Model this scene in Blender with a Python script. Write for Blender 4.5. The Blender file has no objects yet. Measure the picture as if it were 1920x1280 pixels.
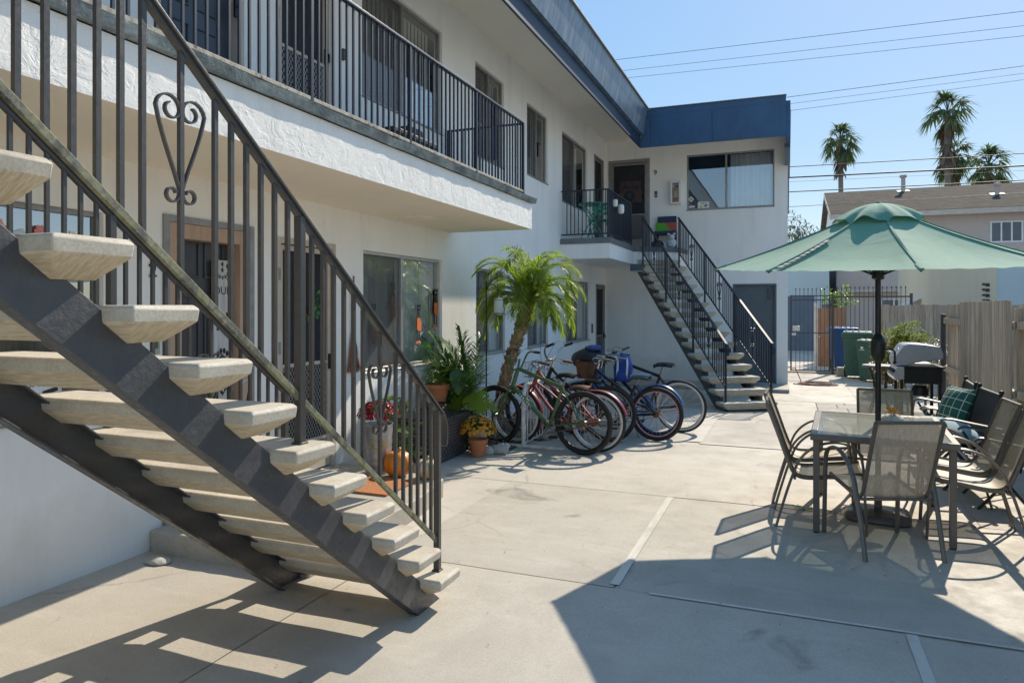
# Courtyard of a two-storey apartment building: built in metres, X right, Y away along the facade, Z up.
import bpy, math, random
from math import sin, cos, pi, radians, sqrt, atan2, hypot
from mathutils import Vector, Matrix
random.seed(7)
SC = bpy.context.scene
COL = SC.collection
V = Vector
def gz(y): return -0.0085*(min(max(y, 3.0), 20.0)-3.0)      # the paving falls gently towards the alley

# ------------------------------------------------------------------ mesh helpers
class MB:
    def __init__(s): s.v = []; s.f = []; s.sm = []
    def add(s, vs, fs, smooth=False):
        o = len(s.v); s.v += [tuple(p) for p in vs]
        for f in fs: s.f.append([i+o for i in f]); s.sm.append(smooth)
        return s
    def box(s, x0, x1, y0, y1, z0, z1):
        return s.add([(x0,y0,z0),(x1,y0,z0),(x1,y1,z0),(x0,y1,z0),(x0,y0,z1),(x1,y0,z1),(x1,y1,z1),(x0,y1,z1)],
              [(0,3,2,1),(4,5,6,7),(0,1,5,4),(1,2,6,5),(2,3,7,6),(3,0,4,7)])
    def obox(s, c, sz, M=None):
        a, b, d = [k/2 for k in sz]; c = V(c); M = M or Matrix.Identity(3)
        vs = [c + M @ V(p) for p in [(-a,-b,-d),(a,-b,-d),(a,b,-d),(-a,b,-d),(-a,-b,d),(a,-b,d),(a,b,d),(-a,b,d)]]
        return s.add(vs, [(0,3,2,1),(4,5,6,7),(0,1,5,4),(1,2,6,5),(2,3,7,6),(3,0,4,7)])
    def bar(s, p, q, w, h=None, up=(0,0,1)):
        p, q, up = V(p), V(q), V(up); h = h or w
        d = (q-p).normalized(); a = d.cross(up)
        if a.length < 1e-4: a = d.cross(V((1,0,0)))
        a.normalize(); b = a.cross(d).normalized(); a = a*w/2; b = b*h/2
        vs = [p-a-b, p+a-b, p+a+b, p-a+b, q-a-b, q+a-b, q+a+b, q-a+b]
        return s.add(vs, [(3,2,1,0),(4,5,6,7),(0,1,5,4),(1,2,6,5),(2,3,7,6),(3,0,4,7)])
    def tube(s, pts, r, n=8, closed=False, flat=None, ref=None, caps=True):
        pts = [V(p) for p in pts]; m = len(pts)
        rs = r if isinstance(r, (list, tuple)) else [r]*m
        vs = []; a = None
        for i in range(m):
            if closed: t = pts[(i+1) % m]-pts[i-1]
            else: t = pts[min(i+1, m-1)]-pts[max(i-1, 0)]
            t.normalize()
            if ref is not None: a = V(ref) - t*t.dot(V(ref))
            elif a is None:
                a = t.cross(V((0,0,1)))
                if a.length < 1e-3: a = t.cross(V((1,0,0)))
            else: a = a - t*t.dot(a)
            if a.length < 1e-6: a = t.orthogonal()
            a.normalize(); b = t.cross(a)
            fa, fb = flat or (1, 1)
            for k in range(n):
                th = 2*pi*(k+.5)/n
                vs.append(pts[i] + a*(cos(th)*rs[i]*fa) + b*(sin(th)*rs[i]*fb))
        fs = []
        for i in range(m if closed else m-1):
            for k in range(n):
                j = (i+1) % m
                fs.append((i*n+k, i*n+(k+1) % n, j*n+(k+1) % n, j*n+k))
        s.add(vs, fs, n > 4)
        if caps and not closed:
            o = len(s.v)-m*n
            s.f.append([o+k for k in range(n)][::-1]); s.sm.append(False)
            s.f.append([o+(m-1)*n+k for k in range(n)]); s.sm.append(False)
        return s
    def lathe(s, prof, n=24, c=(0,0,0), M=None, wob=None):
        c = V(c); M = M or Matrix.Identity(3); vs = []; fs = []
        for r, z in prof:
            for k in range(n):
                th = 2*pi*k/n; rr = r*(wob(th) if wob else 1)
                vs.append(c + M @ V((cos(th)*rr, sin(th)*rr, z)))
        for i in range(len(prof)-1):
            for k in range(n): fs.append((i*n+k, i*n+(k+1) % n, (i+1)*n+(k+1) % n, (i+1)*n+k))
        s.add(vs, fs, True); o = len(s.v)-len(vs)
        if prof[0][0] > 1e-4: s.f.append([o+k for k in range(n)][::-1]); s.sm.append(False)
        if prof[-1][0] > 1e-4: s.f.append([o+(len(prof)-1)*n+k for k in range(n)]); s.sm.append(False)
        return s
    def prism(s, poly, vec):
        n = len(poly); a = [V(p) for p in poly]; b = [p+V(vec) for p in a]
        return s.add(a+b, [tuple(range(n))[::-1], tuple(range(n, 2*n))]+[(i, (i+1) % n, n+(i+1) % n, n+i) for i in range(n)])
    def poly(s, pts): return s.add(pts, [tuple(range(len(pts)))])
    def grid(s, fn, nu, nv, smooth=True):
        vs = [fn(i/nu, j/nv) for j in range(nv+1) for i in range(nu+1)]
        return s.add(vs, [(j*(nu+1)+i, j*(nu+1)+i+1, (j+1)*(nu+1)+i+1, (j+1)*(nu+1)+i) for j in range(nv) for i in range(nu)], smooth)
    def ball(s, c, r, sc=(1,1,1), n=12, m=8, wob=0):
        c = V(c); vs = []; fs = []
        for j in range(m+1):
            for i in range(n):
                a = 2*pi*i/n; e = -pi/2+pi*j/m; k = r*(1+wob*random.uniform(-1, 1))
                vs.append(c+V((cos(a)*cos(e)*k*sc[0], sin(a)*cos(e)*k*sc[1], sin(e)*k*sc[2])))
        for j in range(m):
            for i in range(n): fs.append((j*n+i, j*n+(i+1) % n, (j+1)*n+(i+1) % n, (j+1)*n+i))
        return s.add(vs, fs, True)
    def leaf(s, p, d, L, w, up=(0,0,1), fold=.25, droop=0., seg=2):      # a pointed, folded leaf blade
        p, d, up = V(p), V(d).normalized(), V(up)
        a = d.cross(up)
        if a.length < 1e-3: a = d.cross(V((1,0,0)))
        a.normalize(); nrm = a.cross(d)
        pts = []
        for i in range(seg+1):
            t = i/seg; c = p+d*(L*t)-V((0,0,1))*(droop*L*t*t)
            ww = w*.5*(sin(pi*min(1, .12+.88*t)) if seg > 2 else (0.35, 1, 0)[i] if seg == 2 else 1)
            pts += [c+a*ww+nrm*(fold*ww), c, c-a*ww+nrm*(fold*ww)]
        fs = []
        for i in range(seg):
            o = i*3
            fs += [(o, o+1, o+4, o+3), (o+1, o+2, o+5, o+4)]
        return s.add(pts, fs, True)

def mesh_obj(name, mb, mt, bevel=0, sharp=35, seg=2):
    me = bpy.data.meshes.new(name)
    me.from_pydata(mb.v, [], mb.f); me.update()
    me.polygons.foreach_set('use_smooth', mb.sm if not bevel else [True]*len(mb.f))
    if any(mb.sm) or bevel: me.set_sharp_from_angle(angle=radians(sharp))
    for m in (mt if isinstance(mt, (list, tuple)) else [mt]): me.materials.append(m)
    o = bpy.data.objects.new(name, me); COL.objects.link(o)
    if bevel:
        b = o.modifiers.new('edge', 'BEVEL'); b.width = bevel; b.segments = seg; b.limit_method = 'ANGLE'; b.angle_limit = radians(40)
    return o
WM = {}
def tag(o, label=None, cat=None, group=None, kind=None):
    if label: o['label'] = label
    if cat: o['category'] = cat
    if group: o['group'] = group
    if kind: o['kind'] = kind
    return o
def thing(name, label, cat, loc=(0,0,0), rz=0., group=None):
    o = bpy.data.objects.new(name, None); COL.objects.link(o); o.empty_display_size = .1
    o.location = loc; o.rotation_euler = (0, 0, rz)
    WM[o] = Matrix.Translation(V(loc)) @ Matrix.Rotation(rz, 4, 'Z')
    return tag(o, label, cat, group)
def attach(o, parent, world=True):
    o.parent = parent
    W = WM.get(parent, Matrix.Identity(4))
    if world: o.matrix_parent_inverse = W.inverted(); WM[o] = Matrix.Identity(4)
    else: WM[o] = W
    return o
def part(parent, name, mb, mt, bevel=0, local=False, label=None, sharp=35, seg=2):
    o = attach(mesh_obj(name, mb, mt, bevel, sharp, seg), parent, not local)
    if label: o['label'] = label
    return o
def lone(name, mb, mt, label, cat, group=None, bevel=0, kind=None):
    return tag(mesh_obj(name, mb, mt, bevel), label, cat, group, kind)
def struct(name, mb, mt, bevel=0): return tag(mesh_obj(name, mb, mt, bevel), kind='structure')
def kids(o): return [c for c in COL.objects if c.parent == o]
def copy_tree(o, parent=None):
    c = o.copy(); COL.objects.link(c)
    if parent: c.parent = parent; c.matrix_parent_inverse = o.matrix_parent_inverse.copy()
    for ch in kids(o): copy_tree(ch, c)
    return c
def lettering(parent, text, size, M, mt, name='lettering', ext=.0008, align='CENTER', world=True):
    cu = bpy.data.curves.new(name, 'FONT'); cu.body = text; cu.size = size; cu.align_x = align; cu.align_y = 'CENTER'; cu.extrude = ext; cu.resolution_u = 3
    t = bpy.data.objects.new(name, cu); COL.objects.link(t); bpy.context.view_layer.update()
    me = bpy.data.meshes.new_from_object(t.evaluated_get(bpy.context.evaluated_depsgraph_get())); bpy.data.objects.remove(t)
    me.materials.clear(); me.materials.append(mt); me.transform(M); me.name = name
    o = bpy.data.objects.new(name, me); COL.objects.link(o); attach(o, parent, world)
    return o
def facing(loc, n, up=(0,0,1)):                                        # text matrix reading along a wall with normal n
    n = V(n).normalized(); x = V(up).cross(n).normalized(); y = n.cross(x)
    M = Matrix((x, y, n)).transposed().to_4x4(); M.translation = V(loc); return M

# ------------------------------------------------------------------ materials
def nodes(name):
    m = bpy.data.materials.new(name); m.use_nodes = True
    nt = m.node_tree; b = nt.nodes['Principled BSDF']; return m, nt, b
def N(nt, t, **kw):
    n = nt.nodes.new(t)
    for k, v in kw.items():
        if k[0] == '_': n.inputs[k[1:].replace('_', ' ')].default_value = v
        else: setattr(n, k, v)
    return n
def rgb(c): return (c[0], c[1], c[2], 1)
def ramp(nt, fac, stops):
    r = N(nt, 'ShaderNodeValToRGB'); e = r.color_ramp.elements
    while len(e) < len(stops): e.new(.5)
    for k, (p, c) in enumerate(stops): e[k].position = p; e[k].color = rgb(c) if not isinstance(c, (int, float)) else (c, c, c, 1)
    nt.links.new(fac, r.inputs[0]); return r.outputs[0]
def noise(nt, scale, detail=4, rough=.55, vec=None, dist=0):
    n = N(nt, 'ShaderNodeTexNoise'); n.inputs['Scale'].default_value = scale; n.inputs['Detail'].default_value = detail
    n.inputs['Roughness'].default_value = rough; n.inputs['Distortion'].default_value = dist
    if vec is not None: nt.links.new(vec, n.inputs['Vector'])
    return n.outputs['Fac']
def objco(nt, scale=None):
    tc = N(nt, 'ShaderNodeTexCoord').outputs['Object']
    if scale:
        mp = N(nt, 'ShaderNodeMapping'); mp.inputs['Scale'].default_value = scale; nt.links.new(tc, mp.inputs[0]); return mp.outputs[0]
    return tc
def mixc(nt, fac, a, b, mode='MIX'):
    m = N(nt, 'ShaderNodeMix', data_type='RGBA', blend_type=mode)
    for k, v in ((0, fac), (6, a), (7, b)):
        if hasattr(v, 'is_linked'): nt.links.new(v, m.inputs[k])
        elif k == 0: m.inputs[0].default_value = v
        else: m.inputs[k].default_value = rgb(v)
    return m.outputs[2]
def bump(nt, b, h, strength, dist=.01, prev=None):
    n = N(nt, 'ShaderNodeBump'); n.inputs['Strength'].default_value = strength; n.inputs['Distance'].default_value = dist
    nt.links.new(h, n.inputs['Height'])
    if prev is not None: nt.links.new(prev, n.inputs['Normal'])
    nt.links.new(n.outputs[0], b.inputs['Normal']); return n.outputs[0]
def mat(name, col, rough=.6, metal=0., var=.12, vs=6., bs=0, bd=.002, bstr=.5, col2=None, stretch=None, spec=.5, island=0, rv=0):
    m, nt, b = nodes(name); co = objco(nt, stretch)
    f = noise(nt, vs, 5, .6, co)
    lo = tuple(max(0, c*(1-var)) for c in col); hi = tuple(min(1, c*(1+var)) for c in (col2 or col))
    c = ramp(nt, f, [(.3, lo), (.7, hi)])
    if island:
        g = N(nt, 'ShaderNodeNewGeometry').outputs['Random Per Island']
        c = mixc(nt, 1., c, ramp(nt, g, [(0, 1-island), (1, 1+island)]), 'MULTIPLY')
    nt.links.new(c, b.inputs['Base Color'])
    b.inputs['Roughness'].default_value = rough; b.inputs['Metallic'].default_value = metal
    b.inputs['Specular IOR Level'].default_value = spec
    if rv: nt.links.new(ramp(nt, noise(nt, vs*3, 3, .5, co), [(.3, max(0, rough-rv)), (.7, min(1, rough+rv))]), b.inputs['Roughness'])
    if bs: bump(nt, b, noise(nt, bs, 5, .6, co), bstr, bd)
    return m
def leafmat(name, c1, c2, trans=.35, rough=.42, spec=.5):
    m, nt, b = nodes(name)
    g = N(nt, 'ShaderNodeNewGeometry').outputs['Random Per Island']
    f = noise(nt, 5, 3, .6, objco(nt))
    mx = N(nt, 'ShaderNodeMath', operation='MULTIPLY_ADD'); nt.links.new(g, mx.inputs[0]); mx.inputs[1].default_value = .5
    nt.links.new(f, mx.inputs[2])
    c = ramp(nt, mx.outputs[0], [(.4, c1), (1., c2)])
    nt.links.new(c, b.inputs['Base Color']); b.inputs['Roughness'].default_value = rough; b.inputs['Specular IOR Level'].default_value = spec
    t = N(nt, 'ShaderNodeBsdfTranslucent'); nt.links.new(mixc(nt, 1., c, (1.5, 1.6, .7), 'MULTIPLY'), t.inputs[0])
    ms = N(nt, 'ShaderNodeMixShader'); ms.inputs[0].default_value = trans
    nt.links.new(b.outputs[0], ms.inputs[1]); nt.links.new(t.outputs[0], ms.inputs[2])
    nt.links.new(ms.outputs[0], nt.nodes['Material Output'].inputs[0]); return m
def glassmat(name, tint=(.75,.8,.8), refl=.14, rough=.015):
    m, nt, b = nodes(name); nt.nodes.remove(b)
    t = N(nt, 'ShaderNodeBsdfTransparent'); t.inputs[0].default_value = rgb(tint)
    g = N(nt, 'ShaderNodeBsdfGlossy'); g.inputs['Roughness'].default_value = rough; g.inputs[0].default_value = (.9, .93, .95, 1)
    bp = N(nt, 'ShaderNodeBump'); bp.inputs['Strength'].default_value = .08; bp.inputs['Distance'].default_value = .01
    nt.links.new(noise(nt, 1.3, 1, .5, objco(nt)), bp.inputs['Height']); nt.links.new(bp.outputs[0], g.inputs['Normal'])
    lw = N(nt, 'ShaderNodeFresnel'); lw.inputs['IOR'].default_value = 1.5
    ad = N(nt, 'ShaderNodeMath', operation='ADD', use_clamp=True); nt.links.new(lw.outputs[0], ad.inputs[0]); ad.inputs[1].default_value = refl
    ms = N(nt, 'ShaderNodeMixShader'); nt.links.new(ad.outputs[0], ms.inputs[0])
    nt.links.new(t.outputs[0], ms.inputs[1]); nt.links.new(g.outputs[0], ms.inputs[2])
    nt.links.new(ms.outputs[0], nt.nodes['Material Output'].inputs[0]); return m
def screenmat(name, col, cover):                                       # fine woven mesh seen as a veil
    m, nt, b = nodes(name)
    b.inputs['Base Color'].default_value = rgb(col); b.inputs['Roughness'].default_value = .7
    t = N(nt, 'ShaderNodeBsdfTransparent'); ms = N(nt, 'ShaderNodeMixShader'); ms.inputs[0].default_value = cover
    nt.links.new(t.outputs[0], ms.inputs[1]); nt.links.new(b.outputs[0], ms.inputs[2])
    nt.links.new(ms.outputs[0], nt.nodes['Material Output'].inputs[0]); return m
def slingmat(name, col, cover=.8):
    m, nt, b = nodes(name); tc = objco(nt)
    w = N(nt, 'ShaderNodeTexNoise'); w.inputs['Scale'].default_value = 40; w.inputs['Detail'].default_value = 3
    mp = N(nt, 'ShaderNodeMapping'); mp.inputs['Scale'].default_value = (9, .6, .6); nt.links.new(tc, mp.inputs[0]); nt.links.new(mp.outputs[0], w.inputs['Vector'])
    c = ramp(nt, w.outputs['Fac'], [(.35, tuple(k*.72 for k in col)), (.65, tuple(k*1.2 for k in col))])
    nt.links.new(c, b.inputs['Base Color']); b.inputs['Roughness'].default_value = .55
    bump(nt, b, noise(nt, 260, 2, .6, tc), .4, .001)
    t = N(nt, 'ShaderNodeBsdfTransparent'); ms = N(nt, 'ShaderNodeMixShader'); ms.inputs[0].default_value = cover
    nt.links.new(t.outputs[0], ms.inputs[1]); nt.links.new(b.outputs[0], ms.inputs[2])
    nt.links.new(ms.outputs[0], nt.nodes['Material Output'].inputs[0]); return m

def stucco(name, col, strength=.35, trowel=0., stain=.06, dirt=False):
    m, nt, b = nodes(name); co = objco(nt)
    big = noise(nt, .7, 5, .6, co)
    c = ramp(nt, big, [(.3, tuple(k*(1-stain) for k in col)), (.62, col)])
    st = noise(nt, 1.6, 6, .7, objco(nt, (1.6, 1.6, .25)))
    c = mixc(nt, 1., c, ramp(nt, st, [(.32, 1-stain*1.4), (.5, 1.)]), 'MULTIPLY')
    if dirt:                                                           # splash dirt along the foot of the wall, runs and rubbed patches
        sz = N(nt, 'ShaderNodeSeparateXYZ'); nt.links.new(co, sz.inputs[0]); ad = N(nt, 'ShaderNodeMath', operation='MULTIPLY_ADD'); nt.links.new(noise(nt, 3.5, 6, .7, co), ad.inputs[0]); ad.inputs[1].default_value = -.55; nt.links.new(sz.outputs[2], ad.inputs[2])
        c = mixc(nt, ramp(nt, ad.outputs[0], [(-.25+.25, .26), (.30, 0.)]), c, (.40, .36, .29))
        c = mixc(nt, ramp(nt, noise(nt, 5, 7, .75, objco(nt, (1, 1, .35))), [(.62, 0.), (.74, .22)]), c, (.50, .46, .38))
    nt.links.new(c, b.inputs['Base Color']); b.inputs['Roughness'].default_value = .85; b.inputs['Specular IOR Level'].default_value = .25
    n1 = bump(nt, b, noise(nt, 55, 6, .65, co), strength*.75, .005)
    n2 = bump(nt, b, noise(nt, 7, 4, .6, co, .6), .16, .02, n1)
    if dirt:
        vv = N(nt, 'ShaderNodeTexVoronoi', feature='DISTANCE_TO_EDGE'); vv.inputs['Scale'].default_value = .9; dd = N(nt, 'ShaderNodeMixRGB'); dd.inputs[0].default_value = .35; nz = N(nt, 'ShaderNodeTexNoise'); nz.inputs['Scale'].default_value = 2.2; nz.inputs['Detail'].default_value = 6
        nt.links.new(co, nz.inputs['Vector']); nt.links.new(co, dd.inputs[1]); nt.links.new(nz.outputs['Color'], dd.inputs[2]); nt.links.new(dd.outputs[0], vv.inputs['Vector'])
        n2 = bump(nt, b, mixc(nt, ramp(nt, noise(nt, 1.3, 3, .5, co), [(.5, 1.), (.58, 0.)]), (1, 1, 1), ramp(nt, vv.outputs[0], [(0, 0.), (.006, 1.)])), .35, .006, n2)
    if trowel:
        h = ramp(nt, noise(nt, 5.5, 5, .62, co, 1.4), [(.44, 0.), (.50, .8), (.56, 1.)]); h2 = ramp(nt, noise(nt, 11, 4, .6, objco(nt, (1, .55, 1.3)), 1.), [(.5, 0.), (.54, 1.)])
        bump(nt, b, h2, trowel*.5, .006, bump(nt, b, h, trowel, .008, n2))
    return m
def concrete(name, col, stain=(.30,.25,.18), island=0., sc=1., st=.35, dark=.5, cracks=False):
    m, nt, b = nodes(name); co = objco(nt)
    f1 = noise(nt, .55*sc, 6, .62, co, .4); f2 = noise(nt, 3.2*sc, 7, .7, co); f3 = noise(nt, 90, 4, .7, co)
    c = ramp(nt, f1, [(.3, tuple(k*.74 for k in col)), (.5, col), (.75, tuple(k*1.1 for k in col))])
    c = mixc(nt, ramp(nt, f2, [(.45, 0.), (.75, st)]), c, stain)
    c = mixc(nt, 1., c, ramp(nt, f3, [(.35, .86), (.6, 1.04)]), 'MULTIPLY')
    sp = noise(nt, 9*sc, 8, .75, co)
    c = mixc(nt, 1., c, ramp(nt, sp, [(.27, dark), (.36, 1.)]), 'MULTIPLY')
    if island:
        g = N(nt, 'ShaderNodeNewGeometry').outputs['Random Per Island']
        c = mixc(nt, 1., c, ramp(nt, g, [(0, 1-island), (1, 1+island)]), 'MULTIPLY')
    if cracks:
        vv = N(nt, 'ShaderNodeTexVoronoi', feature='DISTANCE_TO_EDGE'); vv.inputs['Scale'].default_value = .42; dd = N(nt, 'ShaderNodeMixRGB'); dd.inputs[0].default_value = .3; nz = N(nt, 'ShaderNodeTexNoise'); nz.inputs['Scale'].default_value = 1.7; nz.inputs['Detail'].default_value = 8
        nt.links.new(co, nz.inputs['Vector']); nt.links.new(co, dd.inputs[1]); nt.links.new(nz.outputs['Color'], dd.inputs[2]); nt.links.new(dd.outputs[0], vv.inputs['Vector'])
        ck = mixc(nt, ramp(nt, noise(nt, .6, 3, .5, co), [(.54, 0.), (.60, 1.)]), (1, 1, 1), ramp(nt, vv.outputs[0], [(0, .72), (.0018, .88), (.0032, 1.)]))
        c = mixc(nt, 1., c, ck, 'MULTIPLY')
        so_ = noise(nt, 1.6, 4, .6, co, .8); c = mixc(nt, 1., c, ramp(nt, so_, [(.27, .62), (.36, 1.)]), 'MULTIPLY')
        wt = noise(nt, 2.4, 7, .7, objco(nt, (.35, 1.2, 1))); c = mixc(nt, ramp(nt, wt, [(.55, 0.), (.7, .4)]), c, tuple(min(1, k*1.22) for k in col))
    nt.links.new(c, b.inputs['Base Color'])
    nt.links.new(ramp(nt, f2, [(.3, .55), (.7, .85)]), b.inputs['Roughness']); b.inputs['Specular IOR Level'].default_value = .35
    n1 = bump(nt, b, f3, .25, .003); bump(nt, b, noise(nt, 14, 6, .7, co), .2, .006, n1)
    return m
def weathered(name, c1, c2, c3, axis=(14, 14, .8)):
    m, nt, b = nodes(name)
    g = N(nt, 'ShaderNodeNewGeometry').outputs['Random Per Island']
    co = objco(nt, axis); ad = N(nt, 'ShaderNodeVectorMath', operation='ADD'); nt.links.new(co, ad.inputs[0])
    cm = N(nt, 'ShaderNodeCombineXYZ'); ml = N(nt, 'ShaderNodeMath', operation='MULTIPLY'); nt.links.new(g, ml.inputs[0]); ml.inputs[1].default_value = 50
    nt.links.new(ml.outputs[0], cm.inputs[0]); nt.links.new(ml.outputs[0], cm.inputs[2]); nt.links.new(cm.outputs[0], ad.inputs[1])
    f = noise(nt, 2.2, 7, .65, ad.outputs[0], .5)
    c = ramp(nt, f, [(.28, c1), (.5, c2), (.72, c3)])
    c = mixc(nt, 1., c, ramp(nt, g, [(0, .78), (1, 1.18)]), 'MULTIPLY')
    low = noise(nt, 1.1, 5, .6, objco(nt, (2, 2, .7)))
    c = mixc(nt, ramp(nt, low, [(.5, 0.), (.75, .45)]), c, (.16, .15, .14))
    nt.links.new(c, b.inputs['Base Color']); b.inputs['Roughness'].default_value = .85; b.inputs['Specular IOR Level'].default_value = .2
    bump(nt, b, f, .5, .004); return m

K = {}
K['wall'] = stucco('white_stucco', (.90, .885, .85), .25, dirt=True)
K['fascia_stucco'] = stucco('trowelled_stucco', (.88, .86, .82), .3, .34, .07)
K['soffit'] = stucco('cream_soffit', (.90, .815, .68), .2, 0, .03)
K['eave'] = stucco('eave_stucco', (.88, .84, .75), .2, 0, .03)
K['gnd'] = concrete('paving_concrete', (.49, .455, .395), (.37, .32, .245), .06, st=.38, cracks=True)
K['step'] = concrete('step_concrete', (.42, .39, .33), (.28, .22, .15), 0, 2.)
K['tread'] = concrete('tread_concrete', (.54, .495, .41), (.38, .28, .17), .05, 4., .5)
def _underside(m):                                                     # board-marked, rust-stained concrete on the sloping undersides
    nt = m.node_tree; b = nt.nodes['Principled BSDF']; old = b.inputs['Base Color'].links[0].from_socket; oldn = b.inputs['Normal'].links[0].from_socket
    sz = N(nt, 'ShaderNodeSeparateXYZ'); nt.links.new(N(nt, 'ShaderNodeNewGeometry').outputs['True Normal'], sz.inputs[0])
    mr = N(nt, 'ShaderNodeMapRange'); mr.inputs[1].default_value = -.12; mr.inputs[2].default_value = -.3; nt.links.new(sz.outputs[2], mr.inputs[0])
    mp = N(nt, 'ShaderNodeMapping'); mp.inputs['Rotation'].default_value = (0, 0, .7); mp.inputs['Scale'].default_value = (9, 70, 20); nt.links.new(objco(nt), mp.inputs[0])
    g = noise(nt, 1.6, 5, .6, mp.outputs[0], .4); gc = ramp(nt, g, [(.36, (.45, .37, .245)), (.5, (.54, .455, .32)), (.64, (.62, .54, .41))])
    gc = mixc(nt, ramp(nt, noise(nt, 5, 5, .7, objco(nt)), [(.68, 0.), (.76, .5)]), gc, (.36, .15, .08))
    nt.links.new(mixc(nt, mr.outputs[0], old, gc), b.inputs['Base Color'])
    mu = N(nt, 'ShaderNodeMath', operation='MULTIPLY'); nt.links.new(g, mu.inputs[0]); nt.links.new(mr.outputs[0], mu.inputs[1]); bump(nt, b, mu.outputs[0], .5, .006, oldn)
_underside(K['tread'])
K['treadface'] = concrete('cast_tread', (.50, .46, .38), (.33, .25, .15), 0, 4., .3)
K['charcoal'] = mat('charcoal_paint', (.046, .049, .055), .45, 0, .14, 14, 55, .004, .7, spec=.8, rv=.1)
K['ironpaint'] = mat('iron_paint', (.058, .056, .055), .36, .1, .1, 30, 70, .001, .4, rv=.08)
K['navyiron'] = mat('navy_iron_paint', (.022, .028, .045), .35, .1, .2, 30, 50, .001, .4)
def _moss():
    m, nt, b = nodes('mossy_iron'); co = objco(nt)
    f = noise(nt, 9, 7, .75, co); f2 = noise(nt, 45, 4, .7, co)
    c = ramp(nt, f, [(.34, (.045, .045, .048)), (.46, (.10, .10, .075)), (.56, (.21, .21, .11)), (.64, (.10, .10, .07)), (.74, (.06, .06, .06))])
    c = mixc(nt, ramp(nt, f2, [(.55, 0.), (.75, .6)]), c, (.33, .33, .31))
    nt.links.new(c, b.inputs['Base Color']); b.inputs['Roughness'].default_value = .7; bump(nt, b, f2, .6, .002); return m
K['moss'] = _moss()
def _rusty():
    m, nt, b = nodes('peeling_rail'); co = objco(nt)
    f = noise(nt, 14, 7, .75, co)
    c = ramp(nt, f, [(.36, (.05, .05, .055)), (.48, (.36, .32, .26)), (.58, (.45, .41, .34)), (.68, (.16, .08, .04))])
    nt.links.new(c, b.inputs['Base Color']); b.inputs['Roughness'].default_value = .7; bump(nt, b, f, .6, .002); return m
K['rusty'] = _rusty()
K['drip'] = mat('grey_flashing', (.13, .16, .17), .38, .35, .3, 5, 16, .012, 1., (.24, .27, .27), rv=.15)
K['navylow'] = _blue('navy_lower_board', (.010, .035, .075), .05) if False else mat('navy_lower_board', (.010, .032, .07), .55, 0, .15, 4)  # darker navy: shade under the leaning upper fascia is put into this colour
K['greydeck'] = mat('grey_deck_paint', (.15, .165, .185), .5, 0, .15, 8, 40, .002, .3)
def _blue(name, c, streak):
    m, nt, b = nodes(name); co = objco(nt, (6, 6, .5))
    f = noise(nt, 1.6, 7, .7, co); g = noise(nt, 1.2, 5, .65, objco(nt))
    cc = ramp(nt, g, [(.35, tuple(k*.85 for k in c)), (.65, tuple(k*1.15 for k in c))])
    fl = noise(nt, 26, 6, .8, objco(nt, (1, 1, .55)))
    cc = mixc(nt, ramp(nt, f, [(.42, 0.), (.72, streak)]), cc, (.36, .42, .48))
    cc = mixc(nt, ramp(nt, fl, [(.63, 0.), (.7, streak)]), cc, (.55, .52, .46))
    nt.links.new(cc, b.inputs['Base Color']); b.inputs['Roughness'].default_value = .5 if streak < .3 else .36
    bump(nt, b, fl, .25, .003); return m
K['navy'] = _blue('navy_paint', (.018, .082, .185), .05)
K['fadednavy'] = _blue('faded_navy_paint', (.075, .125, .19), .55)
K['alu'] = mat('aluminium', (.55, .54, .52), .4, .75, .12, 12)
K['bronze'] = mat('dull_window_frame', (.30, .29, .28), .45, .5, .15, 12)
K['glass'] = glassmat('window_glass', (.98, .99, .99), .27)
K['glassbright'] = glassmat('mirror_glass', (.55, .6, .65), .40)
K['tableglass'] = None
K['scr'] = screenmat('insect_screen', (.10, .10, .10), .5)
K['scrdark'] = screenmat('door_screen', (.018, .022, .028), .66)
K['blind'] = mat('vertical_blind', (.80, .77, .68), .7, 0, .05, 4)
K['curtain'] = mat('grey_curtain', (.88, .89, .87), .8, 0, .1, 3)
K['curtaindark'] = mat('brown_curtain', (.20, .165, .14), .85, 0, .25, 5)
K['curtainblue'] = mat('pale_sheer_curtain', (.74, .78, .82), .8, 0, .06, 3)
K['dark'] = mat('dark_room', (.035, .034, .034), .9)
K['tanframe'] = mat('salmon_wood_frame', (.47, .32, .225), .55, 0, .12, 3, 60, .001, .3, stretch=(6, 6, .6))
K['creamframe'] = mat('cream_door_frame', (.52, .45, .37), .5, 0, .08, 6)
K['greydoor'] = mat('dark_grey_door', (.055, .055, .06), .42, 0, .1, 6)
K['bluedoor'] = mat('slate_blue_door', (.05, .065, .09), .42, 0, .1, 6)
K['slatedoor'] = mat('slate_grey_door', (.10, .125, .14), .5, 0, .08, 3)
K['lattice'] = mat('pale_lattice', (.50, .47, .42), .5, .2, .08, 10)
K['steel'] = mat('stainless', (.55, .56, .58), .28, .9, .1, 20)
K['black'] = mat('black_plastic', (.012, .012, .013), .4, 0, .2, 20)
K['rubber'] = mat('tyre_rubber', (.016, .016, .017), .75, 0, .3, 30, 120, .001, .5)
K['white'] = mat('white_paint', (.75, .75, .73), .5, 0, .06, 8)
K['paper'] = mat('white_paper', (.78, .78, .76), .8, 0, .03, 8)
K['ink'] = mat('black_ink', (.02, .02, .022), .6)
K['fence'] = weathered('weathered_fence_board', (.27, .215, .165), (.64, .505, .365), (.74, .64, .50))
K['fencefar'] = weathered('far_fence_board', (.20, .165, .13), (.42, .33, .25), (.52, .45, .36))
K['strip'] = weathered('grey_wood_strip', (.48, .45, .40), (.62, .59, .53), (.68, .65, .6), (3, .5, 3))
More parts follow.
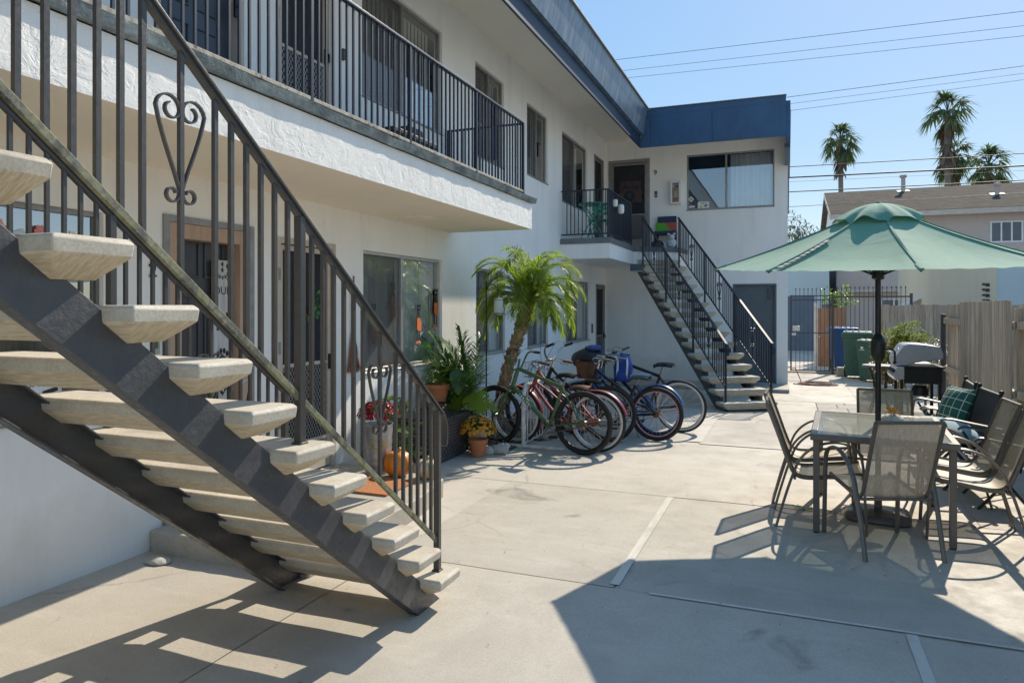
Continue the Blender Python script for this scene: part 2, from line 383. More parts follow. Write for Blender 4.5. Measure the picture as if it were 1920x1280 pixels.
K['soil'] = mat('planting_soil', (.07, .052, .038), .95, 0, .45, 18, 40, .02, 1., (.16, .12, .085))
K['rock'] = mat('pale_rock', (.42, .40, .36), .85, 0, .25, 9, 22, .015, .9)
K['terracotta'] = mat('terracotta', (.46, .175, .075), .75, 0, .1, 9, 60, .001, .3)
K['green1'] = leafmat('palm_leaf', (.10, .17, .03), (.30, .37, .07), .55, .3)
K['areca'] = leafmat('areca_leaf', (.03, .11, .04), (.10, .20, .05), .35, .33)
K['lime'] = leafmat('lime_leaf', (.10, .19, .03), (.24, .34, .07), .45)
K['deep'] = leafmat('deep_green_leaf', (.025, .08, .03), (.06, .15, .05), .3)
K['monstera'] = leafmat('monstera_leaf', (.16, .25, .03), (.22, .32, .05), .5)
K['stem'] = mat('green_stem', (.09, .12, .04), .6, 0, .2, 9)

# ------------------------------------------------------------------ camera, sun, sky
cam = bpy.data.cameras.new('camera'); co_ = bpy.data.objects.new('camera', cam); COL.objects.link(co_)
co_.location = (0, 0, 1.62); co_.rotation_euler = (radians(90), 0, math.atan(517/1310))
cam.sensor_width = 36; cam.lens = 36*1310/1920; cam.shift_y = -65/1920; cam.clip_end = 2000; cam.clip_start = .05
SC.camera = co_
AZ, EL = radians(15.5), radians(38.5)                                  # azimuth measured from +Y towards +X
sd = V((sin(AZ)*cos(EL), cos(AZ)*cos(EL), sin(EL)))
sl = bpy.data.lights.new('sun', 'SUN'); sl.energy = 2.1; sl.angle = radians(.53); sl.color = (1., .89, .73)
so = bpy.data.objects.new('sun', sl); COL.objects.link(so); so.rotation_euler = (-sd).to_track_quat('-Z', 'Y').to_euler(); so.location = (10, 30, 30)
w = bpy.data.worlds.new('World'); SC.world = w; w.use_nodes = True
bg = w.node_tree.nodes['Background']; sk = w.node_tree.nodes.new('ShaderNodeTexSky'); sk.sky_type = 'NISHITA'; sk.sun_disc = False
sk.sun_elevation = EL; sk.sun_rotation = AZ; sk.air_density = 1.; sk.dust_density = .2; sk.ozone_density = 1.2
gm = w.node_tree.nodes.new('ShaderNodeGamma'); gm.inputs[1].default_value = .22; hs_ = w.node_tree.nodes.new('ShaderNodeHueSaturation'); hs_.inputs['Saturation'].default_value = 3.3; hs_.inputs['Value'].default_value = 1.58
w.node_tree.links.new(sk.outputs[0], gm.inputs[0]); w.node_tree.links.new(gm.outputs[0], hs_.inputs['Color']); tnt = w.node_tree.nodes.new('ShaderNodeMix'); tnt.data_type = 'RGBA'; tnt.blend_type = 'MULTIPLY'; tnt.inputs[0].default_value = 1; tnt.inputs[7].default_value = (.84, .885, .955, 1)
w.node_tree.links.new(hs_.outputs[0], tnt.inputs[6]); w.node_tree.links.new(tnt.outputs[2], bg.inputs[0]); bg.inputs[1].default_value = .15
SC.view_settings.view_transform = 'Standard'; SC.view_settings.look = 'None'; SC.view_settings.exposure = 1.48; SC.view_settings.gamma = 1
SC.render.film_transparent = False
SC.cycles.max_bounces = 12; SC.cycles.diffuse_bounces = 7; SC.cycles.transparent_max_bounces = 16; SC.cycles.glossy_bounces = 4
SC.cycles.use_denoising = True

# ------------------------------------------------------------------ ground
def slope(v): return [(x, y, z+gz(y)) for x, y, z in v]
mb = MB(); ys = [-60, 3, 20, 34, 120, 900]
mb.grid(lambda u, v: (-900+1800*u, ys[round(v*5)], gz(ys[round(v*5)])-.03), 4, 5, False)
K['asphalt'] = mat('pale_yard_concrete', (.46, .43, .38), .85, 0, .15, 1.2, 60, .004, .5)
struct('ground', mb, K['asphalt'])
mb = MB(); g = .006
rows = [(-9, 1.0, [-3.98, -2.44, .57, 2.6]), (1.0, 3.995, [-3.98, -2.44, .57, 2.6]), (3.995, 6.15, [-3.98, -2.44, -.94, 2.6]), (6.15, 8.80, [-3.98, -2.45, 1.35, 2.6]),
        (8.80, 11.0, [-3.98, -1.02, 2.6]), (11.0, 13.7, [-3.98, -.5, .46, 2.6]), (13.7, 16.9, [-3.98, 1.2, 3.0]), (16.9, 20.2, [-.2, 1.2, 3.0])]
rnd = random.Random(3)
for y0, y1, xs in rows:
    for x0, x1 in zip(xs, xs[1:]):
        nx = max(2, int((x1-x0)/.25)); ny = max(2, int((y1-y0)/.25)); dz = rnd.uniform(-.002, .002)
        def fn(u, v, x0=x0, x1=x1, y0=y0, y1=y1, dz=dz):
            x = x0+g/2+(x1-x0-g)*u; y = y0+g/2+(y1-y0-g)*v
            if v in (0, 1): y += .002*sin(x*9)
            return (x, y, gz(y)+dz-(.004 if (u in (0, 1) or v in (0, 1)) else 0))
        mb.grid(fn, nx, ny)
struct('paving', mb, K['gnd'])
mb = MB()
def gstrip(mb, x0, x1, y0, y1, dz=.0035):
    mb.add([(x0, y0, gz(y0)+dz), (x1, y0, gz(y0)+dz), (x1, y1, gz(y1)+dz), (x0, y1, gz(y1)+dz)], [(0, 1, 2, 3)])
gstrip(mb, -.972, -.917, 4.03, 6.12); gstrip(mb, .545, .598, -3, 3.955); gstrip(mb, -.73, 2.5, 3.968, 3.992)
struct('joint_strip', mb, K['strip'])
mb = MB(); K['patch'] = concrete('new_patch', (.56, .53, .47), (.4, .35, .28), 0)
gstrip(mb, -1.16, -.98, 8.85, 10.9, .006); gstrip(mb, -1.0, .3, 8.74, 8.83, .006)
struct('concrete_patch', mb, K['patch'])
def _pavers():
    m, nt, b = nodes('pavers'); br = N(nt, 'ShaderNodeTexBrick'); br.inputs['Scale'].default_value = 1
    br.inputs['Brick Width'].default_value = .46; br.inputs['Row Height'].default_value = .46; br.inputs['Mortar Size'].default_value = .012; br.offset = .3
    br.inputs['Color1'].default_value = (.40, .37, .32, 1); br.inputs['Color2'].default_value = (.35, .33, .29, 1); br.inputs['Mortar'].default_value = (.09, .08, .06, 1)
    nt.links.new(objco(nt), br.inputs[0]); nt.links.new(mixc(nt, .35, br.outputs[0], ramp(nt, noise(nt, 6, 6, .7, objco(nt)), [(.3, .3), (.7, .8)]), 'OVERLAY'), b.inputs['Base Color']); b.inputs['Roughness'].default_value = .85
    bump(nt, b, br.outputs['Fac'], -.5, .01); return m
mb = MB(); gstrip(mb, .47, 2.3, 11.05, 13.65, .007); struct('paver_path', mb, _pavers())
mb = MB()                                                              # raised doorstep slab with a chipped edge
r2 = random.Random(5)
pts = [(-3.955, 3.44), (-3.6, 3.43), (-3.1, 3.445), (-2.66, 3.44), (-2.64, 4.2), (-2.68, 4.9), (-2.77, 5.40), (-3.2, 5.52), (-3.955, 5.62)]
P = []
for a, b in zip(pts, pts[1:]):
    for i in range(8): t = i/8; P.append((a[0]+(b[0]-a[0])*t+r2.uniform(-.006, .006), a[1]+(b[1]-a[1])*t+r2.uniform(-.006, .006)))
P.append(pts[-1])
mb.prism([(x, y, -.1) for x, y in P], (0, 0, .235))
struct('door_step', mb, K['step'], .012)
mb = MB(); mb.box(-3.955, .03, 14.9, 15.945, -.3, -.025); struct('wing_step', mb, K['step'], .015)
mb = MB()                                                              # planting bed along the facade
mb.grid(lambda u, v: (-3.955+.98*u, 7.36+2.4*v, gz(7.4+2.4*v)+.02+.05*sin(pi*u)*sin(pi*v)+.015*random.uniform(-1, 1)), 14, 60)
struct('planting_bed', mb, K['soil'])
mb = MB(); mb.box(-40, 40, 20.25, 20.45, -.6, gz(20)+.03); struct('alley_kerb', mb, K['step'])

# ------------------------------------------------------------------ apartment building
XW, YW = -3.96, 15.95
bld = thing('apartment_building', 'white stucco two-storey apartment building with navy roof edge and long upper balcony', 'apartment building', (-6, 8, 0))
def FW(u, z, d=0): return (XW-d, u, z)          # facade: u runs along Y, d goes inwards
def WG(u, z, d=0): return (u, YW+d, z)          # wing: u runs along X
def boxm(mb, F, u0, u1, z0, z1, d0, d1):        # a box given in wall coordinates
    a = F(u0, z0, d0); b = F(u1, z1, d1)
    return mb.box(min(a[0], b[0]), max(a[0], b[0]), min(a[1], b[1]), max(a[1], b[1]), min(a[2], b[2]), max(a[2], b[2]))
def wall_with_holes(F, u0, u1, z0, z1, holes, rev=.11):
    mb = MB(); us = sorted({u0, u1, *[h[0] for h in holes], *[h[1] for h in holes]}); zs = sorted({z0, z1, *[h[2] for h in holes], *[h[3] for h in holes]})
    for a, b in zip(us, us[1:]):
        for c, d in zip(zs, zs[1:]):
            m, n = (a+b)/2, (c+d)/2
            if any(h[0] < m < h[1] and h[2] < n < h[3] for h in holes): continue
            mb.add([F(a, c), F(b, c), F(b, d), F(a, d)], [(0, 1, 2, 3)])
    for a, b, c, d in holes:
        for p, q in (((a, c), (b, c)), ((b, c), (b, d)), ((b, d), (a, d)), ((a, d), (a, c))):
            mb.add([F(*p), F(*q), F(*q, rev), F(*p, rev)], [(0, 1, 2, 3)])
    return mb
# openings: (u0, u1, z0, z1)
FWIN = {'g1': (1.35, 3.11, .98, 2.205), 'g2': (5.97, 7.69, .955, 2.19), 'g3': (8.70, 9.75, .955, 2.15), 'g4': (10.72, 11.79, .95, 2.15), 'g5': (12.85, 14.55, .92, 2.14),
        'u2': (5.95, 7.69, 3.74, 4.99), 'u3': (8.67, 9.71, 3.69, 4.97), 'u4': (10.70, 11.76, 3.79, 4.96), 'u5': (12.61, 14.38, 3.62, 4.94), 'u1': (.9, 2.6, 3.74, 4.99)}
FDOOR = {'d2': (3.60, 4.37, .135, 2.205), 'd3': (4.69, 5.50, .135, 2.205), 'd4': (15.09, 15.90, -.02, 2.13), 'ua': (3.48, 4.31, 2.94, 5.0), 'ub': (4.68, 5.44, 2.94, 5.0), 'uc': (14.95, 15.77, 2.9, 4.98)}
part(bld, 'facade_wall', wall_with_holes(FW, -8, YW, -.3, 5.45, list(FWIN.values())+list(FDOOR.values())), K['wall'])
WWIN = (-2.10, -.265, 3.775, 5.0); WD9 = (-3.88, -2.92, 2.9, 5.0); WDL = (-1.115, -.222, -.02, 2.115)
part(bld, 'wing_wall', wall_with_holes(WG, XW, 0, -.3, 5.45, [WWIN, WD9, WDL]), K['wall'])
mb = MB()
mb.add([(0, YW, -.4), (0, 20.9, -.4), (0, 20.9, 5.45), (0, YW, 5.45)], [(0, 1, 2, 3)])
mb.add([(0, 20.9, -.4), (-12, 20.9, -.4), (-12, 20.9, 5.45), (0, 20.9, 5.45)], [(0, 1, 2, 3)])
mb.add([(-12, 20.9, -.4), (-12, -8, -.4), (-12, -8, 5.45), (-12, 20.9, 5.45)], [(0, 1, 2, 3)])
mb.add([(-12, -8, -.4), (XW, -8, -.4), (XW, -8, 5.45), (-12, -8, 5.45)], [(0, 1, 2, 3)])
part(bld, 'outer_wall', mb, K['wall'])
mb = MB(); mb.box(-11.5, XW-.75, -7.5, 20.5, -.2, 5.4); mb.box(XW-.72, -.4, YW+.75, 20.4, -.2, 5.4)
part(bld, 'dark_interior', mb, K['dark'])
# eaves: soffit, navy fascia with a leaning upper face, roof deck
mb = MB(); mb.add([(-12, -8, 5.45), (-2.8, -8, 5.45), (-2.8, 14.6, 5.45), (0.06, 14.6, 5.45), (.06, 21, 5.45), (-12, 21, 5.45)], [(0, 1, 2, 3, 4, 5)])
part(bld, 'soffit', mb, K['eave'])
YF = 14.6
mb = MB(); mb.add([(-2.80, -8, 5.20), (-2.80, YF, 5.20), (-2.70, YF-.12, 5.70), (-2.70, -8, 5.70)], [(0, 1, 2, 3)])
mb.add([(-2.70, -8, 5.70), (-2.70, YF-.12, 5.70), (-2.86, YF+.05, 5.70), (-2.86, -8, 5.70)], [(0, 1, 2, 3)])
mb.add([(-2.98, -8, 5.20), (-2.98, YF, 5.20), (-2.80, YF, 5.20), (-2.80, -8, 5.20)], [(0, 1, 2, 3)])
part(bld, 'fascia_board', mb, K['fadednavy'])
mb = MB(); mb.box(-2.90, -2.868, -8, YF+.02, 4.955, 5.199); part(bld, 'fascia_drip_board', mb, K['navylow'])
mb = MB(); mb.prism([(-2.885, YF, 4.95), (-2.885, YF+.05, 4.95), (-2.76, YF-.07, 5.695), (-2.76, YF-.12, 5.695)], (2.80, 0, 0))
mb.v = [(x if x < -1 else -.03, y, z) for x, y, z in mb.v]
mb.box(-.03, .05, YF-.02, YF+.9, 4.92, 5.62); mb.box(-.03, .03, YF+.9, 20.9, 5.0, 5.6)
wfb = part(bld, 'wing_fascia_board', mb, K['navy'])
sl_ = lambda z, d: YF-.12*(z-4.95)/.745-d
mb = MB(); mb.add([(-2.74, sl_(5.57, .004), 5.57), (-.032, sl_(5.57, .004), 5.57), (-.032, sl_(5.69, .008), 5.69), (-2.76, sl_(5.69, .008), 5.69), (-2.74, sl_(5.57, -.01), 5.57), (-.032, sl_(5.57, -.01), 5.57)], [(0, 1, 2, 3), (4, 5, 1, 0)])
part(wfb, 'cap_strip', mb, K['navy'])
for x in (-2.66, -1.42): part(wfb, 'board_joint', MB().add([(x, sl_(4.96, .003), 4.96), (x+.012, sl_(4.96, .003), 4.96), (x+.012, sl_(5.565, .003), 5.565), (x, sl_(5.565, .003), 5.565)], [(0, 1, 2, 3)]), K['navylow'])
K['eavegrey'] = mat('grey_eave_side', (.16, .19, .21), .6)
mb = MB(); mb.box(-.06, .045, YF+.9, 17.6, 4.62, 4.995); mb.box(-.03, .03, 17.6, 20.9, 4.2, 4.995); part(bld, 'rake_board', mb, K['eavegrey'])
K['roof'] = mat('roof_gravel', (.36, .35, .33), .9, 0, .2, 9)
mb = MB(); mb.add([(-12, -8, 5.62), (-2.86, -8, 5.66), (-2.86, YF+.05, 5.66), (-.03, YF+.05, 5.66), (-.03, 21, 5.62), (-12, 21, 5.62)], [(0, 1, 2, 3, 4, 5)])
part(bld, 'roof', mb, K['roof'])
mb = MB(); mb.box(-2.725, -2.665, -8, YF-.1, 5.70, 5.73); mb.box(-2.665, -.02, YF-.15, YF-.05, 5.70, 5.718); part(bld, 'roof_edge_metal', mb, K['eavegrey'], .006)

# windows -----------------------------------------------------------
def window(F, o, split=.5, screen=0, left='curtain', right='curtain', cl=None, cr=None, fr='bronze', glass='glass', sill=True, blinds=False, cd=.17):
    u0, u1, z0, z1 = o; um = u0+(u1-u0)*split; b = .032
    mb = MB(); d0, d1 = .035, .085
    boxm(mb, F, u0, u1, z1-b, z1, d0, d1); boxm(mb, F, u0, u1, z0, z0+b, d0, d1)
    boxm(mb, F, u0, u0+b, z0+b, z1-b, d0, d1); boxm(mb, F, u1-b, u1, z0+b, z1-b, d0, d1); boxm(mb, F, um-.022, um+.022, z0+b, z1-b, d0-.008, d1)
    root = part(bld, 'window', MB().add([F(u0, z0, .108), F(u1, z0, .108), F(u1, z0, .109)], [(0, 1, 2)]), K[fr])
    part(root, 'window_frame', mb, K[fr], .003)
    mb = MB()
    for a, c, d in ((u0+b, um-.022, .07), (um+.022, u1-b, .058)):
        mb.add([F(a, z0+b, d), F(c, z0+b, d), F(c, z1-b, d), F(a, z1-b, d)], [(0, 1, 2, 3)])
    part(root, 'pane', mb, K[glass])
    if screen:
        mb = MB(); a, c = (u0+b, um-.022) if screen == 1 else (um+.022, u1-b)
        mb.add([F(a, z0+b, .05), F(c, z0+b, .05), F(c, z1-b, .05), F(a, z1-b, .05)], [(0, 1, 2, 3)]); part(root, 'insect_screen', mb, K['scr'])
    for nm, a, c, cov in ((left, u0, um, cl), (right, um, u1, cr)):
        if not nm: continue
        a2, c2 = (a, c) if not cov else (a+(c-a)*cov[0], a+(c-a)*cov[1])
        n = max(6, int((c2-a2)/.018)); ph = random.uniform(0, 6)
        mb = MB()
        if nm == 'blind':
            k = int((c2-a2)/.085)
            for i in range(k):
                x0 = a2+.01+i*.085
                mb.add([F(x0, z0+.03, .165), F(x0+.084, z0+.03, .18), F(x0+.084, z1-.03, .18), F(x0, z1-.03, .165)], [(0, 1, 2, 3)])
        else:
            mb.grid(lambda s, t: F(a2+(c2-a2)*s, z0+.02+(z1-z0-.05)*t, cd+.022*sin((a2+(c2-a2)*s)*62+ph+.8*sin(s*9))+.008*sin(s*23)), n, 3)
        part(root, 'blind' if nm == 'blind' else 'curtain', mb, K[nm])
    if sill:
        mb = MB(); boxm(mb, F, u0-.01, u1+.01, z0-.018, z0-.002, -.018, .06); part(root, 'window_sill', mb, K['alu' if sill == 2 else fr], .004)
    return root
window(FW, FWIN['g1'], .42, 0, 'curtaindark', 'curtaindark', (0, 1), (0, .86), glass='glassbright')
window(FW, FWIN['g2'], .47, 1, 'curtain', 'curtain', fr='alu', sill=2, cd=.145)
window(FW, FWIN['g3'], .45, 1, 'curtaindark', 'curtain')
window(FW, FWIN['g4'], .5, 1, 'curtain', 'curtainblue')
window(FW, FWIN['g5'], .5, 1, 'curtaindark', 'curtain')
window(FW, FWIN['u1'], .5, 1, 'blind', 'blind')
window(FW, FWIN['u2'], .48, 1, 'blind', 'blind', glass='glass')
window(FW, FWIN['u3'], .5, 1, 'curtaindark', 'blind')
window(FW, FWIN['u4'], .5, 1, 'curtaindark', 'blind', None, (.15, .6))
window(FW, FWIN['u5'], .5, 1, 'curtaindark', 'curtain', None, (.35, .62))
window(WG, WWIN, .46, 0, None, 'curtainblue', None, (.08, .97))

# doors -------------------------------------------------------------
def lattice_mb(F, u0, u1, z0, z1, d, pu=.036, pz=.062, t=.004):
    mb = MB(); W, H = u1-u0, z1-z0
    def seg(p, q):
        dx, dz = q[0]-p[0], q[1]-p[1]; L = hypot(dx, dz)
        if L < .004: return
        nx, nz = -dz/L*t/2, dx/L*t/2
        mb.add([F(p[0]+nx, p[1]+nz, d), F(q[0]+nx, q[1]+nz, d), F(q[0]-nx, q[1]-nz, d), F(p[0]-nx, p[1]-nz, d)], [(0, 1, 2, 3)])
    k = pz/pu; n = int((W+H/k)/pu)+2
    for i in range(n):
        c = -H/k+i*pu
        a0, a1 = max(0, c), min(W, c+H/k)
        if a1 > a0:
            seg((u0+a0, z0+(a0-c)*k), (u0+a1, z0+(a1-c)*k)); seg((u1-a0, z0+(a0-c)*k), (u1-a1, z0+(a1-c)*k))
    return mb
def door(F, o, frame, leaf, screen=True, fw=.055, handle=1, lat=None, kick=None, label=None, panels=True):
    u0, u1, z0, z1 = o
    mb = MB(); boxm(mb, F, u0, u0+fw, z0, z1, -.012, .10); boxm(mb, F, u1-fw, u1, z0, z1, -.012, .10); boxm(mb, F, u0+fw, u1-fw, z1-fw, z1, -.012, .10)
    mb2 = MB(); boxm(mb2, F, u0+fw, u1-fw, z0, z1-fw, .10, .14)
    root = part(bld, 'door', mb2, K[leaf], label=label)
    part(root, 'door_frame', mb, K[frame], .004)
    a, c = u0+fw, u1-fw; w_ = c-a
    if panels:
        mb = MB()
        for col in (0, 1):
            x0 = a+w_*(.12+.42*col); x1 = x0+w_*.34
            for p, q in ((.08, .36), (.42, .76), (.82, .95)):
                zz0, zz1 = z0+(z1-z0)*p, z0+(z1-z0)*q; e = .016
                boxm(mb, F, x0, x1, zz0, zz0+e, .088, .102); boxm(mb, F, x0, x1, zz1-e, zz1, .088, .102)
                boxm(mb, F, x0, x0+e, zz0+e, zz1-e, .088, .102); boxm(mb, F, x1-e, x1, zz0+e, zz1-e, .088, .102)
        part(root, 'panel_moulding', mb, K[leaf], .004)
    if screen:
        s = .045; zl = lat[1] if lat else z0+.1
        mb = MB(); boxm(mb, F, a+.003, a+s, z0+.02, z1-fw-.01, .012, .045); boxm(mb, F, c-s, c-.003, z0+.02, z1-fw-.01, .012, .045)
        boxm(mb, F, a+s, c-s, z1-fw-.01-s, z1-fw-.01, .012, .045); boxm(mb, F, a+s, c-s, z0+.02, z0+.02+s*2, .012, .045)
        if lat: boxm(mb, F, a+s, c-s, lat[1], lat[1]+.03, .012, .045); boxm(mb, F, a+s, c-s, lat[0]-.03, lat[0], .012, .045)
        part(root, 'screen_frame', mb, K[frame], .003)
        mb = MB(); mb.add([F(a+s, z0+.1, .03), F(c-s, z0+.1, .03), F(c-s, z1-fw-s, .03), F(a+s, z1-fw-s, .03)], [(0, 1, 2, 3)]); part(root, 'door_screen', mb, K['scrdark'])
        if lat: part(root, 'lattice_grille', lattice_mb(F, a+s, c-s, lat[0], lat[1], .02), K['lattice'])
        if kick:
            mb = MB(); boxm(mb, F, a+s, c-s, kick[0], kick[1], .02, .04); part(root, 'kick_panel', mb, K[frame], .003)
    if handle:
        hu = c-.03 if handle == 1 else a+.03; hz = z0+.98
        mb = MB(); boxm(mb, F, hu-.014, hu+.014, hz-.07, hz+.07, -.012, .012); boxm(mb, F, hu-.008, hu+.008, hz-.06, hz+.02, -.045, -.03); boxm(mb, F, hu-.008, hu+.008, hz, hz+.02, -.03, -.012)
        part(root, 'handle', mb, K['black'], .004)
    hu = u0+fw/2 if handle == 1 else u1-fw/2
    for hz in (.25, .55, .85):
        mb = MB(); boxm(mb, F, hu-.012, hu+.012, z0+(z1-z0)*hz-.05, z0+(z1-z0)*hz+.05, -.018, -.011); part(root, 'hinge', mb, K['bronze'])
    return root
d2 = door(FW, FDOOR['d2'], 'tanframe', 'greydoor', False, .105, 0, label='dark grey door in a wide salmon brown wooden frame')
mb = MB(); e = .03
for a, b, c, d in ((3.55, 3.60, .135, 2.255), (4.37, 4.42, .135, 2.255), (3.60, 4.37, 2.207, 2.255)): boxm(mb, FW, a, b, c, d, -.014, .02)
part(d2, 'door_trim', mb, K['bronze'], .003)
d3 = door(FW, FDOOR['d3'], 'creamframe', 'bluedoor', True, .05, 1, (.44, 1.10), (.2, .40), label='slate door behind a screen door with a diamond lattice panel')
door(FW, FDOOR['d4'], 'bronze', 'greydoor', True, .05, 1, (.42, .95))
door(FW, FDOOR['ua'], 'creamframe', 'bluedoor', False, .05, 1)
door(FW, FDOOR['ub'], 'creamframe', 'bluedoor', True, .05, 1, (2.99, 3.82), None)
door(FW, FDOOR['uc'], 'bronze', 'greydoor', True, .05, 1, (3.1, 3.8))
d9 = door(WG, WD9, 'bronze', 'bluedoor', True, .075, 2, (3.17, 3.72), (2.96, 3.14), label='screen door in a grey brown frame with lattice below')
mb = MB(); u0, u1, z0, z1 = WDL; boxm(mb, WG, u0+.04, u1-.04, z0, z1-.04, .05, .08)
dl = part(bld, 'utility_door', mb, K['slatedoor'])
mb = MB(); boxm(mb, WG, u0, u0+.04, z0, z1, -.01, .08); boxm(mb, WG, u1-.04, u1, z0, z1, -.01, .08); boxm(mb, WG, u0+.04, u1-.04, z1-.04, z1, -.01, .08); part(dl, 'door_frame', mb, K['slatedoor'], .003)
mb = MB(); boxm(mb, WG, -.40, -.29, 1.80, 2.0, .02, .05); part(dl, 'latch_plate', mb, K['charcoal'], .003)
# house numbers, door bells, vents
def number(s, M, size=.13):
    return lettering(bld, s, size, M, K['ink'], 'house_number', .006)
number('2', facing((XW+.008, 3.467, 1.86), (1, 0, 0))); number('3', facing((XW+.008, 5.66, 1.83), (1, 0, 0))); number('9', facing((-2.79, YW-.008, 4.66), (0, -1, 0)), .15)
for u, z in ((3.488, 1.375),):
    mb = MB(); boxm(mb, FW, u-.038, u+.038, z-.075, z+.075, -.008, .01); p = part(bld, 'door_bell', mb, K['steel'], .003)
    mb = MB(); boxm(mb, FW, u-.014, u+.014, z-.035, z+.01, -.016, -.007); part(p, 'bell_button', mb, K['stem'])
mb = MB(); boxm(mb, WG, -2.81, -2.75, 4.1, 4.24, -.02, .01); p = part(bld, 'door_bell', mb, K['charcoal'], .004)
mb = MB(); boxm(mb, WG, -2.795, -2.765, 4.13, 4.16, -.026, -.019); part(p, 'bell_button', mb, K['steel'])
mb = MB(); mb.box(XW, XW+.03, 5.60, 5.625, 3.97, 4.08); part(bld, 'door_bell', mb, K['charcoal'], .003)
mb = MB(); mb.box(XW-.01, XW+.05, 12.05, 12.5, 1.22, 2.15); part(bld, 'meter_cabinet', mb, K['wall'], .006)
mb = MB(); mb.box(XW-.01, XW+.035, 12.62, 12.78, 1.3, 2.0); part(bld, 'meter_cabinet', mb, K['wall'], .006)
mb = MB(); mb.box(XW-.01, XW+.02, 14.72, 14.8, 1.05, 1.25); part(bld, 'intercom_box', mb, K['charcoal'], .003)

# long balcony ------------------------------------------------------
XB, YB = -2.87, 7.925
mb = MB()
def bal(u, v):
    return None
mb.add([(XB, -8, 2.553), (XB, YB, 2.553), (XW, YB, 2.553), (XW, -8, 2.553)], [(0, 3, 2, 1)])
bc = part(bld, 'balcony_ceiling', mb, K['soffit'])
mb = MB(); mb.add([(XB, -8, 2.553), (XB, YB, 2.553), (XB, YB, 2.86), (XB, -8, 2.86)], [(0, 1, 2, 3)])
mb.add([(XB, YB, 2.553), (XW, YB, 2.553), (XW, YB, 2.86), (XB, YB, 2.86)], [(0, 1, 2, 3)])
bf = part(bld, 'balcony_fascia', mb, K['fascia_stucco'])
mb = MB(); n = 260                                                     # bent sheet metal drip edge with a ragged lower lip
r3 = random.Random(11); kz = [r3.uniform(-1, 1) for _ in range(n+1)]
vs = []
for i in range(n+1):
    y = -8+(YB+.05+8)*i/n; k = sum(kz[max(0, i-2):i+3])/3; q = .004*kz[i]
    vs += [(XB+.033+.010*k, y, 2.864+.010*k+q), (XB+.050+.008*k, y, 2.925+.006*k), (XB-.04, y, 2.935), (XB+.002, y, 2.867)]
mb.add(vs, [(i*4+a, i*4+4+a, i*4+4+(a+1) % 4, i*4+(a+1) % 4) for i in range(n) for a in (0, 1, 3)]+[(n*4, n*4+1, n*4+2, n*4+3)])
mb.box(XW, XB+.03, YB-.03, YB+.035, 2.866, 2.928)
part(bf, 'metal_drip_edge', mb, K['drip'])
mb = MB(); mb.box(XW, XB-.03, -8, YB-.03, 2.87, 2.925); part(bf, 'deck', mb, K['greydeck'])
mb = MB(); mb.box(-3.75, -3.45, 6.30, 6.62, 2.544, 2.5535)
for i in range(6): mb.bar((-3.73+.05*i, 6.32, 2.541), (-3.73+.05*i, 6.6, 2.541), .02, .006)
part(bc, 'ceiling_vent', mb, K['soffit'])

def scroll_mb(c, e, h, w, wd=.014, th=.006):                            # wrought heart: two strips with curled ends, c = centre, e = along the rail
    c, e, z = V(c), V(e).normalized(), V((0, 0, 1)); nrm = e.cross(z)
    mb = MB(); cy = h*.5-w*.25
    for sgn in (-1, 1):
        sp = []
        for i in range(22):
            t = i/21; ang = radians(430)*t; rr = w*.24*(1-.60*t)
            sp.append((w*(.26-.06*min(1, t*2))+rr*cos(ang), cy+rr*sin(ang)))
        pts = sp[::-1]; out = pts[-1]; low = (w*.035, -h*.5+w*.26)
        for i in range(1, 9):
            t = i/8; pts.append((out[0]+(low[0]-out[0])*t+w*.05*sin(pi*t)*(1-t), out[1]+(low[1]-out[1])*t))
        for i in range(0, 15):
            t = i/14; ang = pi+radians(345)*t; rr = w*(.145-.065*t)
            pts.append((w*.18+rr*cos(ang), -h*.5+w*.15+rr*sin(ang)))
        mb.tube([c+e*(sgn*x)+z*y for x, y in pts], 1, 4, flat=(wd*.7, th*.7), ref=nrm)
    return mb
def railing(parent, name, p0, p1, h, posts, nb, bar=.015, post=.032, mat_='navyiron', scrolls=(), low=.09, topw=.045, bottom_mat=None, end_curl=False, extra=None):
    """p0, p1: base line on the deck or tread line; h = height of the rail; posts = fractions; nb = bars per bay."""
    p0, p1 = V(p0), V(p1); d = p1-p0; Z = V((0, 0, 1))
    root = part(parent, name, MB().bar(p0+Z*h, p1+Z*h, topw, .022), K[mat_], .004)
    part(root, 'bottom_rail', MB().bar(p0+Z*low, p1+Z*low, .026, .026), K[bottom_mat or mat_], .003)
    dv = V((d.x, d.y, 0)).normalized()
    for t in posts: part(root, 'post', MB().bar(p0+d*t-Z*.0, p0+d*t+Z*(h-.01), post, post, up=dv), K[mat_], .003)
    for a, b in zip(posts, posts[1:]):
        L = (b-a)*d.length; sc = [s for s in scrolls if a < s < b]
        for i in range(1, nb):
            t = a+(b-a)*i/nb
            if sc and abs(t-sc[0])*d.length < .13 and abs(t-sc[0]) > 1e-3: continue
            part(root, 'baluster', MB().bar(p0+d*t+Z*low, p0+d*t+Z*(h-.008), bar, bar, up=dv), K[mat_])
        for s in sc:
            part(root, 'baluster', MB().bar(p0+d*s+Z*low, p0+d*s+Z*(h-.008), bar, bar, up=dv), K[mat_])
            part(root, 'scroll', scroll_mb(p0+d*s+Z*(h*.5+.11), dv, .34, .19), K[mat_])
    return root

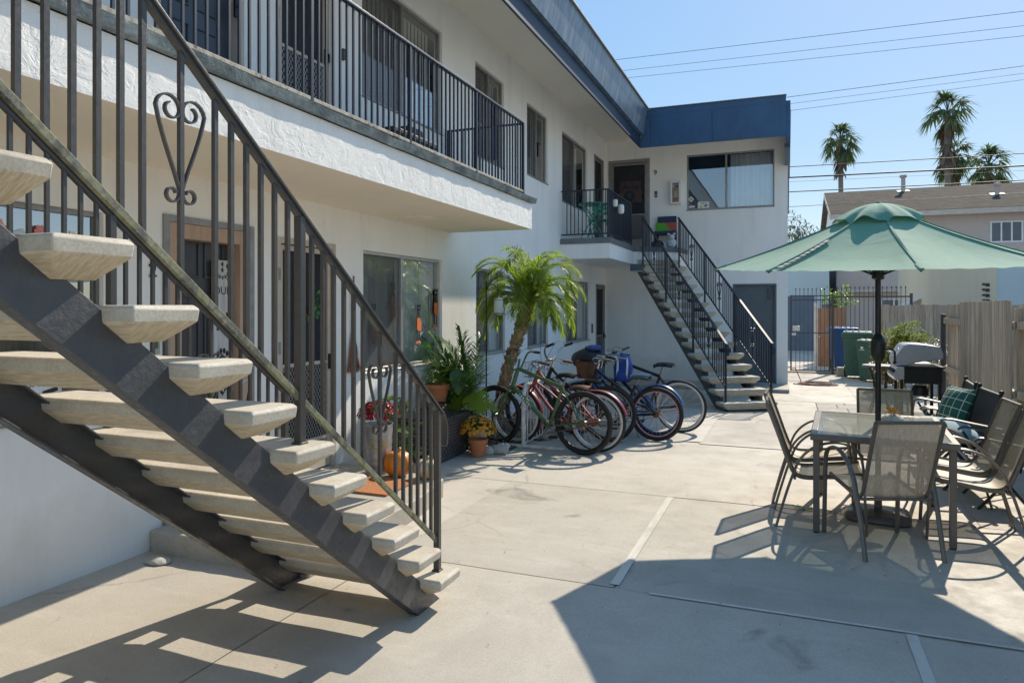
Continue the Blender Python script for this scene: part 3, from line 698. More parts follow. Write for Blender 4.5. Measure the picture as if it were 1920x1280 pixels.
RY = [-6.66, -5.35, -4.04, -2.72, -1.41, -.10, 1.21, 2.51, 3.805, 5.10, 6.43, 7.78]
L_ = RY[-1]-RY[5]
rl = railing(bld, 'balcony_railing', (-2.93, RY[5], 2.93), (-2.93, RY[-1], 2.93), .87, [(y-RY[5])/L_ for y in RY[5:]], 16, .0145, .03, 'navyiron', (), .06, .04, 'rusty')
railing(bld, 'balcony_end_railing', (-2.95, 7.80, 2.93), (XW+.01, 7.80, 2.93), .87, [.985], 2, .0145, .03, 'navyiron', (), .06, .035)
er = [o for o in COL.objects if o.name.startswith('balcony_end_railing')][0]
for i in range(1, 13): part(er, 'baluster', MB().bar((-2.95-.078*i, 7.80, 2.99), (-2.95-.078*i, 7.80, 3.79), .0145), K['navyiron'])

# landing of the far stair -----------------------------------------
LP = [(XW, 12.5), (-3.02, 12.5), (-3.02, 14.66), (-2.17, 15.24), (-2.10, YW-.002), (XW, YW-.002)]
mb = MB(); mb.prism([(x, y, 2.51) for x, y in LP], (0, 0, .275)); ld = part(bld, 'landing_slab', mb, K['wall'])
LD = [(XW, 12.475), (-2.995, 12.475), (-2.995, 14.65), (-2.15, 15.225), (-2.075, YW-.002), (XW, YW-.002)]
mb = MB(); mb.prism([(x, y, 2.787) for x, y in LD], (0, 0, .10)); part(ld, 'deck', mb, K['greydeck'], .008)
railing(ld, 'landing_railing', (XW+.01, 12.53, 2.887), (-3.06, 12.53, 2.887), .885, [1.0], 2, .014, .03, 'navyiron', (), .075, .04)
lr = [o for o in COL.objects if o.name.startswith('landing_railing')][0]
for i in range(11): part(lr, 'baluster', MB().bar((XW+.12+.074*i, 12.53, 2.96), (XW+.12+.074*i, 12.53, 3.765), .014), K['navyiron'])
railing(ld, 'landing_railing', (-3.06, 12.545, 2.887), (-3.06, 14.56, 2.887), .885, [0, .5, 1.0], 13, .014, .03, 'navyiron', (), .075, .04)
mb = MB(); mb.prism([(-3.02, 14.25, 2.36), (-3.02, 14.62, 2.36), (-3.02, 14.58, 2.5), (-3.02, 14.29, 2.5)], (.24, .05, 0))
lf = part(ld, 'lamp_housing', mb, K['charcoal'], .006)
mb = MB(); mb.box(-3.0, -2.80, 14.31, 14.6, 2.350, 2.3605); part(lf, 'lamp_lens', mb, K['paper'])

# ------------------------------------------------------------------ open staircases
def tread_mb(x0, x1, y0, y1, zt, th=.112, ov=.115):
    """Cast tread: flat top with eased edge, short upright sides, then an underside that tapers to the stringers."""
    mb = MB(); e = .012
    def ring(ix, ia, ib, z): return [(x0+ix, y0+ia, z), (x1-ix, y0+ia, z), (x1-ix, y1-ib, z), (x0+ix, y1-ib, z)]
    R = [ring(e, e, e, zt), ring(0, 0, 0, zt-e), ring(.004, .004, .004, zt-.05), ring(ov, .082, .03, zt-th)]
    vs = [p for r in R for p in r]; fs = [(0, 1, 2, 3), (15, 14, 13, 12)]
    for i in range(3):
        for k in range(4): fs.append((i*4+k, (i+1)*4+k, (i+1)*4+(k+1) % 4, i*4+(k+1) % 4))
    return mb.add(vs, fs)
def stair(name, label, n, rise, go, xr, hw, z0, dep, mt, ironmt, loc, rz, ov, st_in, build_rails, lo=.198, brackets=True):
    """Built in local axes: climbs towards -Y, the front edge of the lowest tread at y = 0; half width hw; stringers st_in inside the tread ends."""
    t = thing(name, label, 'staircase', (0, 0, 0))
    for i in range(n):
        yf = -go*i; zt = z0+rise*i
        part(t, 'tread', tread_mb(-hw, hw, yf-dep, yf, zt, ov=ov), K[mt], .004, True, seg=2)
    k = rise/go; c_ = sqrt(1+k*k)
    top_y = -go*(n-1)-dep
    for sgn in (-1, 1):
        xo = sgn*(hw-st_in)                                            # outer face of the channel web
        xi = xo-sgn*.009; xf = xo-sgn*.06
        # web: upper edge runs under the treads, both edges cut level with the ground
        f = lambda y, off: z0+rise*((-y-dep+.0)/go)-off+0.0            # tread back-corner line
        up = .012
        yg_u = -dep+go*(z0-up)/rise; yg_l = -dep+go*(z0-lo)/rise
        zb = -.02
        yu = yg_u+.02*go/rise; yl = yg_l+.02*go/rise
        mb = MB()
        def pl(xa, xb, oa, ob):
            pts = [(xa, -dep+go*(z0-oa-zb)/rise, zb), (xa, top_y, f(top_y, oa)), (xa, top_y, f(top_y, ob)), (xa, -dep+go*(z0-ob-zb)/rise, zb)]
            mb.prism(pts, (xb-xa, 0, 0))
        pl(xo, xi, up, lo); fl = .011
        pl(xi, xf, up, up+fl); pl(xi, xf, lo-fl, lo)
        part(t, 'stringer', mb, K['charcoal'], .002, True)
        for i in range(n):                                            # welded brackets that carry the treads
            yf = -go*i; zt = z0+rise*i-.113
            y1 = yf-.035; zl = f(y1, up)
            if zl < 0.01 or not brackets: continue
            mb = MB(); mb.prism([(xo-sgn*.012, yf-dep+.085, zt), (xo-sgn*.012, y1, zt), (xo-sgn*.012, y1, max(.02, zl-.002)), (xo-sgn*.012, yf-dep+.085, min(zt-.001, f(yf-dep+.085, up)-.002))], (-sgn*.05, 0, 0))
            part(t, 'tread_bracket', mb, K['charcoal'], 0, True)
    build_rails(t)
    t.location = loc; t.rotation_euler = (0, 0, rz)
    WM[t] = Matrix.Translation(V(loc)) @ Matrix.Rotation(rz, 4, 'Z')
    return t
def stair_rail(t, name, x, posts, rise, go, ztop0, h, low, bars, bw, pw, topm, lowm, scroll_at, curl=True, sw=.19, sh=.34):
    """posts: local y of each post (foot on a tread at foot z); ztop(y) = ztop0 - k*y."""
    k = rise/go; zt = lambda y: ztop0-k*y; zl = lambda y: ztop0-(h-low)-k*y
    ya, yb = posts[0][0], posts[-1][0]
    mb = MB(); pr = [(x-.024, 0), (x+.024, 0)]
    p0 = V((x, ya+.03, zt(ya+.03))); p1 = V((x, yb-.05, zt(yb-.05)))
    mb.bar(p0, p1, .046, .012); mb.bar(p0-V((0, 0, .016)), p1-V((0, 0, .016)), .026, .018)
    if curl:                                                           # the rail's end turns down in a lamb's tongue
        cp = [V((x, ya+.03, zt(ya+.03)))]
        for i in range(1, 8):
            a = radians(38)+radians(72)*i/7; cp.append(cp[-1]+V((0, cos(a)*.03, -sin(a)*.03)))
        mb.tube(cp, 1, 4, flat=(.033, .009), ref=(1, 0, 0))
    root = attach(mesh_obj(name, mb, K[topm], .003), t, False)
    def sub(nm, m, mt_, bv=0): return part(root, nm, m, K[mt_], bv, True)
    sub('bottom_rail', MB().bar((x, ya, zl(ya)), (x, yb-.05, zl(yb-.05)), .017, .026), lowm, .003)
    for y, zf in posts:
        sub('post', MB().bar((x, y, zf-.002), (x, y, zt(y)-.01), pw, pw, up=(0, 1, 0)), 'ironpaint' if topm == 'ironpaint' else topm, .003)
        sub('weld_foot', MB().box(x-pw*.7, x+pw*.7, y-pw*.7, y+pw*.7, zf-.003, zf+.008), topm, .002)
    for (a, _), (b, _) in zip(posts, posts[1:]):
        for fr in bars:
            y = a+(b-a)*fr
            sub('baluster', MB().bar((x, y, zl(y)), (x, y, zt(y)-.012), bw, bw, up=(0, 1, 0)), topm)
        y = a+(b-a)*.5; zc = (zt(y)+zl(y))/2+scroll_at
        sub('scroll', scroll_mb((x, y, zc), (0, 1, 0), sh, sw), topm)
    return root
BAY = [.063, .126, .189, .252, .315, .378, .5, .622, .685, .748, .811, .874, .937]
# near stair: lowest tread front edge at Y 3.486, climbs towards -Y; centre X -2.27
def near_rails(t):
    posts = [(-.096, .185)]
    for j in range(1, 4):
        y = -.096-1.153*j; zf = .185+.18*math.floor((-y)/.23); posts.append((y, zf))
    stair_rail(t, 'stair_railing', .495, posts, .795, 1., .992, .9, .177, BAY, .0155, .033, 'ironpaint', 'moss', .03)
    stair_rail(t, 'stair_railing', -.53, posts, .795, 1., 1.16-.795*.144, .985, .19, BAY, .0155, .033, 'ironpaint', 'ironpaint', .03, curl=False)
stair('open_staircase', 'near open staircase with charcoal stringers and mossy rail in front of doors 2 and 3', 15, .18, .23, 0, .59, .185, .235, 'tread', 'ironpaint', (-2.27, 3.486, 0), 0, .115, .125, near_rails, brackets=False)
mb = MB(); mb.box(-2.86, -1.62, -1.5, .02, 2.70, 2.88); part(bld, 'stair_landing', mb, K['tread'], .01)
# far stair, turned: climbs towards the landing by door 9
def far_rails(t):
    posts = [(-.13, .145)]
    for j in range(1, 4): posts.append((-.13-1.15*j, .145+.182*math.floor((.13+1.15*j)/.256)))
    for x in (-.44, .38): stair_rail(t, 'stair_railing', x, posts, .711, 1., 1.025, .88, .14, BAY, .0145, .03, 'navyiron', 'navyiron', .02, sw=.17, sh=.33)
stair('open_staircase', 'far open staircase of concrete treads with navy railings leading up to door 9', 15, .182, .256, 0, .48, .145, .275, 'tread', 'navyiron', (-.66, 11.98, gz(12)), 0, .09, .085, far_rails, lo=.255)
fs = [o for o in COL.objects if o.name == 'open_staircase.001'][0]
fs.rotation_euler = (0, 0, radians(33.4)+pi); fs.location = (-.55, 11.93, gz(12)); WM[fs] = Matrix.Translation(fs.location) @ Matrix.Rotation(radians(33.4)+pi, 4, 'Z')

# ------------------------------------------------------------------ dining table, parasol and chairs
K['tbl'] = mat('bronze_powder_coat', (.15, .13, .11), .36, .25, .1, 20, 90, .0006, .3)
K['sling'] = slingmat('taupe_sling', (.47, .385, .285), .84)
def _tglass():
    m, nt, b = nodes('pebbled_table_glass'); co = objco(nt)
    b.inputs['Base Color'].default_value = (.46, .46, .43, 1); b.inputs['Roughness'].default_value = .12; b.inputs['Specular IOR Level'].default_value = .7
    f = noise(nt, 120, 3, .6, co); bump(nt, b, f, .12, .001)
    nt.links.new(ramp(nt, noise(nt, 5, 5, .7, co), [(.3, (.42, .41, .37)), (.7, (.56, .55, .5))]), b.inputs['Base Color'])
    t = N(nt, 'ShaderNodeBsdfTransparent'); t.inputs[0].default_value = (.8, .85, .82, 1)
    ms = N(nt, 'ShaderNodeMixShader'); ms.inputs[0].default_value = .62
    nt.links.new(t.outputs[0], ms.inputs[1]); nt.links.new(b.outputs[0], ms.inputs[2]); nt.links.new(ms.outputs[0], nt.nodes['Material Output'].inputs[0]); return m
K['tglass'] = _tglass()
TC = (.655, 6.112, gz(6.1)); TR = radians(-3.6)
tb = thing('patio_table', 'rectangular patio table with pebbled glass top and bronze frame under the green parasol', 'table', TC, TR)
hx, hy2, tz = .465, .64, .726
mb = MB()
for x0, x1, y0, y1 in ((-hx, hx, -hy2, -hy2+.05), (-hx, hx, hy2-.05, hy2), (-hx, -hx+.05, -hy2+.05, hy2-.05), (hx-.05, hx, -hy2+.05, hy2-.05)): mb.box(x0, x1, y0, y1, tz-.045, tz)
part(tb, 'table_frame', mb, K['tbl'], .006, True)
mb = MB(); mb.box(-hx+.045, hx-.045, -hy2+.045, hy2-.045, tz-.010, tz-.003); part(tb, 'glass_top', mb, K['tglass'], 0, True)
for sx in (-1, 1):
    for sy in (-1, 1):
        mb = MB(); x, y = sx*(hx-.04), sy*(hy2-.06); mb.box(x-.022, x+.022, y-.022, y+.022, .012, tz-.046)
        lg = part(tb, 'leg', mb, K['tbl'], .004, True)
        mb = MB(); mb.box(x-.018, x+.018, y-.018, y+.018, 0, .012); part(lg, 'foot_cap', mb, K['black'], 0, True)

def arcpts(pts, n=5):                                                  # Catmull-Rom through points
    P = [V(p) for p in pts]; out = []
    for i in range(len(P)-1):
        a, b, c, d = P[max(0, i-1)], P[i], P[i+1], P[min(len(P)-1, i+2)]
        for k in range(n):
            t = k/n; out.append(.5*((2*b)+(c-a)*t+(2*a-5*b+4*c-d)*t*t+(3*b-a-3*c+d)*t**3))
    return out+[P[-1]]
def sling_chair(label):
    t = thing('sling_chair', label, 'chair', (0, 0, 0), 0, 'sling chairs round the patio table')
    sp = arcpts([(0, .29, .425), (0, .1, .40), (0, -.1, .375), (0, -.19, .40), (0, -.24, .50), (0, -.31, .70), (0, -.385, .905)], 5)
    def sl(u, v):
        f = v*(len(sp)-1); i = min(int(f), len(sp)-2); p = sp[i].lerp(sp[i+1], f-i)
        sag = .012*(1-(2*u-1)**2)
        return (-.205+.41*u, p.y-sag*.5, p.z-sag*(.6 if p.y > -.2 else 0))
    part(t, 'sling', MB().grid(sl, 8, 40), K['sling'], 0, True)
    for s in (-1, 1):
        part(t, 'sling_rail', MB().tube([(s*.213, p.y, p.z) for p in sp], 1, 6, flat=(.013, .017), ref=(1, 0, 0)), K['tbl'], 0, True)
        fr = arcpts([(s*.262, .285, 0), (s*.262, .275, .2), (s*.262, .262, .48), (s*.265, .225, .60), (s*.265, .11, .655), (s*.262, -.04, .625), (s*.258, -.15, .53), (s*.255, -.215, .38), (s*.25, -.285, .15), (s*.25, -.325, 0)], 5)
        part(t, 'arm_and_leg', MB().tube(fr, 1, 6, flat=(.017, .010), ref=(1, 0, 0)), K['tbl'], 0, True)
    mb = MB(); mb.tube([(-.26, .262, .40), (.26, .262, .40)], .011, 8); part(t, 'front_stretcher', mb, K['tbl'], 0, True)
    mb = MB(); mb.tube([(-.255, -.195, .372), (.255, -.195, .372)], .011, 8); part(t, 'rear_stretcher', mb, K['tbl'], 0, True)
    mb = MB(); mb.tube([(-.213, -.387, .907), (.213, -.387, .907)], .012, 8); part(t, 'top_bar', mb, K['tbl'], 0, True)
    return t
ch = sling_chair('sling chair with its back to the open courtyard, at the nearest end of the table')
def put(o, x, y, rz, label=None, dz=0):
    o.location = (x, y, gz(y)+dz); o.rotation_euler = (0, 0, rz)
    if label: o['label'] = label
chairs = [(.59, 5.40, radians(20), None),
          (.235, 5.86, radians(-88), 'sling chair on the staircase side of the table, nearer of the two'),
          (.215, 6.50, radians(-92), 'sling chair on the staircase side of the table, farther of the two'),
          (1.22, 5.93, radians(86), 'sling chair on the fence side of the table, nearer of the two'),
          (1.235, 6.48, radians(92), 'sling chair on the fence side of the table, farther of the two'),
          (.79, 6.66, radians(178), 'sling chair at the far end of the table, facing the open courtyard')]
for i, (x, y, a, lb) in enumerate(chairs):
    put(ch if i == 0 else copy_tree(ch), x, y, a, lb)

# parasol -----------------------------------------------------------
def _fabric(name, c):
    m, nt, b = nodes(name); co = objco(nt)
    f = noise(nt, 2.5, 5, .65, co); wv = noise(nt, 180, 2, .6, objco(nt, (.15, .15, 1)))
    cc = mixc(nt, 1., ramp(nt, f, [(.3, tuple(k*.94 for k in c)), (.7, tuple(k*1.05 for k in c))]), ramp(nt, wv, [(.35, .93), (.6, 1.03)]), 'MULTIPLY')
    nt.links.new(cc, b.inputs['Base Color']); b.inputs['Roughness'].default_value = .8; b.inputs['Sheen Weight'].default_value = .3; b.inputs['Specular IOR Level'].default_value = .2
    n1 = bump(nt, b, noise(nt, 3, 3, .5, co, .6), .22, .03); bump(nt, b, wv, .2, .001, n1)
    t = N(nt, 'ShaderNodeBsdfTranslucent'); nt.links.new(mixc(nt, 1., cc, (.75, 1.1, .95), 'MULTIPLY'), t.inputs[0])
    ms = N(nt, 'ShaderNodeMixShader'); ms.inputs[0].default_value = .16
    nt.links.new(b.outputs[0], ms.inputs[1]); nt.links.new(t.outputs[0], ms.inputs[2]); nt.links.new(ms.outputs[0], nt.nodes['Material Output'].inputs[0]); return m
K['canopy'] = _fabric('green_canvas', (.115, .315, .225))
K['pole'] = mat('dark_pole', (.028, .028, .032), .3, .5, .1, 20)
um = thing('parasol', 'green market parasol with a two-tier canopy standing through the patio table', 'parasol', (TC[0], TC[1], 0))
RA0 = radians(5); RR = 1.225; zr, zi, ri = 1.935, 2.325, .20
def rimz(a): return zr+.085*sin(a)                        # the canopy hangs a touch lower towards the table end
def can(u, v):                                                         # u round the canopy, v from crown to rim
    a = RA0+2*pi*u; k = (u*8) % 1; e = 1-(2*k-1)**2                    # e: 0 on a rib, 1 midway
    chord = cos(pi/8)/cos((k-.5)*pi/4)
    r = ri+(RR-ri)*v; rr = r*chord
    z = zi+(rimz(a)-zi)*(v**.93)-e*.05*v*(1-v**3)-.012*sin(pi*v)+.085*sin(a)*ri/RR*(1-v)
    z += .004*sin(9*k*pi+7*v)*sin(pi*k)*v
    return (cos(a)*rr, sin(a)*rr, z)
mb = MB(); mb.grid(can, 96, 14); cn = part(um, 'canopy', mb, K['canopy'], 0, True, sharp=25)
mb = MB()
def vent(u, v):
    a = RA0+2*pi*u; k = (u*8) % 1; e = 1-(2*k-1)**2
    r = (.02+.315*v)*(cos(pi/8)/cos((k-.5)*pi/4)); z = 2.425-.145*v**1.9-.004*sin(pi*v)
    z += (.030*e-.016*(1-e)**2)*v*v+.010*sin(2*pi*k)*v*v
    z += .07*sin(a)*r+.008*sin(24*pi*u+1)*v
    return (cos(a)*r, sin(a)*r, z)
mb.grid(vent, 96, 8); part(cn, 'vent_cap', mb, K['canopy'], 0, True)
mb = MB(); mb.lathe([(.0, 2.442), (.014, 2.440), (.02, 2.435), (.026, 2.428), (.03, 2.42)][::-1], 14); part(um, 'finial', mb, K['canopy'], 0, True)
mb = MB(); mb.lathe([(.021, .10), (.021, 1.25), (.021, 2.40)], 18); part(um, 'pole', mb, K['pole'], 0, True)
mb = MB(); mb.lathe([(.024, 1.19), (.034, 1.20), (.047, 1.235), (.052, 1.28), (.052, 1.34), (.047, 1.37), (.032, 1.395), (.024, 1.41)], 20); ck = part(um, 'crank_housing', mb, K['black'], 0, True)
mb = MB(); mb.tube([(.05, 0, 1.29), (.10, 0, 1.29), (.115, 0, 1.27), (.115, 0, 1.20)], .008, 8); mb.ball((.115, 0, 1.19), .014); part(ck, 'crank_handle', mb, K['black'], 0, True)
mb = MB(); mb.lathe([(.03, 1.83), (.045, 1.84), (.045, 1.90), (.03, 1.91)], 16); part(um, 'runner', mb, K['black'], 0, True)
for i in range(8):
    a = RA0+2*pi*i/8; c_, s_ = cos(a), sin(a)
    rb = part(um, 'rib', MB().tube([(c_*.04, s_*.04, 2.36), (c_*.6, s_*.6, 2.36-(2.36-rimz(a))*.6/RR*.93-.02), (c_*(RR-.01), s_*(RR-.01), rimz(a)-.012)], .007, 6), K['pole'], 0, True)
    part(rb, 'strut', MB().tube([(c_*.04, s_*.04, 1.87), (c_*.62, s_*.62, 2.36-(2.36-rimz(a))*.62/RR*.93-.03)], .006, 6), K['pole'], 0, True)
    sp2 = [V(can(i/8+.0001, .10+.9*k/10)) for k in range(11)]; part(cn, 'rib_seam', MB().tube([p+V((0, 0, .003)) for p in sp2], 1, 4, flat=(.011, .004)), K['canopy'], 0, True)
    mb = MB(); p = V((c_*RR, s_*RR, rimz(a))); q = V((c_*(RR-.10), s_*(RR-.10), rimz(a)+.035))
    mb.bar(p+V((0, 0, -.004)), q, .035, .016); part(rb, 'rib_pocket', mb, K['canopy'], .006, True)
def _zig():
    m, nt, b = nodes('zigzag_strap'); wv = N(nt, 'ShaderNodeTexWave', wave_type='BANDS', bands_direction='Z'); wv.inputs['Scale'].default_value = 14; wv.inputs['Distortion'].default_value = 4
    nt.links.new(objco(nt), wv.inputs[0]); nt.links.new(ramp(nt, wv.outputs[0], [(.45, (.03, .04, .04)), (.55, (.6, .6, .55))]), b.inputs['Base Color']); b.inputs['Roughness'].default_value = .8; return m
mb = MB(); sa = radians(233)
ptsS = []
for i in range(12):
    v = .42+.58*i/11; x, y, z = can(((sa-RA0)/(2*pi)) % 1, v); ptsS.append((x*1.004, y*1.004, z+.014))
mb.tube(ptsS, 1, 6, flat=(.016, .006)); part(cn, 'closing_strap', mb, _zig(), 0, True)
ub = thing('base_weight', 'dark square weighted parasol base on the paving under the table', 'base weight', (TC[0], TC[1], gz(6.1)), radians(-8))
mb = MB(); P_ = []
for k in range(28):
    a = 2*pi*k/28; c_, s_ = cos(a), sin(a); q = (abs(c_)**5+abs(s_)**5)**-.2; P_.append((c_*q, s_*q))
prof = [(.215, 0), (.23, .015), (.228, .035), (.205, .06), (.12, .075), (.05, .085)]
vs = [(x*r, y*r*.9, z) for r, z in prof for x, y in P_]; n_ = 28
mb.add(vs, [(i*n_+k, i*n_+(k+1) % n_, (i+1)*n_+(k+1) % n_, (i+1)*n_+k) for i in range(5) for k in range(n_)]+[tuple(range(5*n_, 6*n_))], True)
K['basep'] = mat('grey_moulded_plastic', (.10, .095, .09), .35, 0, .15, 9, rv=.1)
part(ub, 'weight', mb, K['basep'], 0, True); mb = MB(); mb.lathe([(.028, .08), (.028, .33)], 16); part(ub, 'sleeve', mb, K['tbl'], 0, True)

# succulent in a pale stone on the table
sp_ = thing('succulent_planter', 'orange and green succulent growing in a lumpy white stone on the glass table', 'potted plant', (.775, 6.30, .698))
random.seed(4); mb = MB(); mb.ball((0, 0, .03), .075, (1.15, .8, .5), 14, 9, .07); part(sp_, 'stone_pot', mb, mat('white_stone', (.52, .51, .48), .8, 0, .2, 25, 60, .006, .8), 0, True)
K['succ'] = leafmat('succulent_leaf', (.22, .20, .06), (.42, .16, .06), .2)
mb = MB()
for i in range(70):
    a = random.uniform(0, 2*pi); r = random.uniform(0, .05); p = V((r*cos(a), r*.8*sin(a), .06+random.uniform(0, .045)))
    mb.leaf(p, (cos(a)*.6+random.uniform(-.3, .3), sin(a)*.6, random.uniform(.3, 1.1)), random.uniform(.02, .035), .013, fold=.4)
part(sp_, 'leaves', mb, K['succ'], 0, True)

# ------------------------------------------------------------------ wicker armchairs along the fence
K['wick'] = mat('dark_wicker', (.022, .021, .023), .45, 0, .3, 90, 110, .004, 1.)
def _weave(name, c, s=42):
    m, nt, b = nodes(name); co = objco(nt)
    wx = N(nt, 'ShaderNodeTexChecker'); wx.inputs['Scale'].default_value = s; nt.links.new(co, wx.inputs[0])
    f = noise(nt, 30, 4, .6, co)
    nt.links.new(mixc(nt, 1., ramp(nt, f, [(.3, tuple(k*.7 for k in c)), (.7, tuple(k*1.5 for k in c))]), ramp(nt, wx.outputs['Fac'], [(0, .6), (1, 1.25)]), 'MULTIPLY'), b.inputs['Base Color'])
    b.inputs['Roughness'].default_value = .6; bump(nt, b, wx.outputs['Fac'], .9, .004); return m
K['weave'] = _weave('woven_resin', (.022, .022, .027))
K['armgrey'] = mat('worn_grey_arm', (.13, .125, .12), .4, .2, .2, 14)
K['teal'] = mat('dark_teal_canvas', (.02, .05, .052), .8, 0, .15, 8)
def armchair(label, back='weave'):
    t = thing('folding_armchair', label, 'armchair', (0, 0, 0), 0, 'dark armchairs along the fence')
    mb = MB(); mb.grid(lambda u, v: (-.29+.58*u, .22-.40*v, .42-.03*v-.012*sin(pi*u)*sin(pi*v)), 8, 8); mb.grid(lambda u, v: (-.29+.58*u, .22-.40*v, .405-.03*v), 2, 2)
    part(t, 'seat', mb, K['weave'], 0, True)
    by = lambda v: -.13-.11*v
    mb = MB(); mb.grid(lambda u, v: (-.31+.62*u, by(v)-.015*sin(pi*u)+.01*sin(pi*v), .34+.52*v), 8, 10); mb.grid(lambda u, v: (.31-.62*u, by(v)-.018-.015*sin(pi*u), .34+.52*v), 8, 4)
    part(t, 'backrest', mb, K[back], 0, True)
    for s in (-1, 1):
        part(t, 'back_post', MB().tube([(s*.33, .20, 0), (s*.33, -.11, .36), (s*.33, -.245, .88)], .014, 8), K['wick'], 0, True)
        mb = MB(); mb.ball((s*.33, -.249, .898), .022); part(t, 'finial', mb, K['wick'], 0, True)
        part(t, 'rear_leg', MB().tube([(s*.345, -.24, 0), (s*.345, .07, .38), (s*.345, .20, .61)], .013, 8), K['wick'], 0, True)
        part(t, 'arm', MB().tube(arcpts([(s*.36, -.24, .575), (s*.36, 0, .62), (s*.36, .18, .65), (s*.36, .24, .62)], 4), 1, 6, flat=(.028, .013), ref=(1, 0, 0)), K['armgrey'], 0, True)
    part(t, 'cross_bar', MB().tube([(-.33, -.248, .87), (.33, -.248, .87)], .013, 8), K['wick'], 0, True); part(t, 'cross_bar', MB().tube([(-.33, .215, .41), (.33, .215, .41)], .013, 8), K['wick'], 0, True)
    return t
ac = armchair('dark woven armchair against the fence holding the green plaid pillow')
put(ac, 1.50, 7.66, radians(92))
put(copy_tree(ac), 1.52, 8.52, radians(86), 'dark woven armchair farthest along the fence, behind the plaid pillow')
a3 = armchair('dark armchair with a plain teal canvas back beside the nearest fence-side sling chairs', 'teal'); put(a3, 1.62, 6.98, radians(90)); a3.scale = (.80, .86, .90)
def pillow(name, label, loc, size, mt, rot):
    t = MB(); w, h, d = size
    for sg in (1, -1):
        t.grid(lambda u, v: (w*(u-.5)*(1-.10*abs(sin(pi*v))*0-.06*sin(pi*v)), h*(v-.5)*(1-.06*sin(pi*u)), sg*d*.5*(max(0, sin(pi*u)*sin(pi*v)))**.45), 14, 14)
    o = lone(name, t, mt, label, 'pillow'); o.location = loc; o.rotation_euler = rot; return o
def _plaid():
    m, nt, b = nodes('green_plaid'); sx = N(nt, 'ShaderNodeSeparateXYZ'); nt.links.new(objco(nt), sx.inputs[0]); outs = []
    for ax in (0, 1):
        a = N(nt, 'ShaderNodeMath', operation='PINGPONG'); nt.links.new(sx.outputs[ax], a.inputs[0]); a.inputs[1].default_value = .045
        l = N(nt, 'ShaderNodeMath', operation='LESS_THAN'); nt.links.new(a.outputs[0], l.inputs[0]); l.inputs[1].default_value = .0035; outs.append(l.outputs[0])
    mx = N(nt, 'ShaderNodeMath', operation='MAXIMUM'); nt.links.new(outs[0], mx.inputs[0]); nt.links.new(outs[1], mx.inputs[1])
    nt.links.new(mixc(nt, mx.outputs[0], (.015, .10, .075), (.62, .62, .55)), b.inputs['Base Color']); b.inputs['Roughness'].default_value = .85; return m
pillow('pillow', 'green pillow with white plaid lines propped in the woven armchair', (1.50, 7.88, .63), (.46, .46, .17), _plaid(), (radians(68), 0, radians(-72)))
pillow('pillow', 'plain pale blue pillow lying on the seat of the woven armchair', (1.42, 7.52, .48), (.46, .44, .15), mat('pale_blue_cotton', (.36, .47, .50), .9, 0, .06, 6), (radians(16), radians(10), radians(15)))

# ------------------------------------------------------------------ wooden fence on the right
fn_ = thing('board_fence', 'weathered grey brown board fence with alternating panels behind the armchairs', 'fence', (2.35, 8, 0))
rf = random.Random(21)
secs = [(13.18, 11.80, 0), (11.80, 9.30, 1), (9.30, 6.75, 0), (6.75, 4.2, 1), (4.2, 1.6, 0)]
for y1, y0, front in secs:
    mb = MB(); y = y0+.02
    while y < y1-.05:
        w_ = min(rf.uniform(.085, .14), y1-y-.005); zt = 1.665+rf.uniform(-.008, .008)+.012*(8-y)*.1; x = (2.325 if front else 2.425)+rf.uniform(-.003, .003)
        mb.box(x-.009, x+.009, y, y+w_-.004, gz(y)+.03, zt+(.03 if front else 0)); y += w_
    part(fn_, 'board_panel', mb, K['fence'], .002)
    for z in (1.43, .66, .16):
        mb = MB(); mb.box(2.345 if front else 2.36, 2.405, y0+.003, y1-.003, z-.045+gz(y0)*.5, z+.045+gz(y0)*.5); part(fn_, 'rail', mb, K['fence'], .003)
    mb = MB(); mb.box(2.35, 2.44, y0-.045, y0+.045, -.3, 1.6) if not front else mb.box(2.36, 2.44, y0-.045, y0+.045, -.3, 1.6); part(fn_, 'post', mb, K['fence'], .004)
mb = MB(); mb.box(2.33, 2.40, 13.19, 13.26, -.3, 1.5); part(fn_, 'metal_post', mb, K['charcoal'], .003)
f2 = thing('board_fence', 'far board fence closing the yard behind the bush', 'fence', (2.6, 17.6, 0))
mb = MB(); x = 1.98
while x < 4.6:
    w_ = rf.uniform(.12, .15); mb.box(x, x+w_-.006, 17.6, 17.62, gz(18)+.05, 1.66+rf.uniform(-.01, .01)); x += w_
part(f2, 'board_panel', mb, K['fencefar'], .002)
for z in (1.4, .5): part(f2, 'rail', MB().box(1.98, 4.6, 17.62, 17.66, z-.045, z+.045), K['fencefar'])
for x in (2.0, 3.3, 4.55): part(f2, 'post', MB().box(x-.045, x+.045, 17.66, 17.75, -.3, 1.62), K['fencefar'])

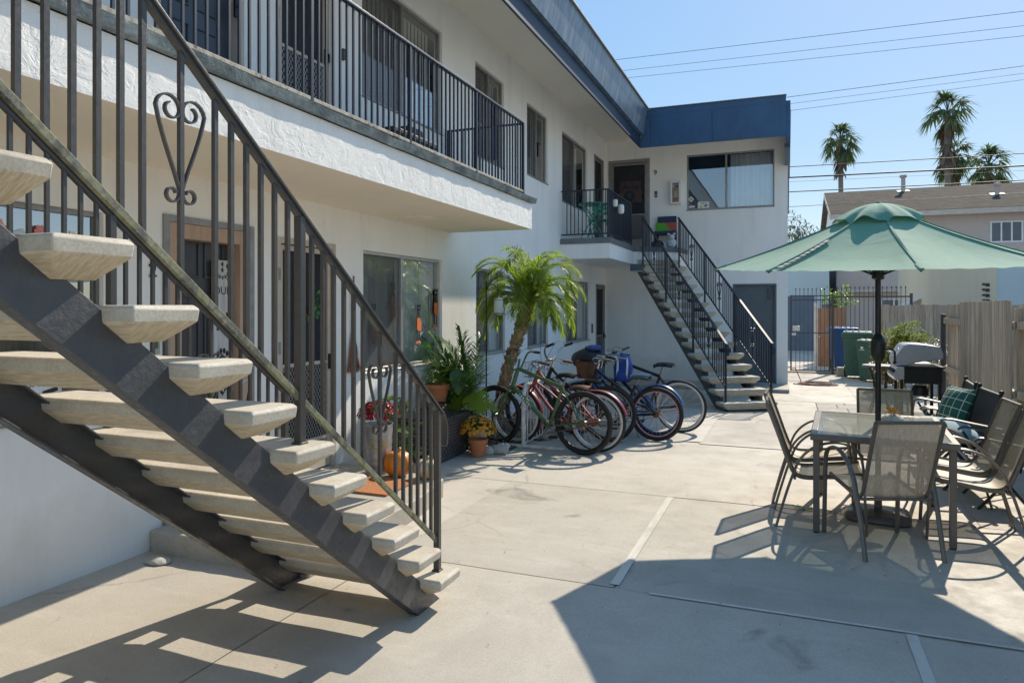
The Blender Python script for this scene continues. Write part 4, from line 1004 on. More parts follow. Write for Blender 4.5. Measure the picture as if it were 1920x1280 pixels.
# ------------------------------------------------------------------ iron gate and fence at the alley
def spear(mb, x, y, z0, z1):
    mb.bar((x, y, z0), (x, y, z1-.05), .014, .014, up=(0, 1, 0)); mb.lathe([(.012, z1-.055), (.02, z1-.035), (0, z1)], 6, (x, y, 0))
GY = 20.1; gzb = gz(20)
gt = thing('iron_gate', 'dark iron picket gate at the end of the walkway beside the wing', 'gate', (.55, GY, gzb))
mb = MB()
for x0, x1, z0, z1 in ((.06, .10, .06, 1.93), (1.0, 1.045, .06, 1.93)): mb.box(x0, x1, GY-.02, GY+.02, gzb+z0, z1)
for z in (gzb+.08, .93, 1.80, 1.91): mb.box(.10, 1.0, GY-.014, GY+.014, z-.014, z+.014)
part(gt, 'gate_frame', mb, K['ironpaint'])
for i in range(8): mb = MB(); x = .20+.10*i; spear(mb, x, GY, gzb+.08, 2.12); part(gt, 'picket', mb, K['ironpaint'])
mb = MB(); mb.box(.12, .30, GY-.03, GY-.015, .98, 1.12); mb.box(.10, .2, GY-.06, GY-.03, .86, .92); part(gt, 'lock_box', mb, K['steel'], .004)
gf = thing('iron_fence', 'dark iron picket fence with spear tips behind the wheeled bins', 'fence', (1.8, GY, gzb))
for x in (1.09, 2.9): part(gf, 'post', MB().box(x-.03, x+.03, GY-.03, GY+.03, gzb, 1.96), K['ironpaint'])
for z in (gzb+.12, 1.88): part(gf, 'rail', MB().box(1.12, 2.87, GY-.015, GY+.015, z-.018, z+.018), K['ironpaint'])
for i in range(16): mb = MB(); spear(mb, 1.20+.105*i, GY, gzb+.08, 2.15); part(gf, 'picket', mb, K['ironpaint'])

# wheeled bins
def bin_(name, label, x, y, s, mt, rz=0):
    t = thing(name, label, 'wheeled bin', (0, 0, 0), 0, 'wheeled bins by the gate')
    w, d, h = .60*s, .68*s, 1.0*s
    mb = MB(); R = []
    for z, k in ((.06, .76), (.5, .87), (.93, .98), (.935, 1.05), (1.0, 1.06)):
        R.append([(-w/2*k, -d/2*k, h*z), (w/2*k, -d/2*k, h*z), (w/2*k, d/2*k, h*z), (-w/2*k, d/2*k, h*z)])
    mb.add([p for r in R for p in r], [(i*4+k, i*4+(k+1) % 4, i*4+4+(k+1) % 4, i*4+4+k) for i in range(4) for k in range(4)]+[(3, 2, 1, 0), (16, 17, 18, 19)])
    part(t, 'tub', mb, mt, .03*s, True)
    mb = MB(); mb.add([(-w*.55, -d*.56, h), (w*.55, -d*.56, h), (w*.55, d*.58, h), (-w*.55, d*.58, h), (-w*.48, -d*.48, h*1.06), (w*.48, -d*.48, h*1.06), (w*.48, d*.5, h*1.07), (-w*.48, d*.5, h*1.07)],
        [(0, 3, 2, 1), (4, 5, 6, 7), (0, 1, 5, 4), (1, 2, 6, 5), (2, 3, 7, 6), (3, 0, 4, 7)])
    for i in range(4): mb.box(-w*.4+w*.22*i, -w*.34+w*.22*i, -d*.4, d*.4, h*1.063, h*1.085)
    part(t, 'lid', mb, mt, .012, True)
    part(t, 'handle', MB().tube([(-w*.4, d*.55, h*.96), (-w*.4, d*.68, h*.98), (w*.4, d*.68, h*.98), (w*.4, d*.55, h*.96)], .016*s, 8), mt, 0, True)
    for sx in (-1, 1):
        mb = MB(); mb.lathe([(.13*s, -.03), (.13*s, .03)], 16, (sx*w*.42, d*.40, .13*s), Matrix.Rotation(pi/2, 3, 'Y')); part(t, 'wheel', mb, K['black'], 0, True)
    t.location = (x, y, gz(y)); t.rotation_euler = (0, 0, rz); return t
K['bingreen'] = mat('green_bin_plastic', (.055, .125, .085), .5, 0, .1, 5); K['binblue'] = mat('blue_bin_plastic', (.02, .085, .24), .45, 0, .1, 5)
bin_('wheeled_bin', 'blue wheeled bin standing behind the iron picket fence', 1.44, 21.6, 1.12, K['binblue'], .1)
bin_('wheeled_bin', 'taller green wheeled bin with ribbed lid before the iron fence', 1.60, 19.2, 1.08, K['bingreen'], -.1)
bs_ = bin_('wheeled_bin', 'shorter green wheeled bin with a white mark, in front of the taller one', 1.82, 18.35, .92, K['bingreen'], -.2)
mb = MB(); mb.lathe([(.035, 0), (.035, .002)], 5, (-.16, -.315, .80), Matrix.Rotation(pi/2, 3, 'X')); mb.box(-.21, -.11, -.316, -.312, .74, .755); part(bs_, 'white_mark', mb, K['paper'], 0, True)
mb = MB(); mb.box(1.17, 1.42, 19.55, 19.8, gz(19.6), gz(19.6)+.22); lone('concrete_block', mb, K['step'], 'pale concrete block beside the gate post and the green bin', 'block', None, .01)

# garden hose coiled by the wing corner
K['hose'] = mat('faded_red_hose', (.26, .115, .095), .55, 0, .2, 9)
hs = thing('garden_hose', 'faded red garden hose coiled on the paving by the wing corner', 'hose', (.6, 17.1, gz(17)))
pts = [(.05, 17.45, .32), (.16, 17.4, .33), (.24, 17.3, .15), (.30, 17.15, .0)]
for i in range(70):
    a = i/70*2*pi*4.6; r = .30+.06*sin(i*.9)+.02*(i % 7)/7
    pts.append((.62+r*1.15*cos(a+2.6), 17.05+r*sin(a+2.6), .012+.006*(i//14)))
pts += [(.3, 16.75, .012), (.15, 16.9, .012), (.12, 17.0, .012)]
mb = MB(); mb.tube([(x, y, gz(y)+z) for x, y, z in pts], .012, 6); part(hs, 'coil', mb, K['hose'])
mb = MB(); mb.tube([(0, 17.45, .22), (.05, 17.45, .22), (.06, 17.45, .19)], .016, 8); mb.ball((.035, 17.45, .26), .025, (1, 1, .4)); part(hs, 'tap', mb, K['steel'])

# ------------------------------------------------------------------ barbecue, side table
K['lid'] = mat('grey_enamel_lid', (.36, .37, .39), .3, .5, .08, 6); K['bbq'] = mat('black_enamel', (.014, .015, .016), .28, .1, .2, 8)
bq = thing('gas_barbecue', 'gas barbecue with a grey lid on a black cart against the fence', 'barbecue', (1.70, 11.3, gz(11.3)))
Y0, Y1 = 11.0, 11.62; zg = gz(11.3)
pf = [(1.40, .80), (1.385, .90), (1.50, 1.085), (1.56, 1.105), (1.74, 1.10), (1.94, 1.07), (1.975, .98), (1.97, .90), (1.74, .87), (1.60, .835), (1.53, .80)]
mb = MB(); mb.prism([(x, Y0, z) for x, z in pf], (0, Y1-Y0, 0)); lid = part(bq, 'lid', mb, K['lid'], .012)
mb = MB(); mb.tube([(1.36, Y0+.08, .98), (1.36, Y1-.08, .98)], .012, 8); mb.bar((1.36, Y0+.1, .98), (1.42, Y0+.1, .96), .015); mb.bar((1.36, Y1-.1, .98), (1.42, Y1-.1, .96), .015); part(lid, 'handle', mb, K['steel'])
mb = MB(); mb.lathe([(.035, 0), (.035, .012)], 16, (1.452, 11.31, 1.0), Matrix.Rotation(radians(-58), 3, 'Y')); part(lid, 'thermometer', mb, K['steel'])
mb = MB(); mb.box(1.50, 1.96, Y0+.01, Y1-.01, .56, .775); mb.box(1.46, 1.99, Y0-.02, Y1+.02, .775, .80); part(bq, 'firebox', mb, K['bbq'], .006)
mb = MB(); mb.prism([(1.42, Y0-.03, .79), (1.36, Y0-.03, .66), (1.39, Y0-.03, .60), (1.50, Y0-.03, .62), (1.50, Y0-.03, .79)], (0, Y1-Y0+.06, 0)); cp = part(bq, 'control_panel', mb, K['steel'], .006)
for i in range(4):
    mb = MB(); mb.lathe([(.028, 0), (.028, .02), (.018, .04)], 12, (1.385, Y0+.09+.15*i, .72), Matrix.Rotation(radians(-66), 3, 'Y')); part(cp, 'knob', mb, K['black'])
for x in (1.47, 1.93):
    for y in (Y0+.02, Y1-.02): part(bq, 'leg', MB().box(x-.02, x+.02, y-.02, y+.02, zg+.01, .77), K['bbq'], .003)
mb = MB(); mb.box(1.45, 1.95, Y0+.03, Y1-.03, zg+.14, zg+.16); part(bq, 'lower_shelf', mb, K['bbq'])
mb = MB(); mb.box(1.46, 1.94, Y1+.03, Y1+.40, .78, .80); part(bq, 'side_shelf', mb, K['lid'], .006)
mb = MB(); mb.lathe([(.06, .36), (.11, .38), (.11, .46), (.08, .52)], 14, (1.72, 11.2, 0)); part(bq, 'drip_cup', mb, K['bbq'])
bt = thing('bistro_table', 'small round black wire table between the bins and the barbecue', 'table', (1.30, 11.9, gz(11.9)))
mb = MB(); mb.lathe([(0, .785), (.24, .785), (.25, .80), (.24, .815), (0, .815)], 28); part(bt, 'table_top', mb, K['armgrey'], 0, True)
for i in range(4):
    a = pi/4+pi/2*i; c_, s_ = cos(a), sin(a)
    part(bt, 'leg', MB().tube(arcpts([(c_*.20, s_*.20, .785), (c_*.13, s_*.13, .62), (c_*.10, s_*.10, .4), (c_*.15, s_*.15, .2), (c_*.22, s_*.22, 0)], 4), .009, 6), K['black'], 0, True)
part(bt, 'ring_brace', MB().tube([(.12*cos(2*pi*k/20), .12*sin(2*pi*k/20), .45) for k in range(20)], .007, 6, True), K['black'], 0, True)
dp = thing('dry_cane_plant', 'clump of dry bamboo canes standing under the barbecue', 'dry plant', (1.75, 12.2, gz(12)))
K['cane'] = mat('dry_cane', (.36, .28, .12), .6, 0, .25, 8); random.seed(8)
for i in range(9):
    x, y = random.uniform(-.2, .25), random.uniform(-.15, .15)
    part(dp, 'cane', MB().tube([(x, y, 0), (x+random.uniform(-.05, .05), y, .3), (x+random.uniform(-.1, .1), y+random.uniform(-.05, .05), random.uniform(.5, .7))], .014, 6), K['cane'], 0, True)

# ------------------------------------------------------------------ shrub in front of the far fence
def clump_leaves(mb, c, r, n, L, w, sc=(1, 1, 1), seed=0, out=.8):
    rg = random.Random(seed); c = V(c)
    for i in range(n):
        d = V((rg.gauss(0, 1), rg.gauss(0, 1), rg.gauss(0, 1))).normalized(); k = r*rg.uniform(.45, 1)**.6
        p = c+V((d.x*k*sc[0], d.y*k*sc[1], d.z*k*sc[2]))
        dr = (d*out+V((rg.uniform(-1, 1), rg.uniform(-1, 1), rg.uniform(-.6, .9)))).normalized()
        mb.leaf(p, dr, L*rg.uniform(.6, 1.3), w*rg.uniform(.7, 1.2), fold=.2, droop=.2)
rg = random.Random(31)
K['nand'] = leafmat('nandina_leaf', (.06, .11, .02), (.22, .25, .04), .4, .6, .2); K['nandr'] = leafmat('red_tip_leaf', (.20, .07, .03), (.30, .17, .06), .35); K['brownl'] = leafmat('brown_hedge_leaf', (.12, .085, .045), (.20, .15, .08), .2)
bu = thing('shrub', 'leafy green and red tipped shrub behind the barbecue at the far fence', 'shrub', (2.0, 15.8, gz(16)))
mb = MB(); mr = MB(); mk = MB()
for i in range(34):
    x, z = rg.uniform(1.72, 2.55), rg.uniform(.25, 1.15)
    if z > 1.0 and x > 2.3: z -= .25
    clump_leaves(mb if z > .55 else mk if rg.random() < .4 else mb, (x, 15.8+rg.uniform(-.45, .3), z), rg.uniform(.16, .28), 150, .075, .03, seed=i)
    if rg.random() < .6: clump_leaves(mr, (x-.05, 15.45+rg.uniform(-.2, .2), z-.1), .2, 45, .06, .022, seed=100+i)
part(bu, 'foliage', mb, K['nand']); part(bu, 'red_tips', mr, K['nandr']); part(bu, 'inner_foliage', mk, K['brownl'])
mb = MB()
for i in range(14): x = rg.uniform(1.8, 2.5); mb.tube([(x, 15.8, gz(16)), (x+rg.uniform(-.1, .1), 15.7, .5), (x+rg.uniform(-.15, .15), 15.7, 1.)], .008, 5)
part(bu, 'stems', mb, K['cane'])
hg = thing('hedge', 'clipped brownish hedge between the shrub and the board fence', 'hedge', (2.75, 15.6, gz(16)))
mb = MB()
for i in range(24): clump_leaves(mb, (rg.uniform(2.35, 3.1), 15.6+rg.uniform(-.25, .25), rg.uniform(.15, .86)), .2, 75, .05, .024, seed=300+i, out=.5)
part(hg, 'foliage', mb, K['brownl'])
mb = MB()
for i in range(7): x = 2.4+.1*i; mb.tube([(x, 15.6, gz(16)), (x, 15.6, .8)], .012, 5)
part(hg, 'stems', mb, K['cane'])

# ------------------------------------------------------------------ neighbouring houses
K['pinkwall'] = stucco('pink_grey_stucco', (.52, .44, .40), .25); K['creamwall'] = stucco('cream_block_wall', (.60, .54, .41), .2); K['bluewall'] = stucco('pale_blue_stucco', (.46, .55, .57), .2); K['bluedark'] = mat('slate_blue_garage', (.10, .14, .19), .6, 0, .12, 2)
def _shingle():
    m, nt, b = nodes('asphalt_shingle'); co = objco(nt)
    br = N(nt, 'ShaderNodeTexBrick'); br.inputs['Scale'].default_value = 1; br.inputs['Brick Width'].default_value = .30; br.inputs['Row Height'].default_value = .17; br.inputs['Mortar Size'].default_value = .01
    br.inputs['Color1'].default_value = (.085, .072, .058, 1); br.inputs['Color2'].default_value = (.13, .112, .092, 1); br.inputs['Mortar'].default_value = (.06, .05, .045, 1)
    nt.links.new(co, br.inputs[0]); sp = noise(nt, 7, 8, .8, co)
    nt.links.new(mixc(nt, ramp(nt, sp, [(.60, 0.), (.66, .8)]), br.outputs[0], (.36, .33, .29)), b.inputs['Base Color']); b.inputs['Roughness'].default_value = .9; b.inputs['Specular IOR Level'].default_value = .03; bump(nt, b, sp, .7, .02); return m
K['shingle'] = _shingle(); K['trimtan'] = mat('tan_trim', (.50, .43, .36), .6)
hs2 = thing('pink_house', 'two-storey pink grey house with a brown shingle roof beyond the alley', 'house', (8, 36, 0))
HX, HY = 1.64, 32.
mb = MB(); mb.box(HX+.25, 22, HY, 42, -1, 5.35); part(hs2, 'wall', mb, K['pinkwall'])
mb = MB(); mb.prism([(HX+.25, HY, 5.35), (HX+.25, 42, 5.35), (HX+.25, 37, 6.95)], (20, 0, 0)); part(hs2, 'gable_wall', mb, K['white'])
def slab(p0, p1, p2, p3, th): return MB().prism([p0, p1, p2, p3], (0, 0, -th))
rf_ = part(hs2, 'roof', slab((HX, HY-.5, 5.42), (23, HY-.5, 5.42), (23, 37, 7.12), (HX, 37, 7.12), .06), K['shingle'])
part(hs2, 'roof', slab((HX, 37, 7.12), (23, 37, 7.12), (23, 42.5, 5.42), (HX, 42.5, 5.42), .06), K['shingle'])
mb = MB(); mb.box(HX, 23, HY-.53, HY-.50, 5.2, 5.40); part(rf_, 'fascia_board', mb, K['trimtan'])
mb = MB(); mb.prism([(HX-.02, HY-.5, 5.40), (HX-.02, 37, 7.10), (HX-.02, 37, 6.88), (HX-.02, HY-.5, 5.18)], (.06, 0, 0)); part(rf_, 'barge_board', mb, K['trimtan'])
for x, y, h in ((4.9, 36.2, .62), (8.05, 34.2, .35)):
    z = 5.42+(y-HY+.5)*.309; mb = MB(); mb.lathe([(.09, z-.1), (.09, z+h), (.15, z+h+.02), (.15, z+h+.12), (.0, z+h+.16)], 12, (x, y, 0)); part(rf_, 'vent_pipe', mb, K['pinkwall'])
    mb = MB(); mb.obox((x, y, z+.03), (.5, .4, .012), Matrix.Rotation(radians(17.2), 3, 'X')); part(rf_, 'flashing', mb, K['trimtan'])
mb = MB(); mb.box(HX+.27, 6.6, HY-.35, HY, 2.22, 2.34); part(hs2, 'ledge', mb, K['trimtan'])
mb = MB(); mb.box(5.32, 5.36, HY-.02, HY, 2.4, 5.2); part(hs2, 'wall_joint', mb, K['trimtan'])
def hwin(o, x0, x1, z0, z1, y, parts_=3):
    mb = MB(); e = .05
    mb.box(x0, x1, y-.03, y+.02, z0, z0+e); mb.box(x0, x1, y-.03, y+.02, z1-e, z1)
    for i in range(parts_+1): xx = x0+(x1-x0-e)*i/parts_; mb.box(xx, xx+e, y-.03, y+.02, z0+e, z1-e)
    wn = part(o, 'window', mb, K['white']); mb = MB(); mb.add([(x0, y-.012, z0), (x1, y-.012, z0), (x1, y-.012, z1), (x0, y-.012, z1)], [(0, 1, 2, 3)]); part(wn, 'pane', mb, mat('far_window_glass', (.09, .11, .13), .1, 0, .3, 1.2)); return wn
hwin(hs2, 7.30, 8.36, 4.1, 4.92, HY); hwin(hs2, 3.55, 5.3, .9, 1.95, HY, 4)
mb = MB(); mb.tube([(HX+.6, HY, 3.45), (HX+.6, HY-.12, 3.42), (HX+.66, HY-.2, 3.36)], .05, 8); part(hs2, 'wall_lamp', mb, K['steel'])
cb = thing('cream_garage', 'low cream block garage behind the board fence', 'garage', (4, 21, 0))
mb = MB(); mb.box(3.50, 4.70, 20, 27, -1, 2.95); part(cb, 'wall', mb, K['creamwall'])
mb = MB(); mb.box(3.46, 4.695, 19.96, 27, 2.952, 3.05); part(cb, 'roof', mb, K['trimtan'])
mb = MB()
vb = None
for i in range(4):
    m2 = MB(); m2.box(4.47, 4.55, 19.985, 20.01, 1.72+.13*i, 1.80+.13*i); m2.box(4.40, 4.46, 19.985, 20.01, 1.75+.13*i, 1.80+.13*i); part(cb, 'vent_opening', m2, K['ink'])
part(cb, 'wall_bracket', MB().box(4.0, 4.18, 19.93, 19.999, 1.66, 1.70), K['charcoal'])
bb = thing('blue_garage', 'pale blue garage at the far right edge behind the board fence', 'garage', (6, 21, 0))
mb = MB(); mb.box(4.703, 9, 20.02, 27, -1, 2.95); part(bb, 'wall', mb, K['bluewall']); mb = MB(); mb.box(4.70, 9.1, 19.98, 27.1, 2.952, 3.06); part(bb, 'roof', mb, K['trimtan'])
lb_ = thing('blue_outbuilding', 'pale blue outbuilding with a dark garage door seen through the iron gate', 'outbuilding', (0, 33, 0))
mb = MB(); mb.box(-5, 1.56, 31, 39, -1, 3.5); part(lb_, 'wall', mb, K['bluewall']); mb = MB(); mb.box(-5.2, 1.6, 30.8, 39, 3.502, 3.62); part(lb_, 'roof', mb, K['trimtan'])
mb = MB(); mb.box(-2.2, 1.0, 30.94, 30.998, -.5, 2.05); part(lb_, 'garage_door', mb, K['bluedark'])
wg = thing('board_gate', 'plain reddish brown board gate standing behind the iron gate', 'gate', (1.25, 23, 0))
K['redwood'] = weathered('redwood_board', (.22, .115, .065), (.30, .165, .10), (.34, .20, .13), (3, 3, .6))
mb = MB(); mb.box(.84, 1.30, 23, 23.03, -.2, 1.58); part(wg, 'gate_leaf', mb, K['redwood'], .004); mb = MB(); mb.box(1.305, 1.62, 23, 23.03, -.2, 1.60); part(wg, 'side_panel', mb, K['redwood'], .004)
mb = MB(); mb.ball((.90, 22.98, .72), .03); part(wg, 'handle', mb, K['steel'])
mb = MB(); mb.box(.74, .838, 23, 23.1, -.3, 1.75); part(wg, 'post', mb, K['strip'])
pl = thing('potted_shrub', 'leafy potted shrub on a dark pole above the board gate', 'shrub', (1.05, 25.5, 0))
mb = MB()
for i in range(7): clump_leaves(mb, (1.15+.12*i+rg.uniform(-.1, .1), 25.5, 1.9+rg.uniform(-.15, .22)), .24, 60, .12, .05, seed=500+i)
part(pl, 'foliage', mb, K['lime']); mb = MB(); mb.lathe([(.16, -.2), (.2, 1.7)], 10, (1.25, 25.5, 0)); part(pl, 'pot', mb, K['charcoal'])
dm = thing('skylight_dome', 'pale blue curved canopy showing above the far board fence', 'canopy', (4.2, 24, 0))
mb = MB(); mb.grid(lambda u, v: (3.05+1.2*u, 22.5+1.5*v, 1.62+.34*sin(pi*.62*u+.02)), 14, 2); part(dm, 'sheet', mb, mat('pale_sheet', (.55, .62, .70), .35)); part(dm, 'leg', MB().box(3.05, 3.09, 22.5, 22.54, -.3, 1.63), K['alu'])

# ------------------------------------------------------------------ fan palms beyond the roofs
K['fan'] = leafmat('fan_palm_leaf', (.06, .10, .06), (.13, .17, .09), .3, .7, .15); K['skirt'] = leafmat('dry_palm_skirt', (.11, .085, .06), (.18, .14, .10), .1, .8); K['ptrunk'] = mat('palm_trunk', (.17, .145, .125), .9, 0, .25, 2, 8, .03, .6, stretch=(1, 1, 6))  # fan leaf colours are lightened to carry distance haze
def fan_leaf(mb, p, d, L, rg, droop):
    d = d.normalized(); side = d.cross(V((0, 0, 1)))
    if side.length < .05: side = V((1, 0, 0))
    side.normalize(); pe = p+d*(L*.45)
    mb.bar(p, pe, .05, .03)
    for k in range(11):
        a = radians(-78+156*k/10); dd = (d*cos(a)+side*sin(a)); dd.z -= droop*rg.uniform(.5, 1.3)
        mb.leaf(pe, dd, L*.62*rg.uniform(.75, 1.1), .15, fold=.25, droop=.45)
def fan_palm(label, x, y, ztop, s, seed, zbase=-.5, lean=0, skirt=1.6):
    t = thing('fan_palm', label, 'palm tree', (x, y, zbase), 0, 'fan palms beyond the roofs'); rg = random.Random(seed)
    part(t, 'trunk', MB().tube([(x+lean*(1-k/6)**2, y, zbase+(ztop-zbase)*k/6) for k in range(7)], [.34*s, .27*s, .24*s, .22*s, .21*s, .21*s, .2*s], 9), K['ptrunk'])
    mb = MB()
    for i in range(38):
        e = radians(rg.uniform(-50, 85)); a = rg.uniform(0, 2*pi); d = V((cos(a)*cos(e), sin(a)*cos(e), sin(e)))
        fan_leaf(mb, V((x, y, ztop-.25*s+.3*s*sin(e)))+d*.12*s, d, s*rg.uniform(1.5, 2.15), rg, .25 if e > .6 else .55)
    part(t, 'crown', mb, K['fan'])
    mb = MB()
    for i in range(60):
        a = rg.uniform(0, 2*pi); z = ztop-rg.uniform(.5, skirt+.6)*s; d = V((cos(a)*.42, sin(a)*.42, -.9))
        mb.leaf((x+cos(a)*.2*s, y+sin(a)*.2*s, z), d, s*rg.uniform(.8, 1.25), .30*s, fold=.3, seg=3)
    part(t, 'dry_skirt', mb, K['skirt'])
    return t
fan_palm('single tall fan palm with bare trunk left of the other palms', 4.45, 70, 16.7, 1., 1, lean=.5, skirt=2.2)
fan_palm('tallest fan palm with a shaggy double crown', 12.85, 70, 18.4, 1.22, 2, skirt=3.2)
fan_palm('shorter fan palm tucked right behind the tallest one', 14.0, 74, 15.4, 1.05, 3, skirt=1.4)
fan_palm('low fan palm farthest right, trunk hidden by the roof', 15.85, 70, 13.6, 1.08, 4, skirt=2.)
tr = thing('far_tree', 'small grey green tree top showing between the wing and the parasol', 'tree', (.75, 60, 0))
mb = MB()
for i in range(26): clump_leaves(mb, (.75+rg.gauss(0, .7), 60+rg.gauss(0, .7), 7.3+rg.gauss(0, .55)), .5, 34, .32, .12, seed=700+i)
part(tr, 'crown', mb, leafmat('grey_green_leaf', (.10, .13, .10), (.15, .18, .14), .2)); part(tr, 'trunk', MB().tube([(.75, 60, -.5), (.8, 60, 3.5), (.75, 60, 7.2)], [.3, .24, .1], 8), K['ptrunk'])

# ------------------------------------------------------------------ overhead cables
K['cable'] = mat('cable', (.03, .03, .032), .6)
f_, th_ = 1310., math.atan(517/1310)
def at_depth(px, py, y):
    xc = (px-960)/f_; rx, ry = -sin(th_)+xc*cos(th_), cos(th_)+xc*sin(th_); t = y/ry; return V((t*rx, y, 1.62+t*(575-py)/f_))
def cable(p, q, y, r, label):
    a, b = at_depth(*p, y), at_depth(*q, y); d = b-a; a2 = a-d*.6; b2 = b+d*.35
    L = [a2.lerp(b2, k/24) for k in range(25)]
    sag = .0012*(b2-a2).length
    for k, v_ in enumerate(L): v_.z -= sag*4*(k/24)*(1-k/24)-sag*.9
    lone('overhead_cable', MB().tube(L, r, 5), K['cable'], label, 'cable', 'overhead cables')
cable((1150, 113), (1920, 22), 34, .011, 'topmost thin cable crossing the sky from the main roof edge')
cable((1166, 133), (1920, 49), 34, .009, 'second thin cable from the top of the sky')
cable((1180, 146), (1920, 68), 34, .009, 'third thin cable from the top, meeting the roof corner')
cable((1480, 182), (1920, 124), 34, .012, 'cable leaving the top corner of the navy wing fascia')
cable((1480, 195), (1920, 138), 34, .008, 'thin middle cable just under the one at the navy fascia corner')
cable((1480, 208), (1920, 150), 34, .009, 'cable passing above the first palm crown, lowest of its trio')
cable((1480, 313), (1920, 288), 30.5, .016, 'cable crossing the trunk of the single palm, upper of the low wires')
cable((1480, 333), (1920, 311), 30.5, .030, 'thickest low cable running across the palm trunks')
cable((1480, 341), (1920, 320), 30.5, .006, 'hair-thin wire just below the thickest cable')
cable((1478, 360), (1920, 338), 30.5, .020, 'low cable running along the shingle roof ridge')
cable((1478, 388), (1920, 362), 30.5, .010, 'lowest cable, hanging in front of the shingle roof')

# ------------------------------------------------------------------ bicycles and their rack
K['chrome'] = mat('chrome', (.55, .55, .56), .22, .95, .1, 20); K['dullmetal'] = mat('dull_alloy', (.30, .29, .27), .4, .8, .2, 20)
K['whitewall'] = mat('whitewall_rubber', (.60, .58, .54), .7, 0, .1, 12); K['rust'] = mat('rusty_metal', (.19, .095, .055), .65, .4, .4, 25)
def paint(n, c, r=.3): return mat(n, c, r, .1, .12, 18)
def ringtube(mb, c, R, r, n=40, m=8, y=0):
    mb.tube([(c[0]+R*cos(2*pi*k/n), y, c[1]+R*sin(2*pi*k/n)) for k in range(n)], r, m, True, ref=(0, 1, 0)); return mb
def bicycle(label, R=.34, tr=.027, wb=1.08, frame='diamond', fmat=None, fork=None, rim='dullmetal', wall=False, bars='cruiser', grip='black', seat='black', seat_h=.86, fender=None, basket=None, chain=True, handle_h=1.02, kick=False, steer=0.):
    t = thing('bicycle', label, 'bicycle', (0, 0, 0), 0, 'bicycles parked at the rack'); P = lambda o, nm, mb, mt, bv=0: part(o, nm, mb, mt if not isinstance(mt, str) else K[mt], bv, True)
    fm = fmat; fk = fork or fm
    ra, fa = (0, R), (wb, R); bb = (.43, .29); ht, hb = (wb-.30, .90*R/.34*.98), (wb-.235, .72); st = (.27, min(.74, seat_h-.12))
    v = lambda p, y=0: (p[0], y, p[1])
    mb = MB()
    if frame == 'diamond':
        mb.tube([v(ht), v(st)], .023, 10); mb.tube([v(hb), v(bb)], .028, 10)
    elif frame == 'cruiser':
        mb.tube(arcpts([v((ht[0], ht[1]-.02)), v((.60, .72)), v((.42, .60)), v((.335, .52))], 6), .019, 10); mb.tube(arcpts([v(hb), v((.66, .52)), v(bb)], 6), .022, 10)
        mb.tube(arcpts([v((hb[0]-.01, hb[1]+.05)), v((.60, .64)), v((.40, .50)), v((.2, .43)), v((.02, R+.01))], 6), .012, 8)
    else:
        mb.tube(arcpts([v(hb), v((.70, .50)), v((.55, .37)), v(bb)], 6), .024, 10); mb.tube(arcpts([v((ht[0]+.02, ht[1]-.06)), v((.66, .58)), v((.5, .44)), v((.38, .40))], 6), .017, 10)
    mb.tube([v(bb), v(st)], .021, 10); mb.tube([v(ht), v(hb)], .026, 10)
    for s in (-1, 1):
        mb.tube([v(bb, s*.02), v(ra, s*.06)], .011, 8); mb.tube([v((st[0]-.005, st[1]-.02), s*.012), v(ra, s*.06)], .010, 8)
    fo = P(t, 'frame', mb, fm)
    # front end turns with the steering angle about the head tube
    mb = MB(); 
    for s in (-1, 1): mb.tube(arcpts([v((hb[0]+.005, hb[1]-.01), s*.05), v((hb[0]+.11, (hb[1]+R)/2), s*.055), v(fa, s*.058)], 5), .0125, 8)
    mb.tube([v((hb[0]+.005, hb[1]-.005), -.055), v((hb[0]+.005, hb[1]-.005), .055)], .016, 8); P(t, 'fork', mb, fk)
    for nm, c in (('wheel', ra), ('wheel', fa)):
        wh = P(t, nm, MB().tube([v(c, -.055), v(c, .055)], .022, 12), 'dullmetal')
        P(wh, 'tyre', ringtube(MB(), c, R-tr, tr, 52, 10), 'rubber')
        if wall:
            mb = MB(); 
            for s in (-1, 1): ringtube(mb, c, R-tr*1.55, tr*.62, 52, 6, s*tr*.62)
            P(wh, 'white_wall', mb, 'whitewall')
        mb = MB(); mb.tube([(c[0]+(R-2*tr-.004)*cos(2*pi*k/52), 0, c[1]+(R-2*tr-.004)*sin(2*pi*k/52)) for k in range(52)], 1, 6, True, flat=(.016, .009), ref=(0, 1, 0)); P(wh, 'rim', mb, rim)
        mb = MB()
        for k in range(32):
            a = 2*pi*k/32; b = a+(.35 if k % 4 < 2 else -.35); s = 1 if k % 2 else -1
            mb.tube([(c[0]+.02*cos(b), s*.03, c[1]+.02*sin(b)), (c[0]+(R-2*tr)*cos(a), 0, c[1]+(R-2*tr)*sin(a))], .0013, 3, caps=False)
        P(wh, 'spokes', mb, 'chrome')
    mb = MB(); mb.tube([v(st), v((st[0]-.05, seat_h-.03))], .0135, 8); P(t, 'seat_post', mb, 'dullmetal')
    mb = MB(); sx, sz = st[0]-.055, seat_h
    def sad(a, b):
        x = -.13+.27*a; w = .085*(1-a)**.8*(1 if a > .1 else .85)+.022; yy = (2*b-1)
        return (sx+x, yy*w, sz+.012*sin(pi*a*1.2)-.035*abs(yy)**2.5-(.012 if a > .85 else 0))
    mb.grid(sad, 12, 8); mb.grid(lambda a, b: (lambda q: (q[0], q[1]*.9, q[2]-.035+.02*abs(2*b-1)))(sad(a, 1-b)), 12, 8)
    P(t, 'saddle', mb, seat)
    # handlebars
    hx0, hz0 = ht[0]-.02, ht[1]+.03
    mb = MB(); mb.tube([v(ht), v((hx0, handle_h-.04 if bars != 'ape' else hz0+.05))], .014, 8)
